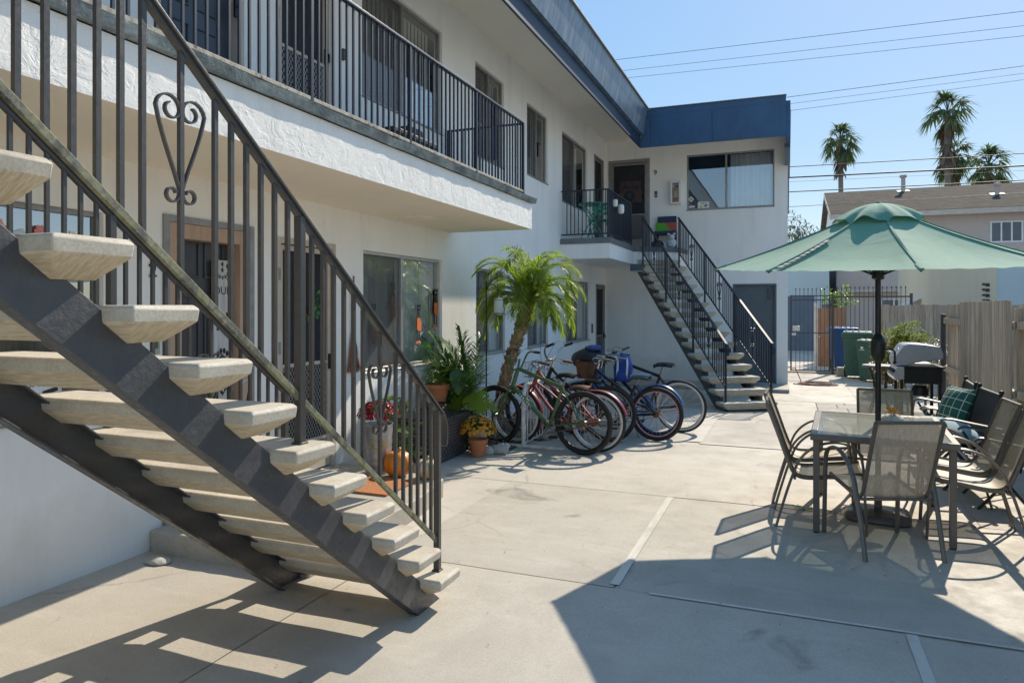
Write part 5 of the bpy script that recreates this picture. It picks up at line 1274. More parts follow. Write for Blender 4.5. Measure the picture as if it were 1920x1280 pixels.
    hb_pts = {'cruiser': [(hx0+.03, 0, handle_h-.05), (hx0+.04, .10, handle_h-.03), (hx0+.0, .22, handle_h+.03), (hx0-.14, .31, handle_h+.03), (hx0-.27, .33, handle_h+.01)],
              'bmx': [(hx0+.03, 0, handle_h-.16), (hx0+.04, .10, handle_h-.15), (hx0+.01, .20, handle_h+.02), (hx0-.03, .27, handle_h+.04), (hx0-.06, .36, handle_h+.03)],
              'flat': [(hx0+.06, 0, handle_h), (hx0+.06, .1, handle_h+.005), (hx0+.03, .32, handle_h+.02)],
              'ape': [(hx0+.03, 0, hz0+.07), (hx0+.04, .10, hz0+.07), (hx0+.03, .24, hz0+.16), (hx0-.02, .33, handle_h+.02), (hx0-.13, .36, handle_h+.06)]}[bars]
    L = arcpts(hb_pts, 5)
    mb.tube([(p.x, -p.y, p.z) for p in L[::-1]]+[(p.x, p.y, p.z) for p in L[1:]], .0115, 8)
    hbo = P(t, 'handlebar', mb, 'chrome' if bars != 'bmx' else fm)
    for s in (-1, 1):
        q = [V((p.x, s*p.y, p.z)) for p in L]; d = (q[-1]-q[-6])
        P(hbo, 'grip', MB().tube([q[-1]-d*.9, q[-1]+d*.05], .017, 10), grip)
        if bars in ('flat', 'cruiser'):
            mb = MB(); mb.tube([q[-1]-d*1.2, q[-1]-d*.6+V((.07, 0, -.03)), q[-1]+V((.05, 0, -.03))], .005, 6); P(hbo, 'brake_lever', mb, 'dullmetal')
    for s in (-1, 1):                                                  # brake cables
        q = V((L[-4].x, s*L[-4].y, L[-4].z)); P(hbo, 'cable', MB().tube(arcpts([q, q+V((.13, -s*.06, .03)), (ht[0]+.12, s*.05, ht[1]+.02), (hb[0]+.04, s*.02, hb[1]+.02)], 6), .0028, 4), 'black')
    # drive
    mb = MB(); ringtube(mb, bb, .085, .006, 28, 6, .05); 
    for k in range(5): a = 2*pi*k/5; mb.bar(v(bb, .05), (bb[0]+.085*cos(a), .05, bb[1]+.085*sin(a)), .012, .006)
    cr = P(t, 'crankset', mb, 'dullmetal')
    for s in (-1, 1):
        a = radians(-65) if s > 0 else radians(115); e = (bb[0]+.165*cos(a), bb[1]+.165*sin(a))
        P(cr, 'crank_arm', MB().bar(v(bb, s*.07), v(e, s*.075), .02, .012), 'dullmetal')
        P(cr, 'pedal', MB().box(e[0]-.045, e[0]+.045, min(s*.085, s*.165), max(s*.085, s*.165), e[1]-.012, e[1]+.012), 'black')
    if chain:
        mb = MB(); mb.tube([v((bb[0], bb[1]+.085), .05), v((0, R+.035), .05)], .005, 4); mb.tube([v((bb[0], bb[1]-.085), .05), v((0, R-.035), .05)], .005, 4); P(cr, 'chain', mb, 'rust')
        mb = MB(); mb.lathe([(.045, .045), (.045, .055)], 18, v(ra), Matrix.Rotation(-pi/2, 3, 'X')); P(cr, 'sprocket', mb, 'rust')
    if fender:
        for c, a0, a1 in ((ra, -5, 165), (fa, 35, 205)):
            mb = MB()
            mb.grid(lambda a, b: (c[0]+(R+.022-.012*abs(2*b-1)**2)*cos(radians(a0+(a1-a0)*a)), (2*b-1)*.036, c[1]+(R+.022-.012*abs(2*b-1)**2)*sin(radians(a0+(a1-a0)*a))), 28, 6); P(t, 'fender', mb, fender)
    if kick: P(t, 'kickstand', MB().tube([v((.33, .27), -.05), v((.26, 0), -.16)], .008, 6), 'dullmetal')
    if basket == 'wire':
        bk = MB(); x0, x1, z0, z1 = hx0+.10, hx0+.36, hz0-.16, hz0+.03
        for z in (z0, (z0+z1)/2, z1): bk.tube([(x0, -.17, z), (x1, -.17, z), (x1, .17, z), (x0, .17, z)], .003, 5, True)
        for i in range(9):
            y = -.17+.34*i/8; bk.tube([(x0, y, z1), (x0, y, z0), (x1, y, z0), (x1, y, z1)], .002, 4, caps=False)
        for i in range(7):
            x = x0+(x1-x0)*i/6; bk.tube([(x, -.17, z1), (x, -.17, z0), (x, .17, z0), (x, .17, z1)], .002, 4, caps=False)
        P(t, 'wire_basket', bk, 'dullmetal')
    if basket == 'wicker':
        bk = MB(); x0, x1, z0, z1 = hx0+.08, hx0+.32, hz0-.17, hz0+.06; e = .02
        for k in range(1):
            bk.add([(x0+e, -.14, z0), (x1-e, -.14, z0), (x1-e, .14, z0), (x0+e, .14, z0), (x0, -.17, z1), (x1, -.17, z1), (x1, .17, z1), (x0, .17, z1)], [(0, 3, 2, 1), (0, 1, 5, 4), (1, 2, 6, 5), (2, 3, 7, 6), (3, 0, 4, 7)])
        bk.tube([(x0, -.17, z1), (x1, -.17, z1), (x1, .17, z1), (x0, .17, z1)], .012, 6, True); P(t, 'wicker_basket', bk, K['wickerbrown'])
    return t
K['wickerbrown'] = _weave('brown_wicker', (.19, .085, .045), 60)
bk_green = paint('olive_green_paint', (.085, .15, .065)); bk_red = paint('dull_red_paint', (.27, .045, .045), .4); bk_black = paint('black_bike_paint', (.014, .013, .013)); bk_blue = paint('blue_bike_paint', (.06, .15, .42)); pinkrim = paint('pink_rim', (.55, .30, .36), .4); bluerim = paint('blue_rim', (.18, .28, .52), .4)
def park(t, x, y, rz, lean=0):
    t.rotation_mode = 'XYZ'; t.location = (x, y, gz(y)); t.rotation_euler = (lean, 0, radians(rz))
b1 = bicycle('olive green bicycle with black tyres and tall black grips, frontmost at the rack', R=.357, wb=1.17, frame='diamond', fmat=bk_green, rim='black', bars='bmx', seat='black', seat_h=.90, handle_h=1.08)
mb = MB()                                                              # worn white lettering marks on the down tube
for i in range(7):
    f_k = .22+.05*i; px_, pz_ = .43+(1.17-.235-.43)*(1-f_k), .29+(.72-.29)*(1-f_k)
    for s in (-1, 1): mb.obox((px_, s*.0278, pz_), (.018 if i % 3 else .008, .002, .026), Matrix.Rotation(radians(-45), 3, 'Y'))
part(kids(b1)[0], 'tube_lettering', mb, K['paper'], 0, True)
park(b1, -2.13, 7.56, 169.8, radians(2))
b2 = bicycle('dull red cruiser bicycle with red fenders and whitewall tyres, behind the olive green one', R=.345, wb=1.06, frame='cruiser', fmat=bk_red, rim='chrome', wall=True, bars='cruiser', grip='rust', seat=mat('brown_saddle', (.16, .07, .045), .5), seat_h=.74, fender=bk_red, handle_h=.98)
park(b2, -2.03, 7.80, 173, radians(2))
b3 = bicycle('rusty black cruiser bicycle with pink rims and a wide saddle', R=.335, wb=1.07, frame='cruiser', fmat=bk_black, rim=pinkrim, bars='cruiser', grip='dullmetal', seat=mat('grey_saddle', (.09, .088, .085), .45), seat_h=.80, handle_h=.98, kick=True)
park(b3, -1.52, 8.74, 177, radians(2))
b4 = bicycle('blue step-through bicycle with blue fender and brown wicker basket', R=.33, wb=1.06, frame='step', fmat=bk_blue, rim=bluerim, bars='cruiser', seat=mat('pale_blue_saddle', (.32, .42, .50), .5), seat_h=.80, fender=bk_blue, basket='wicker', handle_h=1.0)
park(b4, -1.56, 9.06, 176)
b5 = bicycle('dark mountain bicycle with black flat bars, farthest from the olive green one', R=.352, wb=1.10, frame='diamond', fmat=bk_black, rim='dullmetal', wall=True, bars='flat', seat_h=.92, handle_h=1.06)
park(b5, -1.33, 9.50, 174, radians(-3))
b6 = bicycle('black bicycle with high upswept handlebars and a wire front basket', R=.345, wb=1.06, frame='cruiser', fmat=bk_black, rim='dullmetal', bars='ape', seat_h=.76, basket='wire', handle_h=1.14)
park(b6, -2.05, 8.45, 178, radians(2))
rk = thing('bike_rack', 'white tubular bicycle rack behind the olive green bicycle', 'bike rack', (-2.9, 8.4, gz(8.4)))
z0 = gz(8.4); K['rackwhite'] = mat('chipped_white_paint', (.62, .61, .58), .45, 0, .25, 14)
part(rk, 'top_rail', MB().tube(arcpts([(-2.9, 7.72, z0+.02), (-2.9, 7.72, .5), (-2.9, 7.78, .66), (-2.9, 7.9, .69), (-2.9, 8.9, .69), (-2.9, 9.05, .66), (-2.9, 9.1, .5), (-2.9, 9.1, z0+.02)], 4), .026, 10), K['rackwhite'])
for i in range(11): part(rk, 'upright', MB().tube([(-2.9, 7.85+.11*i, z0+.05), (-2.9, 7.85+.11*i, .68)], .010, 8), K['rackwhite'])
for y in (7.72, 9.1): part(rk, 'foot_rail', MB().tube([(-3.2, y, z0+.022), (-2.38, y, z0+.022)], .022, 8), K['rackwhite'])
part(rk, 'bottom_rail', MB().tube([(-2.9, 7.72, z0+.05), (-2.9, 9.1, z0+.05)], .014, 8), K['rackwhite'])
bg_ = thing('duffel_bag', 'black padded bag slumped over the bicycles with a blue cloth on it', 'bag', (-2.5, 9.28, .88))
random.seed(12)
mb = MB(); mb.ball((-2.52, 9.28, .90), .22, (1.15, .75, .72), 18, 12, .05); part(bg_, 'bag_body', mb, mat('black_nylon', (.015, .017, .022), .45, 0, .3, 8, 30, .01, .6))
mb = MB(); mb.ball((-2.45, 9.25, 1.06), .09, (1.4, 1, .45), 14, 8, .12); part(bg_, 'blue_cloth', mb, mat('blue_print_cloth', (.05, .09, .30), .8, 0, .5, 30))
bk_ = thing('backpack', 'royal blue backpack hanging between the blue and the dark bicycle', 'backpack', (-2.06, 9.32, .78)); NB = mat('royal_blue_nylon', (.02, .07, .34), .6, 0, .3, 9, 30, .006, .5)
mb = MB(); mb.prism([(-2.18, 9.25, .62), (-1.96, 9.25, .60), (-1.94, 9.25, .80), (-1.98, 9.25, .95), (-2.06, 9.25, .99), (-2.15, 9.25, .95), (-2.19, 9.25, .80)], (0, .15, 0)); part(bk_, 'bag_body', mb, NB, .04, seg=4)
mb = MB(); mb.box(-2.14, -1.99, 9.20, 9.25, .63, .79); part(bk_, 'pocket', mb, NB, .02, seg=3)
for x in (-2.13, -2.0): part(bk_, 'strap', MB().tube(arcpts([(x, 9.24, .94), (x+.02, 9.19, .85), (x, 9.22, .66)], 5), 1, 4, flat=(.018, .004)), K['paper'])

# ------------------------------------------------------------------ plants along the facade
def frond(mb, p, az, el, L, droop, nl, ll, lw, rach=None, start=.18, seed=0, ang=50, hang=.5):
    rg = random.Random(seed); p = V(p); pts = [p.copy()]; e = el; n = 14; d = V((cos(az)*cos(e), sin(az)*cos(e), sin(e)))
    for i in range(n):
        d = (d+V((0, 0, -droop*(i+1)/n*.16))).normalized(); pts.append(pts[-1]+d*(L/n))
    if rach is not None: rach.tube(pts, [max(.0025, .008*(1-i/n)) for i in range(n+1)], 5)
    for i in range(nl):
        t = start+(1-start)*i/(nl-1); f = t*n; k = min(int(f), n-1); q = pts[k].lerp(pts[k+1], f-k); tg = (pts[k+1]-pts[k]).normalized()
        side = tg.cross(V((0, 0, 1)))
        if side.length < .05: side = V((1, 0, 0))
        side.normalize(); l = ll*(.45+.75*sin(pi*min(1, t*.85+.1)))*rg.uniform(.85, 1.12)
        for s in (-1, 1):
            a = radians(ang+rg.uniform(-9, 9)-18*t); dd = (tg*cos(a)+side*s*sin(a)+V((0, 0, rg.uniform(-.1, .25)))).normalized()
            mb.leaf(q, dd, l, lw, fold=.35, droop=hang*rg.uniform(.5, 1.2))
pm = thing('date_palm', 'small date palm with leaning shaggy trunk and bright drooping fronds by the facade', 'palm tree', (-3.36, 8.15, gz(8)))
tk = arcpts([(-3.42, 8.15, gz(8)-.02), (-3.36, 8.15, .5), (-3.24, 8.15, .95), (-3.10, 8.15, 1.35), (-3.02, 8.15, 1.66)], 8)
mb = MB(); nT = len(tk)
mb.tube(tk, [.058+.008*sin(i*1.9)+.022*(i/nT) for i in range(nT)], 14)
rg = random.Random(17)
for i in range(330):                                                   # old leaf bases
    f = rg.uniform(.05, .99)*(nT-1); k = min(int(f), nT-2); c = tk[k].lerp(tk[k+1], f-k); tg = (tk[k+1]-tk[k]).normalized(); a = i*2.39996
    u = tg.orthogonal().normalized(); w_ = tg.cross(u); d = u*cos(a)+w_*sin(a); r = .058+.022*(f/nT)
    mb.leaf(c+d*(r-.012), (d*.6+tg*.95), rg.uniform(.04, .07), .045, up=tg, fold=-.5)
K['ptrunk2'] = weathered('date_palm_trunk', (.12, .075, .04), (.32, .23, .14), (.50, .42, .30), (9, 9, 5))
part(pm, 'trunk', mb, K['ptrunk2'])
mb = MB(); rc = MB(); crown = (-3.0, 8.15, 1.66)
for i in range(48):
    az = i*2.39996+rg.uniform(-.2, .2); lay = i/48; el = radians(80-62*lay+rg.uniform(-8, 8))
    frond(mb, (crown[0]+.03*cos(az), crown[1]+.03*sin(az), crown[2]+.1*(1-lay)), az, el, rg.uniform(.70, .92)-.12*lay, 1.9+.7*lay, 50, .195, .013, rc, .14, i, 46, .30)
part(pm, 'fronds', mb, K['green1']); part(pm, 'frond_stems', rc, K['lime'])
mb = MB(); mb.tube([(-3.0, 8.15, 1.7), (-3.0, 8.14, 2.0), (-2.99, 8.13, 2.3)], [.012, .012, .002], 6); mb.tube([(-2.99, 8.15, 1.7), (-2.985, 8.14, 2.0), (-2.965, 8.13, 2.17)], [.01, .01, .002], 6); part(pm, 'spear_leaf', mb, K['lime'])
ar = thing('areca_palm', 'bushy dark green areca palm growing against the facade behind the deck box', 'palm plant', (-3.6, 7.62, 0))
mb = MB(); rc = MB(); rg = random.Random(23)
for i in range(40):
    az = rg.uniform(1.25, 2*pi-1.0); r0 = rg.uniform(0, .12); p = (-3.56+r0*cos(az), 7.62+r0*sin(az), gz(7.6)+.02); el = radians(rg.uniform(66, 88))
    frond(mb, p, az, el, rg.uniform(.85, 1.42), rg.uniform(.9, 2.0), 24, .27, .022, rc, .50, 40+i, 50, .35)
part(ar, 'fronds', mb, K['areca']); part(ar, 'stems', rc, K['stem'])

def blade_leaf(mb, p, d, up, L, w, shape='heart', cuts=0, nst=16):     # a broad leaf outline, slightly cupped
    d = V(d).normalized(); up = V(up); a = d.cross(up).normalized(); n = a.cross(d); p = V(p)
    def half(t):
        return w*.5*(sin(pi*(t**.62))**.8) if shape == 'heart' else w*.5*sin(pi*t)**.75
    vs = []; fs = []
    for i in range(nst+1):
        t = i/nst; h = half(t) if 0 < t < 1 else 0
        bk = -.12*L*(1-t)**2*0
        c = p+d*(L*t)-n*(.10*L*t*t)
        vs += [c+a*h+n*(h*.22), c+a*h*.5+n*(h*.08), c, c-a*h*.5+n*(h*.08), c-a*h+n*(h*.22)]
    for i in range(nst):
        for k in range(4):
            if cuts and k in (0, 3) and i % 3 == 2 and 2 < i < nst-1: continue
            o = i*5+k; fs.append((o, o+1, o+6, o+5))
    mb.add(vs, fs, True)
ms_ = thing('monstera', 'monstera with big split lime green leaf in a white pot by the deck box', 'potted plant', (-3.28, 7.25, gz(7.2)))
mb = MB(); mb.lathe([(.085, gz(7.2)), (.12, .30), (.13, .36), (.118, .36), (.10, .30), (0, .30)], 20, (-3.28, 7.25, 0)); part(ms_, 'pot', mb, mat('cream_glazed_pot', (.62, .60, .52), .35))
mb = MB(); st = MB()
for (q, d, up, L, w_) in (((-3.31, 7.17, .64), (.55, -.42, -.50), (.25, -.75, .6), .33, .31), ((-3.40, 7.2, .60), (-.75, -.35, -.5), (-.2, -.7, .7), .27, .24), ((-3.24, 7.3, .52), (.8, .1, -.3), (.1, -.6, .8), .2, .17), ((-3.42, 7.15, .50), (-.5, -.6, -.4), (-.3, -.6, .7), .2, .17)):
    blade_leaf(mb, q, d, up, L, w_, 'heart', 1); st.tube(arcpts([(-3.28, 7.25, .32), ((q[0]-3.28)/2, (q[1]+7.25)/2, q[2]+.02), q], 4), .006, 6)
part(ms_, 'leaves', mb, K['monstera']); part(ms_, 'stems', st, K['lime'])
pp = thing('potted_plant', 'leafy plant with one large veined leaf in a terracotta pot on a black stand', 'potted plant', (-3.70, 7.08, 0))
mb = MB(); mb.lathe([(.09, .55), (.125, .70), (.14, .70), (.14, .745), (.12, .745), (0, .71)], 22, (-3.70, 7.08, 0)); part(pp, 'pot', mb, K['terracotta'])
mb = MB(); sl_ = MB()
for i in range(60):
    a = rg.uniform(0, 2*pi); e = rg.uniform(.1, 1.3); d = V((cos(a)*cos(e), sin(a)*cos(e), sin(e))); q = V((-3.70, 7.08, .76))+d*rg.uniform(.02, .2); q.z -= .06*(1-e)
    blade_leaf(mb, q, d+V((0, 0, -.4)), d+V((0, 0, 1.2)), rg.uniform(.07, .13), rg.uniform(.05, .08), 'heart', 0, 6)
part(pp, 'leaves', mb, K['lime'])
mb = MB(); blade_leaf(mb, (-3.46, 7.12, .92), (.10, -.25, -1), (.5, -1, -.1), .30, .20); part(pp, 'large_leaf', mb, K['deep'])
st = MB(); st.tube(arcpts([(-3.7, 7.08, .72), (-3.6, 7.1, .9), (-3.46, 7.12, .92)], 5), .005, 6); part(pp, 'stem', st, K['lime'])
sd_ = thing('plant_stand', 'black wire plant stand under the terracotta pot by the big window', 'plant stand', (-3.70, 7.08, 0))
for z in (.54, .44): part(sd_, 'ring', MB().tube([(-3.70+.13*cos(2*pi*k/24), 7.08+.13*sin(2*pi*k/24), z) for k in range(24)], .006, 5, True), K['black'])
for k in range(4): a = pi/4+k*pi/2; part(sd_, 'leg', MB().tube([(-3.70+.13*cos(a), 7.08+.13*sin(a), .56), (-3.70+.14*cos(a), 7.08+.14*sin(a), gz(7)+.0)], .007, 5), K['black'])
mb = MB(); mb.tube([(-3.83, 7.08, .535), (-3.57, 7.08, .535)], .006, 5); mb.tube([(-3.70, 6.95, .535), (-3.70, 7.21, .535)], .006, 5); part(sd_, 'cross_bars', mb, K['black'])
lo = thing('leafy_plant', 'lime green leafy plant growing low between the steel bucket and the deck box', 'plant', (-3.62, 6.05, 0))
mb = MB(); st = MB()
for i in range(75):
    x, y = -3.62+rg.gauss(0, .14), 6.02+rg.gauss(0, .16); z = rg.uniform(.15, .72); a = rg.uniform(0, 2*pi)
    blade_leaf(mb, (x, y, z), (cos(a), sin(a), rg.uniform(-.4, .4)), (cos(a)*.4, sin(a)*.4-.3, 1), rg.uniform(.10, .20), rg.uniform(.05, .10), 'heart', 0, 6)
    if i % 3 == 0: st.tube([(-3.62+rg.uniform(-.05, .05), 6.02, gz(6)), ((x-3.62)/2, (y+6.02)/2, z*.6), (x, y, z)], .005, 5)
part(lo, 'leaves', mb, K['lime']); part(lo, 'stems', st, K['stem'])
# trailing low plants in the bed
gp = thing('bed_plant', 'low green plant in the bed beside the palm trunk', 'plant', (-3.5, 7.9, 0))
mb = MB()
for i in range(60):
    a = rg.uniform(0, 2*pi); r = rg.uniform(0, .25)
    mb.leaf((-3.62+r*cos(a), 7.62+r*sin(a), .06), (cos(a)*.5, sin(a)*.5, rg.uniform(.4, 1.2)), rg.uniform(.12, .3), .02, fold=.3, droop=.5)
part(gp, 'leaves', mb, K['deep'])
# dry thatch under the palm, behind the front wheel
dt = thing('dry_thatch', 'pale dry grass clump at the palm foot behind the green front wheel', 'dry plant', (-3.25, 7.85, 0))
mb = MB()
for i in range(160):
    a = rg.uniform(0, 2*pi); r = rg.uniform(0, .16); mb.leaf((-3.22+r*cos(a), 7.88+r*sin(a), gz(8)+.02), (cos(a)*.8, sin(a)*.8, rg.uniform(.3, 1.4)), rg.uniform(.12, .34), .009, fold=.2, droop=.5)
part(dt, 'blades', mb, leafmat('dry_blade', (.30, .23, .14), (.46, .38, .26), .2))
# rocks edging the bed
for k, (x, y, s, lb) in enumerate(((-3.02, 7.28, .085, 'largest grey rock, in front of the green front wheel'), (-3.13, 7.22, .062, 'white jagged rock beside the orange flower pot'), (-3.22, 7.32, .055, 'small pale rock hidden behind the orange flower pot'), (-3.05, 7.5, .06, 'flat grey rock touching the green front tyre'), (-3.10, 7.40, .045, 'little pale rock between the larger bed rocks'))):
    random.seed(40+k); mb = MB(); mb.ball((x, y, gz(y)+s*.6), s, (1.15, .95, .8), 9, 7, .17); o = lone('rock', mb, K['rock'] if k % 2 == 0 else mat('white_rock', (.58, .57, .53), .8, 0, .15, 20, 40, .008, .8), lb, 'rock', 'rocks edging the planting bed')
for k, (x, y, s) in enumerate(((-2.80, 8.3, .06), (-2.76, 8.62, .05), (-2.84, 8.95, .06))):
    random.seed(60+k); mb = MB(); mb.ball((x, y, gz(y)+s*.5), s, (1.2, 1, .7), 9, 7, .15); lone('rock', mb, K['rock'], ('dark rock under the red bicycle', 'small dark rock between the rack uprights', 'dark rock at the far rack foot')[k], 'rock', 'rocks edging the planting bed')
lone('stepping_stone', MB().ball((-3.72, 3.30, gz(3.3)+.012), .085, (1.1, .75, .25), 14, 8, .04), K['rock'], 'flat grey stone lying against the wall beside the doorstep', 'stone')

# hummingbird feeder on its crook
hk = thing('shepherd_hook', 'black shepherd crook pole standing in the bed beside the date palm', 'garden hook', (-3.24, 7.4, gz(7.4)))
mb = MB(); mb.tube(arcpts([(-3.24, 7.4, gz(7.4)), (-3.24, 7.4, 1.0), (-3.24, 7.4, 1.90)], 4)+[V((-3.24, 7.4, 1.915))], .0085, 6); part(hk, 'pole', mb, K['black'])
mb = MB(); mb.tube(arcpts([(-3.24, 7.4, 1.80), (-3.20, 7.4, 1.87), (-3.14, 7.4, 1.87), (-3.09, 7.4, 1.81), (-3.10, 7.4, 1.765), (-3.085, 7.4, 1.75)], 5), .006, 6); part(hk, 'crook', mb, K['black'])
fd = thing('bird_feeder', 'clear glass hummingbird feeder hanging from the black crook pole', 'bird feeder', (-3.085, 7.4, 1.62))
def _clear():
    m, nt, b = nodes('clear_jar'); b.inputs['Base Color'].default_value = (.85, .9, .9, 1); b.inputs['Roughness'].default_value = .08
    t = N(nt, 'ShaderNodeBsdfTransparent'); t.inputs[0].default_value = (.85, .9, .9, 1); ms = N(nt, 'ShaderNodeMixShader'); ms.inputs[0].default_value = .42
    nt.links.new(t.outputs[0], ms.inputs[1]); nt.links.new(b.outputs[0], ms.inputs[2]); nt.links.new(ms.outputs[0], nt.nodes['Material Output'].inputs[0]); return m
K['jar'] = _clear()
mb = MB(); mb.lathe([(.045, -.075), (.055, -.05), (.055, .055), (.05, .075), (.03, .085)], 20, (0, 0, 0)); part(fd, 'jar', mb, K['jar'], 0, True)
mb = MB(); mb.lathe([(.02, .08), (.052, .085), (.052, .1), (0, .105)], 20); mb.tube([(0, 0, .10), (0, 0, .13)], .003, 5); part(fd, 'cap', mb, K['alu'], 0, True)
mb = MB(); mb.lathe([(0, -.10), (.07, -.095), (.075, -.085), (.06, -.075), (.045, -.07)], 20); part(fd, 'tray', mb, K['dullmetal'], 0, True)

# deck box, pots, pumpkins ------------------------------------------
db = thing('deck_box', 'dark brown woven resin deck box standing by the doorstep', 'storage box', (-3.63, 6.84, 0))
def _boxweave():
    m, nt, b = nodes('woven_resin_panel'); co = objco(nt)
    a = N(nt, 'ShaderNodeTexWave', wave_type='BANDS', bands_direction='Z'); a.inputs['Scale'].default_value = 9; nt.links.new(co, a.inputs[0])
    c2 = N(nt, 'ShaderNodeTexChecker'); c2.inputs['Scale'].default_value = 30; nt.links.new(co, c2.inputs[0])
    mm = N(nt, 'ShaderNodeMath', operation='MULTIPLY'); nt.links.new(a.outputs['Fac'], mm.inputs[0]); nt.links.new(c2.outputs['Fac'], mm.inputs[1])
    nt.links.new(ramp(nt, mm.outputs[0], [(0, (.05, .045, .046)), (1, (.17, .155, .155))]), b.inputs['Base Color']); b.inputs['Roughness'].default_value = .42; bump(nt, b, mm.outputs[0], .8, .012); return m
mb = MB(); zg = gz(6.8); mb.add([(-3.92, 6.51, zg), (-3.39, 6.50, zg), (-3.40, 7.18, zg), (-3.92, 7.18, zg), (-3.93, 6.48, .40), (-3.36, 6.47, .40), (-3.36, 7.20, .40), (-3.93, 7.20, .40)], [(0, 3, 2, 1), (0, 1, 5, 4), (1, 2, 6, 5), (2, 3, 7, 6), (3, 0, 4, 7), (4, 5, 6, 7)])
part(db, 'body', mb, _boxweave(), .02)
mb = MB(); mb.grid(lambda u, v: (-3.945+.60*u, 6.455+.76*v, .445+.022*sin(pi*u)*min(1, 4*v, 4-4*v)), 12, 12); mb.add([(-3.945, 6.455, .40), (-3.345, 6.455, .40), (-3.345, 7.215, .40), (-3.945, 7.215, .40), (-3.945, 6.455, .445), (-3.345, 6.455, .445), (-3.345, 7.215, .445), (-3.945, 7.215, .445)], [(0, 1, 5, 4), (1, 2, 6, 5), (2, 3, 7, 6), (3, 0, 4, 7)])
part(db, 'lid', mb, mat('dark_resin_lid', (.06, .055, .056), .33, 0, .2, 8, rv=.1))
def mums(name, label, x, y, z, r, flat, cols, pot, n=150, seed=0):
    t = thing(name, label, 'flower pot', (x, y, z)); rg = random.Random(seed); pot(t)
    lf = MB(); fl = MB(); fl2 = MB()
    for i in range(420):
        d = V((rg.gauss(0, 1), rg.gauss(0, 1), abs(rg.gauss(0, 1))-.25)).normalized(); q = V((0, 0, r*.35))+V((d.x, d.y, d.z*flat))*r*rg.uniform(.35, .95)
        lf.leaf(q, d+V((0, 0, .3)), rg.uniform(.03, .06), .02, fold=.3)
    for i in range(n):
        d = V((rg.gauss(0, 1), rg.gauss(0, 1), abs(rg.gauss(0, .9))+.02)).normalized(); q = V((0, 0, r*.35))+V((d.x, d.y, d.z*flat))*r*rg.uniform(.93, 1.05)
        m = (fl, fl2)[rg.random() < .35]; nn = (d+V((rg.uniform(-.3, .3), rg.uniform(-.3, .3), .3))).normalized(); u = nn.orthogonal().normalized(); w = nn.cross(u); s = r*rg.uniform(.10, .15)
        for k in range(9):
            a = 2*pi*k/9; e = u*cos(a)+w*sin(a); m.leaf(q, e+nn*.35, s, s*.55, up=nn, fold=.1)
        m.ball(q+nn*s*.15, s*.28, n=6, m=4)
    part(t, 'foliage', lf, K['deep'], 0, True); part(t, 'blossoms', fl, cols[0], 0, True); part(t, 'darker_blossoms', fl2, cols[1], 0, True); return t
def clay(t):
    mb = MB(); mb.lathe([(.075, -.20), (.095, -.055), (.108, -.05), (.112, -.005), (.10, -.005), (.096, -.03), (0, -.03)], 26); part(t, 'pot', mb, K['terracotta'], 0, True)
mums('flower_pot', 'orange and yellow mums in a terracotta pot at the end of the deck box', -3.19, 7.06, gz(7)+.20, .195, .85, (leafmat('orange_petal', (.62, .22, .015), (.70, .34, .02), .2), leafmat('yellow_petal', (.70, .42, .02), (.62, .30, .02), .2)), clay, 190, 3)
def steel(t):
    mb = MB(); pr = [(.0, -.44), (.105, -.44)]+[(.105+.022*i/20+(.004 if i % 3 == 1 and i < 14 else 0), -.44+.43*i/20) for i in range(21)]+[(.133, 0), (.122, 0), (.118, -.03), (0, -.03)]
    mb.lathe(pr, 28); p = part(t, 'bucket', mb, mat('galvanised_steel', (.40, .41, .42), .42, .75, .25, 7, rv=.12), 0, True)
    em = MB()
    for k in range(26):
        a = 2*pi*k/26; q = (.055*cos(a), .033*sin(a)); th0 = radians(-62)+q[0]/.125; em.leaf((.129*cos(th0), .129*sin(th0), -.17+q[1]), (-sin(th0)*cos(a+.6), cos(th0)*cos(a+.6), sin(a+.6)), .022, .009, up=(cos(th0), sin(th0), 0), fold=.05)
    part(p, 'yellow_emblem', em, mat('yellow_print', (.55, .45, .05), .6), 0, True)
mums('flower_pot', 'dark red mums in a tall galvanised steel bucket on the doorstep', -3.42, 5.40, .575, .175, .75, (leafmat('red_petal', (.36, .01, .025), (.48, .03, .05), .15), leafmat('deep_red_petal', (.22, .006, .018), (.34, .02, .03), .15)), steel, 210, 5)
def pumpkin(label, x, y, z, r, sq, mt, ribs=10):
    t = thing('pumpkin', label, 'pumpkin', (x, y, z), 0, 'pumpkins on the doorstep'); mb = MB()
    def f(u, v):
        a = 2*pi*u; e = -pi/2+pi*v; k = 1-.085*abs(cos(a*ribs/2))**6*cos(e)
        rr = r*k*(cos(e)**.8 if cos(e) > 0 else 0); dip = .16*r*max(0, 1-(rr/r)*2.3)
        return (rr*cos(a), rr*sin(a), r*sq+(r*sq*sin(e)-dip*(1 if e > 0 else -1)))
    mb.grid(f, 80, 24); part(t, 'shell', mb, mt, 0, True)
    mb = MB(); mb.tube([(0, 0, 2*r*sq*.86), (.005, 0, 2*r*sq*1.0), (.022, .005, 2*r*sq*1.10)], [.02, .014, .016], 8); part(t, 'stem', mb, K['cane'], 0, True)
pumpkin('plain orange pumpkin on the doorstep beside the steel bucket', -3.18, 5.34, .133, .128, .88, mat('pumpkin_orange', (.70, .22, .012), .42, 0, .12, 5))
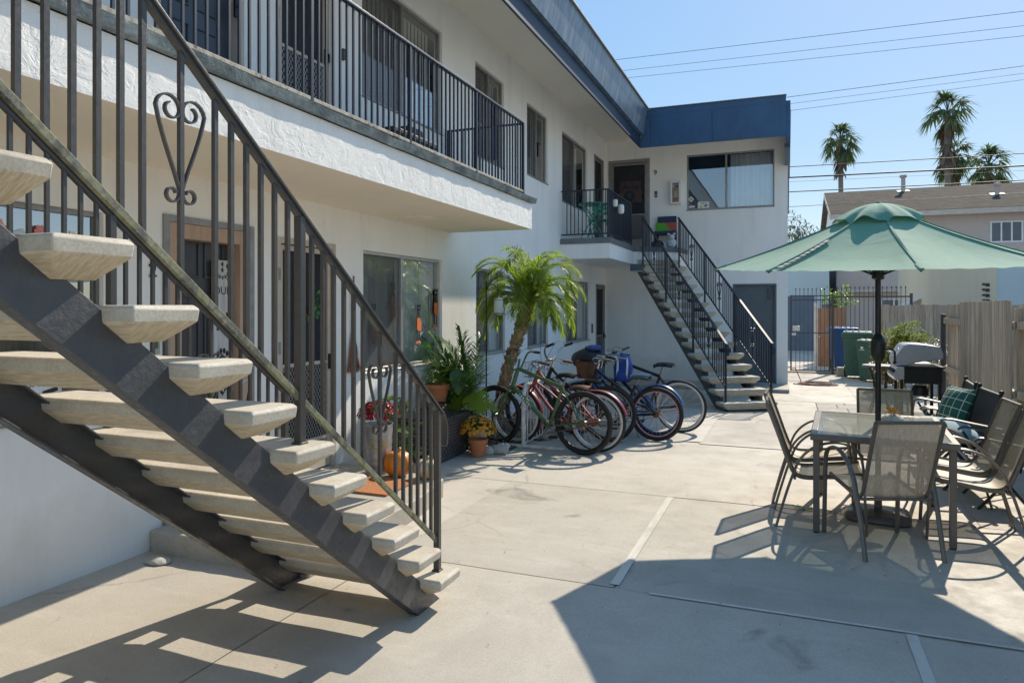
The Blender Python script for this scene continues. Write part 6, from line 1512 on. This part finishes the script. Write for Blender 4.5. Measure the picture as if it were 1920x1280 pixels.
def _striped():
    m, nt, b = nodes('striped_gourd'); co = objco(nt); sx = N(nt, 'ShaderNodeSeparateXYZ'); nt.links.new(co, sx.inputs[0]); at = N(nt, 'ShaderNodeMath', operation='ARCTAN2'); nt.links.new(sx.outputs[1], at.inputs[0]); nt.links.new(sx.outputs[0], at.inputs[1])
    ml = N(nt, 'ShaderNodeMath', operation='MULTIPLY'); nt.links.new(at.outputs[0], ml.inputs[0]); ml.inputs[1].default_value = 8; nz = N(nt, 'ShaderNodeMath', operation='MULTIPLY_ADD'); nt.links.new(noise(nt, 14, 5, .7, co), nz.inputs[0]); nz.inputs[1].default_value = 5.; nt.links.new(ml.outputs[0], nz.inputs[2])
    s = N(nt, 'ShaderNodeMath', operation='SINE'); nt.links.new(nz.outputs[0], s.inputs[0]); c = ramp(nt, s.outputs[0], [(.0, (.62, .56, .40)), (.55, (.58, .50, .33)), (.75, (.20, .25, .12))]); c = mixc(nt, ramp(nt, noise(nt, 5, 3, .5, co), [(.5, 0.), (.65, .7)]), c, (.62, .28, .07)); nt.links.new(c, b.inputs['Base Color']); b.inputs['Roughness'].default_value = .45; return m
pumpkin('smaller pale gourd with green and orange stripes', -2.91, 5.36, .133, .108, .80, _striped())
lone('door_mat', MB().box(-3.55, -2.92, 4.72, 5.20, .136, .152), mat('rust_coir', (.42, .17, .065), .95, 0, .25, 60, 150, .004, 1.), 'rust orange coir door mat on the doorstep before door 3', 'door mat')

# ------------------------------------------------------------------ signs and decorations
Wn = (1, 0, 0)
def sign_smile(label, c, n, w, h):
    t = thing('warning_sign', label, 'sign', c); n = V(n); x = V((0, 0, 1)).cross(n); z = V((0, 0, 1)); c = V(c)
    def pl(u0, u1, v0, v1, d): return MB().add([c+x*u0*w+z*v0*h+n*d, c+x*u1*w+z*v0*h+n*d, c+x*u1*w+z*v1*h+n*d, c+x*u0*w+z*v1*h+n*d], [(0, 1, 2, 3)])
    mb = MB(); mb.add([p+n*k for k in (0, .003) for p in (c-x*w/2-z*h/2, c+x*w/2-z*h/2, c+x*w/2+z*h/2, c-x*w/2+z*h/2)], [(3, 2, 1, 0), (4, 5, 6, 7), (0, 1, 5, 4), (1, 2, 6, 5), (2, 3, 7, 6), (3, 0, 4, 7)]); part(t, 'panel', mb, K['paper'])
    rd = mat('red_line', (.55, .06, .08), .6)
    for u in (-.47, .455): part(t, 'red_line', pl(u, u+.012, -.5, .5, .0036), rd)
    lettering(t, 'SMILE!', h*.36, facing(c+z*h*.24+n*.0036, n), mat('navy_ink', (.03, .03, .07), .6))
    mb = MB(); q = c-x*w*.2-z*h*.22+n*.0036; mb.add([q+x*cos(2*pi*k/24)*h*.2+z*sin(2*pi*k/24)*h*.2 for k in range(24)], [tuple(range(24))]); fc = part(t, 'yellow_face', mb, mat('smile_yellow', (.75, .62, .03), .5))
    mb = MB()
    for s in (-1, 1): mb.add([q+n*.0006+x*(s*h*.07+h*.025*cos(2*pi*k/10))+z*(h*.06+h*.045*sin(2*pi*k/10)) for k in range(10)], [tuple(range(10))])
    mb.tube([q+n*.001+x*h*.12*cos(a)+z*(h*.12*sin(a)) for a in [radians(200+140*k/8) for k in range(9)]], h*.012, 4); part(fc, 'face_marks', mb, K['ink'])
    q = c+x*w*.2-z*h*.14+n*.0045; mb = MB(); mb.bar(q-x*h*.25-z*h*.0, q+x*h*.28+z*h*.10, h*.17, .004, up=n) if False else mb.add([q+x*h*a+z*h*b for a, b in ((-.24, -.05), (.30, .08), (.26, .22), (-.26, .10))], [(0, 1, 2, 3)])
    mb.add([q-x*h*.02-z*h*.10+x*cos(2*pi*k/16)*h*.11+z*sin(2*pi*k/16)*h*.11+n*.0006 for k in range(16)], [tuple(range(16))]); cm = part(t, 'camera_picture', mb, K['ink'])
    mb = MB(); mb.add([q-x*h*.02-z*h*.10+x*cos(2*pi*k/16)*h*.055+z*sin(2*pi*k/16)*h*.055+n*.0014 for k in range(16)], [tuple(range(16))]); part(cm, 'lens_ring', mb, K['alu'])
    return t
sign_smile('white SMILE camera warning sign in the window behind the near staircase treads', (XW-.02, 2.735, 1.142), Wn, .235, .17)
sign_smile('white SMILE camera warning sign in the window beside door 9', (-1.74, YW+.045, 3.875), (0, -1, 0), .25, .15)
dm_ = thing('diamond_placard', 'white diamond placard taped inside the window beside door 9', 'sign', (-2.01, YW+.045, 4.02))
mb = MB(); mb.prism([(-2.01, YW+.045, 3.955), (-1.945, YW+.045, 4.02), (-2.01, YW+.045, 4.085), (-2.075, YW+.045, 4.02)], (0, .003, 0)); part(dm_, 'panel', mb, K['paper'])
mb = MB(); mb.add([(-2.01+.028*cos(2*pi*k/12), YW+.044, 4.02+.028*sin(2*pi*k/12)) for k in range(12)], [tuple(range(12))]); part(dm_, 'grey_mark', mb, K['bronze'])
lone('paper_note', MB().box(-2.05, -1.93, YW+.043, YW+.046, 3.83, 3.87), K['paper'], 'small white note at the bottom of the window beside door 9', 'note')
# pink paper flowers and a note in the first window
K['pinkp'] = leafmat('pink_tissue', (.80, .36, .42), (.88, .52, .56), .3)
for k, (y, z, r, lb) in enumerate(((2.50, 2.02, .075, 'big pink tissue paper flower at the edge of the staircase window'), (2.745, 2.03, .055, 'smaller pink tissue paper flower in the staircase window'))):
    mb = MB(); rg = random.Random(k)
    for i in range(60):
        a = rg.uniform(0, 2*pi); q = rg.uniform(0, r*.7); mb.leaf((XW-.045, y+q*cos(a), z+q*sin(a)), (rg.uniform(.2, .6), cos(a), sin(a)), r*.6, r*.55, up=(1, 0, 0), fold=.2)
    lone('paper_flower', mb, K['pinkp'], lb, 'paper flower', 'paper flowers in the staircase window')
mb = MB(); mb.add([(XW-.05, 2.55, 1.96), (XW-.05, 2.60, 2.04), (XW-.05, 2.65, 2.06), (XW-.05, 2.70, 2.0), (XW-.05, 2.68, 1.95)], [(0, 1, 2, 3, 4)]); lone('paper_doily', mb, mat('pale_blue_paper', (.55, .68, .72), .8), 'pale blue paper cut-out between the two pink paper flowers', 'paper cut-out')
lone('paper_note', MB().box(XW-.056, XW-.053, 2.93, 2.965, 2.03, 2.075), K['paper'], 'tiny white note stuck in the upper corner of the staircase window', 'note')
# welcome board leaning by door 2
wb = thing('welcome_board', 'tall whitewashed board with paw prints and black letters hanging on door 2', 'sign', (XW-.05, 4.15, 1.1))
K['wash'] = weathered('whitewashed_plank', (.34, .34, .34), (.58, .57, .55), (.68, .67, .65), (2, 9, .7))
mb = MB(); mb.box(XW-.075, XW-.055, 4.065, 4.235, .45, 1.975); part(wb, 'board', mb, K['wash'], .003)
lettering(wb, 'OUR', .085, facing((XW-.0535, 4.15, 1.74), Wn), K['ink'])
for s, z in (('H', 1.50), ('M', .95), ('E', .68)): lettering(wb, s, .20, facing((XW-.0535, 4.15, z), Wn), K['ink'])
def paw(mb, y, z, r):
    for dy, dz, a, b in ((0, -.25*r, .62*r, .5*r), (-.62*r, .42*r, .2*r, .3*r), (-.22*r, .72*r, .2*r, .3*r), (.22*r, .72*r, .2*r, .3*r), (.62*r, .42*r, .2*r, .3*r)):
        mb.add([(XW-.0535, y+dy+a*cos(2*pi*k/14), z+dz+b*sin(2*pi*k/14)) for k in range(14)], [tuple(range(14))])
mb = MB(); paw(mb, 4.15, 1.23, .075); paw(mb, 4.11, 1.10, .035); paw(mb, 4.19, 1.06, .035); part(wb, 'paw_prints', mb, K['ink'])
mb = MB()
for i in range(7): a = pi+pi*i/6; paw(mb, 4.15+.06*cos(a), 1.90+.06*sin(a), .016)
for y, z in ((4.10, 1.93), (4.15, 1.945), (4.20, 1.93), (4.15, 1.90), (4.09, 1.83), (4.21, 1.83)): mb.add([(XW-.0534, y+.016*cos(2*pi*k/6)*(1 if k % 2 else .6), z+.02*sin(2*pi*k/6)) for k in range(6)], [tuple(range(6))])
part(wb, 'flower_motif', mb, K['ink'])
mb = MB(); mb.tube([(XW-.03, 4.13, 1.0), (XW-.02, 4.13, 1.03), (XW-.02, 4.17, 1.03), (XW-.03, 4.17, 1.0)], .003, 5); part(wb, 'hanger', mb, K['black'])
cs = thing('cat_sculpture', 'black wire cat ornament with white ear loops before door 2', 'ornament', (-3.78, 4.05, .135))
mb = MB()
for s in (-1, 1): mb.tube([(-3.78, 4.05+s*.09+.045*cos(a), 1.02+.05*sin(a)) for a in [radians(-10+200*k/10) for k in range(11)]], .006, 6)
part(cs, 'ear_loop', mb, K['alu']); mb = MB()
mb.tube([(-3.78, 3.96, 1.02), (-3.78, 4.02, .5), (-3.78, 3.95, .14)], .007, 6); mb.tube([(-3.78, 4.18, 1.02), (-3.78, 4.06, .55), (-3.78, 4.17, .14)], .007, 6); mb.tube([(-3.78, 3.95, .145), (-3.72, 4.05, .145), (-3.78, 4.17, .145)], .007, 6); part(cs, 'wire_body', mb, K['black'])
# wreath on door 3
wr = thing('wreath', 'twig wreath with green sprigs behind the screen of door 3', 'wreath', (XW-.06, 5.11, 1.70)); rg = random.Random(9)
mb = MB()
for i in range(34):
    r = .165+rg.uniform(-.03, .03); ph = rg.uniform(0, 6); mb.tube([(XW-.068+.018*sin(3*a+ph), 5.11+(r+.012*sin(5*a+ph))*cos(a), 1.70+(r+.012*sin(5*a+ph))*sin(a)) for a in [2*pi*k/26 for k in range(26)]], .003, 4, True)
part(wr, 'twigs', mb, mat('wreath_twig', (.13, .075, .055), .8, 0, .3, 9))
mb = MB()
for i in range(46):
    a = rg.uniform(-1.6, .35); mb.leaf((XW-.045, 5.11+.17*cos(a)+rg.uniform(-.03, .03), 1.70+.17*sin(a)+rg.uniform(-.03, .03)), (.3, rg.uniform(-1, 1), rg.uniform(-1, .6)), .07, .032, up=(1, 0, 0))
part(wr, 'sprigs', mb, leafmat('bright_sprig', (.06, .22, .05), (.14, .40, .10), .3))
# broom on the wall
br_ = thing('broom', 'twig broom with reddish brown bristles hanging on the wall between door 3 and the window', 'broom', (XW+.03, 5.76, 1.1)); rg = random.Random(2)
mb = MB(); mb.tube([(XW+.03, 5.76, 1.92), (XW+.032, 5.752, 1.7), (XW+.03, 5.76, 1.30)], [.009, .011, .012], 7); part(br_, 'stick', mb, mat('broom_stick', (.24, .115, .06), .75, 0, .3, 12))
mb = MB()
for i in range(170):
    y = rg.uniform(-.095, .095); mb.tube([(XW+.03+rg.uniform(-.01, .01), 5.76+y*.12, 1.38), (XW+.03+rg.uniform(-.015, .02), 5.76+y*.55, 1.18), (XW+.03+rg.uniform(-.015, .03), 5.76+y, .975+rg.uniform(0, .035))], .0016, 3, caps=False)
part(br_, 'bristles', mb, mat('broom_bristle', (.30, .13, .075), .85, 0, .3, 30))
# four hanging cat cut-outs in the big window
K['catb'] = mat('black_card', (.035, .03, .025), .8); K['cato'] = mat('orange_card', (.80, .20, .06), .75, 0, .1, 9)
def cat(label, y, ztop, h, flip, gown, X0):
    t = thing('cat_cutout', label, 'window ornament', (X0, y, ztop), 0, 'cat cut-outs hanging in the big window'); w = h*.15*flip
    def pl(pts, nm, mt, d=0): m = MB(); m.prism([(X0+d, y+a*w, ztop-b*h) for a, b in pts], (.003, 0, 0)); return part(t, nm, m, mt)
    pl([(-.55, .0), (-.3, .045), (.3, .045), (.55, 0), (.62, .10), (.45, .2), (0, .235), (-.45, .2), (-.62, .10)], 'head', K['catb'])
    pl([(-.4, .215), (.4, .215), (.75, .40), (.8, .62), (.2, .66), (-.6, .62), (-.75, .40)], 'body', K['catb'], -.004)
    pl([(-.65, .38), (.35, .36), (.85, .5), (.75, .66 if not gown else .86), (.1, .70 if not gown else .95), (-.7, .64 if not gown else .9)], 'orange_dress', K['cato'], .004)
    if not gown:
        for s in (-.5, .35): pl([(s-.12, .62), (s+.12, .62), (s+.08, .95), (s-.1, .95)], 'leg', K['catb'], -.001)
        pl([(-.9, .93), (.2, .93), (.3, 1.0), (-1.0, 1.0)], 'shoes', K['cato'], .002)
    else: pl([(-.5, .92), (.4, .92), (.5, 1.0), (-.6, 1.0)], 'shoes', K['cato'], .002)
    mb = MB(); 
    for s in (-1, 1): mb.ball((X0+.006, y+s*.25*w, ztop-.11*h), h*.012, n=6, m=4)
    part(t, 'eyes', mb, K['paper'])
    mb = MB(); mb.tube(arcpts([(X0, y+.6*w, ztop-.55*h), (X0, y+1.6*w, ztop-.5*h), (X0, y+1.9*w, ztop-.66*h), (X0, y+1.5*w, ztop-.7*h)], 4), .004, 5); part(t, 'tail', mb, K['catb'])
    mb = MB(); mb.tube([(X0, y, ztop-.02), (X0, y, 2.17)], .0012, 4); part(t, 'string', mb, K['catb'])
cat('highest black cat cut-out in an orange top, right pane of the big window', 7.61, 1.845, .475, 1, 0, XW-.047)
cat('black cat cut-out in an orange dress, lower one in the right pane', 7.185, 1.66, .47, 1, 0, XW-.047)
cat('cat cut-out in a long orange gown, higher one behind the insect screen', 6.69, 1.90, .455, -1, 1, XW-.092)
cat('cat cut-out in a long orange gown, lowest, behind the insect screen', 6.30, 1.67, .445, 1, 1, XW-.092)

# ------------------------------------------------------------------ upper landing and balcony furniture
K['mint'] = mat('mint_enamel', (.06, .36, .25), .4, 0, .1, 12)
mt = thing('bistro_table', 'round mint green bistro table on the landing behind the railing', 'table', (-3.50, 13.15, 2.887))
mb = MB(); mb.lathe([(0, .70), (.27, .70), (.285, .705), (.285, .72), (0, .722)], 28); part(mt, 'table_top', mb, K['mint'], 0, True)
for s in (-1, 1):
    for q in (-1, 1): part(mt, 'leg', MB().tube([(s*.22, q*.2, 0), (-s*.2, q*.17, .70)], .011, 6), K['mint'], 0, True)
part(mt, 'brace', MB().tube([(-.2, -.19, .2), (-.2, .19, .2)], .008, 6), K['mint'], 0, True)
def foldchair(label, x, y, rz):
    t = thing('folding_chair', label, 'chair', (x, y, 2.887), rz); 
    for i in range(5): part(t, 'seat_slat', MB().box(-.19, .19, -.18+.08*i, -.12+.08*i, .44, .455), K['mint'], .003, True)
    for i in range(3): mb = MB(); mb.obox((0, -.215-.012*i, .62+.095*i), (.40, .014, .065), Matrix.Rotation(radians(8), 3, 'X')); part(t, 'back_slat', mb, K['mint'], .003, True)
    for s in (-1, 1):
        part(t, 'front_leg', MB().tube([(s*.2, .24, 0), (s*.2, -.14, .46), (s*.2, -.26, .86)], .011, 6), K['mint'], 0, True); part(t, 'rear_leg', MB().tube([(s*.175, -.28, 0), (s*.175, .18, .45)], .011, 6), K['mint'], 0, True)
    part(t, 'stretcher', MB().tube([(-.2, .2, .06), (.2, .2, .06)], .008, 6), K['mint'], 0, True); return t
foldchair('mint folding chair with slatted back behind the mint table', -3.50, 13.62, radians(180))
for y, z, r, lb in ((13.28, 3.50, .06, 'larger pale lantern hanging on the landing railing'), (12.80, 3.55, .045, 'smaller pale lantern on the landing railing near the corner')):
    t = thing('lantern', lb, 'lantern', (-2.985, y, z), 0, 'lanterns on the landing railing'); mb = MB(); mb.lathe([(r*.7, -r*1.5), (r, -r), (r, r), (r*.7, r*1.4)], 16); part(t, 'shade', mb, K['paper'], 0, True); part(t, 'hook', MB().tube([(0, 0, r*1.4), (0, 0, 3.78-z), (-.075, 0, 3.785-z)], .003, 5), K['black'], 0, True)
apn = thing('beach_banner', 'pink beach towel banner with Aloha lettering hanging on door 9', 'banner', (-3.36, YW+.06, 4.2)); yb = YW+.062
mb = MB(); mb.add([(-3.66, yb, 4.02), (-3.12, yb, 4.02), (-3.14, yb, 4.52), (-3.62, yb, 4.52)], [(0, 1, 2, 3)])
part(apn, 'cloth', mb, mat('pink_print', (.52, .20, .28), .85, 0, .35, 9, col2=(.45, .26, .30)))
lettering(apn, 'Aloha', .16, facing((-3.38, yb-.004, 4.38), (0, -1, 0)), mat('dark_blue_ink', (.02, .03, .10), .7))
mb = MB(); mb.add([(-3.40+.12*cos(2*pi*k/24), yb-.004, 4.17+.13*sin(2*pi*k/24)) for k in range(24)], [tuple(range(24))]); dsk = part(apn, 'green_disc', mb, mat('sea_green_print', (.03, .16, .15), .7))
mb = MB(); mb.add([(-3.40+.06*cos(2*pi*k/16), yb-.006, 4.19+.06*sin(2*pi*k/16)) for k in range(16)], [tuple(range(16))]); part(dsk, 'inner_disc', mb, mat('lilac_print', (.22, .22, .34), .7))
mb = MB(); rg = random.Random(6)
for i in range(26):
    a = rg.choice((rg.uniform(-3.66, -3.54), rg.uniform(-3.26, -3.13))); z = rg.uniform(4.03, 4.28); mb.leaf((a, yb-.003, z), (rg.uniform(-1, 1), 0, rg.uniform(-1, 1)), .09, .05, up=(0, -1, 0), fold=.02)
part(apn, 'flower_print', mb, mat('red_yellow_print', (.60, .18, .06), .8, 0, .5, 30, col2=(.65, .42, .08)))
mb = MB(); mb.tube([(-3.55, yb-.01, 4.52), (-3.38, yb-.01, 4.66), (-3.20, yb-.01, 4.52)], .006, 5); mb.box(-3.40, -3.365, yb-.01, yb-.004, 4.5, 4.72); part(apn, 'red_cord', mb, mat('red_ribbon', (.42, .05, .04), .7))
ex = thing('extinguisher_cabinet', 'white wall cabinet with glass front beside house number 9', 'cabinet', (-2.33, YW, 4.18))
mb = MB(); x0, x1, z0, z1 = -2.44, -2.215, 3.91, 4.43
for a, b, c, d in ((x0, x0+.04, z0, z1), (x1-.04, x1, z0, z1), (x0+.04, x1-.04, z0, z0+.04), (x0+.04, x1-.04, z1-.05, z1)): mb.box(a, b, YW-.14, YW-.005, c, d)
mb.box(x0+.002, x1-.002, YW-.02, YW-.004, z0+.002, z1-.002); part(ex, 'case', mb, K['white'], .004)
part(ex, 'door_glass', MB().add([(x0+.04, YW-.13, z0+.04), (x1-.04, YW-.13, z0+.04), (x1-.04, YW-.13, z1-.05), (x0+.04, YW-.13, z1-.05)], [(0, 1, 2, 3)]), K['glass'])
fx = thing('fire_extinguisher', 'red fire extinguisher with cream label inside the white cabinet', 'fire extinguisher', (-2.33, YW-.07, 3.955))
mb = MB(); mb.lathe([(0, 0), (.05, .0), (.052, .02), (.052, .25), (.04, .29), (.02, .31), (.02, .33)], 20); cy = part(fx, 'cylinder', mb, mat('extinguisher_red', (.50, .03, .03), .3), 0, True)
mb = MB(); mb.lathe([(.0535, .10), (.0535, .25)], 20); part(cy, 'label', mb, mat('cream_label', (.66, .55, .38), .6), 0, True)
mb = MB(); mb.box(-.02, .05, -.012, .012, .33, .35); mb.box(-.02, .06, -.012, .012, .365, .38); part(fx, 'valve', mb, K['black'], 0, True)
part(fx, 'hose', MB().tube(arcpts([(-.03, 0, .34), (-.065, -.01, .28), (-.06, -.01, .15)], 4), .01, 6), K['black'], 0, True)
bn = thing('bench', 'small navy bench with a bright green and red painted panel under the extinguisher', 'bench', (-2.52, 15.68, 2.887)); NV = mat('navy_bench', (.015, .03, .085), .5)
mb = MB(); mb.box(-.23, .23, -.16, .17, .33, .40); part(bn, 'seat', mb, NV, .006, True)
mb = MB(); mb.box(-.21, .21, .17, .20, .62, .76); part(bn, 'top_rail', mb, NV, .006, True)
def _gr():
    m, nt, b = nodes('painted_panel'); sx = N(nt, 'ShaderNodeSeparateXYZ'); nt.links.new(objco(nt), sx.inputs[0]); ad = N(nt, 'ShaderNodeMath', operation='MULTIPLY_ADD'); nt.links.new(sx.outputs[2], ad.inputs[0]); ad.inputs[1].default_value = .8; nt.links.new(sx.outputs[0], ad.inputs[2])
    nt.links.new(ramp(nt, ad.outputs[0], [(.40, (.10, .40, .03)), (.47, (.42, .09, .07))]), b.inputs['Base Color']); return m
mb = MB(); mb.box(-.25, .22, .155, .168, .405, .615); part(bn, 'painted_panel', mb, _gr(), 0, True)
for s in (-1, 1):
    for q in (-.13, .15): mb = MB(); mb.box(s*.20-.02, s*.20+.02, q-.02, q+.02, 0, .33); part(bn, 'leg', mb, NV, 0, True)
shp = thing('shoe', 'pair-less white sneaker beneath the navy bench', 'shoe', (-2.45, 15.5, 2.887), .4)
mb = MB(); mb.ball((0, 0, .05), .06, (1.9, .75, .75), 12, 8, .05); mb.ball((-.06, 0, .10), .045, (1, .8, .9), 10, 6, .05); part(shp, 'upper', mb, K['white'], 0, True); mb = MB(); mb.box(-.12, .12, -.045, .045, 0, .022); part(shp, 'sole', mb, K['paper'], .01, True)
lone('plush_toy', MB().ball((-2.35, 15.42, 3.0), .11, (1, .8, 1), 12, 9, .13).ball((-2.35, 15.38, 3.13), .07, (1, 1, .9), 10, 7, .1).ball((-2.41, 15.36, 3.19), .03).ball((-2.29, 15.36, 3.19), .03), mat('white_plush', (.58, .60, .62), .95, 0, .2, 20, 60, .01, 1.), 'white plush toy sitting at the top of the far staircase', 'plush toy')
lone('black_bag', MB().ball((-2.66, 15.42, 2.98), .13, (1.1, .8, .75), 14, 9, .06), K['black'], 'small black bag on the landing floor beside the navy bench', 'bag')
lt = thing('low_table', 'low dark table standing on the long balcony behind its railing', 'table', (-3.55, 5.95, 2.93))
mb = MB(); mb.box(-.22, .22, -.42, .42, .30, .34); part(lt, 'table_top', mb, K['greydoor'], .004, True)
for s in (-1, 1):
    for q in (-1, 1): part(lt, 'leg', MB().box(s*.19-.02, s*.19+.02, q*.39-.02, q*.39+.02, 0, .30), K['greydoor'], 0, True)
mb = MB(); mb.box(-.12, .10, .05, .33, .342, .47); part(lt, 'storage_tray', mb, K['charcoal'], .01, True)
# spot lamp under the eave
sl2 = thing('flood_lamp', 'small flood lamp fixed under the eave near the inner corner', 'lamp', (-3.0, 13.9, 5.4)); mb = MB(); mb.box(-.04, .04, -.04, .04, -.02, .05); mb.ball((0, -.04, -.05), .045); part(sl2, 'head', mb, K['charcoal'], 0, True)
# debris
mb = MB(); rg = random.Random(77)
for i in range(260):
    x, y = rg.choice(((rg.uniform(-3.9, -1.2), rg.uniform(2, 9)), (rg.uniform(-1, 2.2), rg.uniform(3, 12)))); a = rg.uniform(0, 6)
    if -3.96 < x < -2.6 and 3.4 < y < 5.85: continue
    mb.leaf((x, y, gz(y)+.007), (cos(a), sin(a), .05), rg.uniform(.008, .022), .008, fold=.3)
tag(mesh_obj('leaf_litter', mb, K['brownl']), kind='stuff', label='scattered tiny dry leaf bits on the paving', cat='leaf litter')
mb = MB()
for i in range(70):
    x = rg.choice((rg.gauss(.38, .06), rg.gauss(.12, .05), rg.gauss(.5, .03))); mb.leaf((x, 6.15+rg.uniform(-.012, .012), gz(6.15)), (rg.uniform(-1, 1), rg.uniform(-1, 1), rg.uniform(.4, 1.2)), rg.uniform(.02, .05), .008, fold=.3)
tag(mesh_obj('weeds', mb, K['lime']), kind='stuff', label='tiny green weeds in the paving joint by the parasol base', cat='weeds')
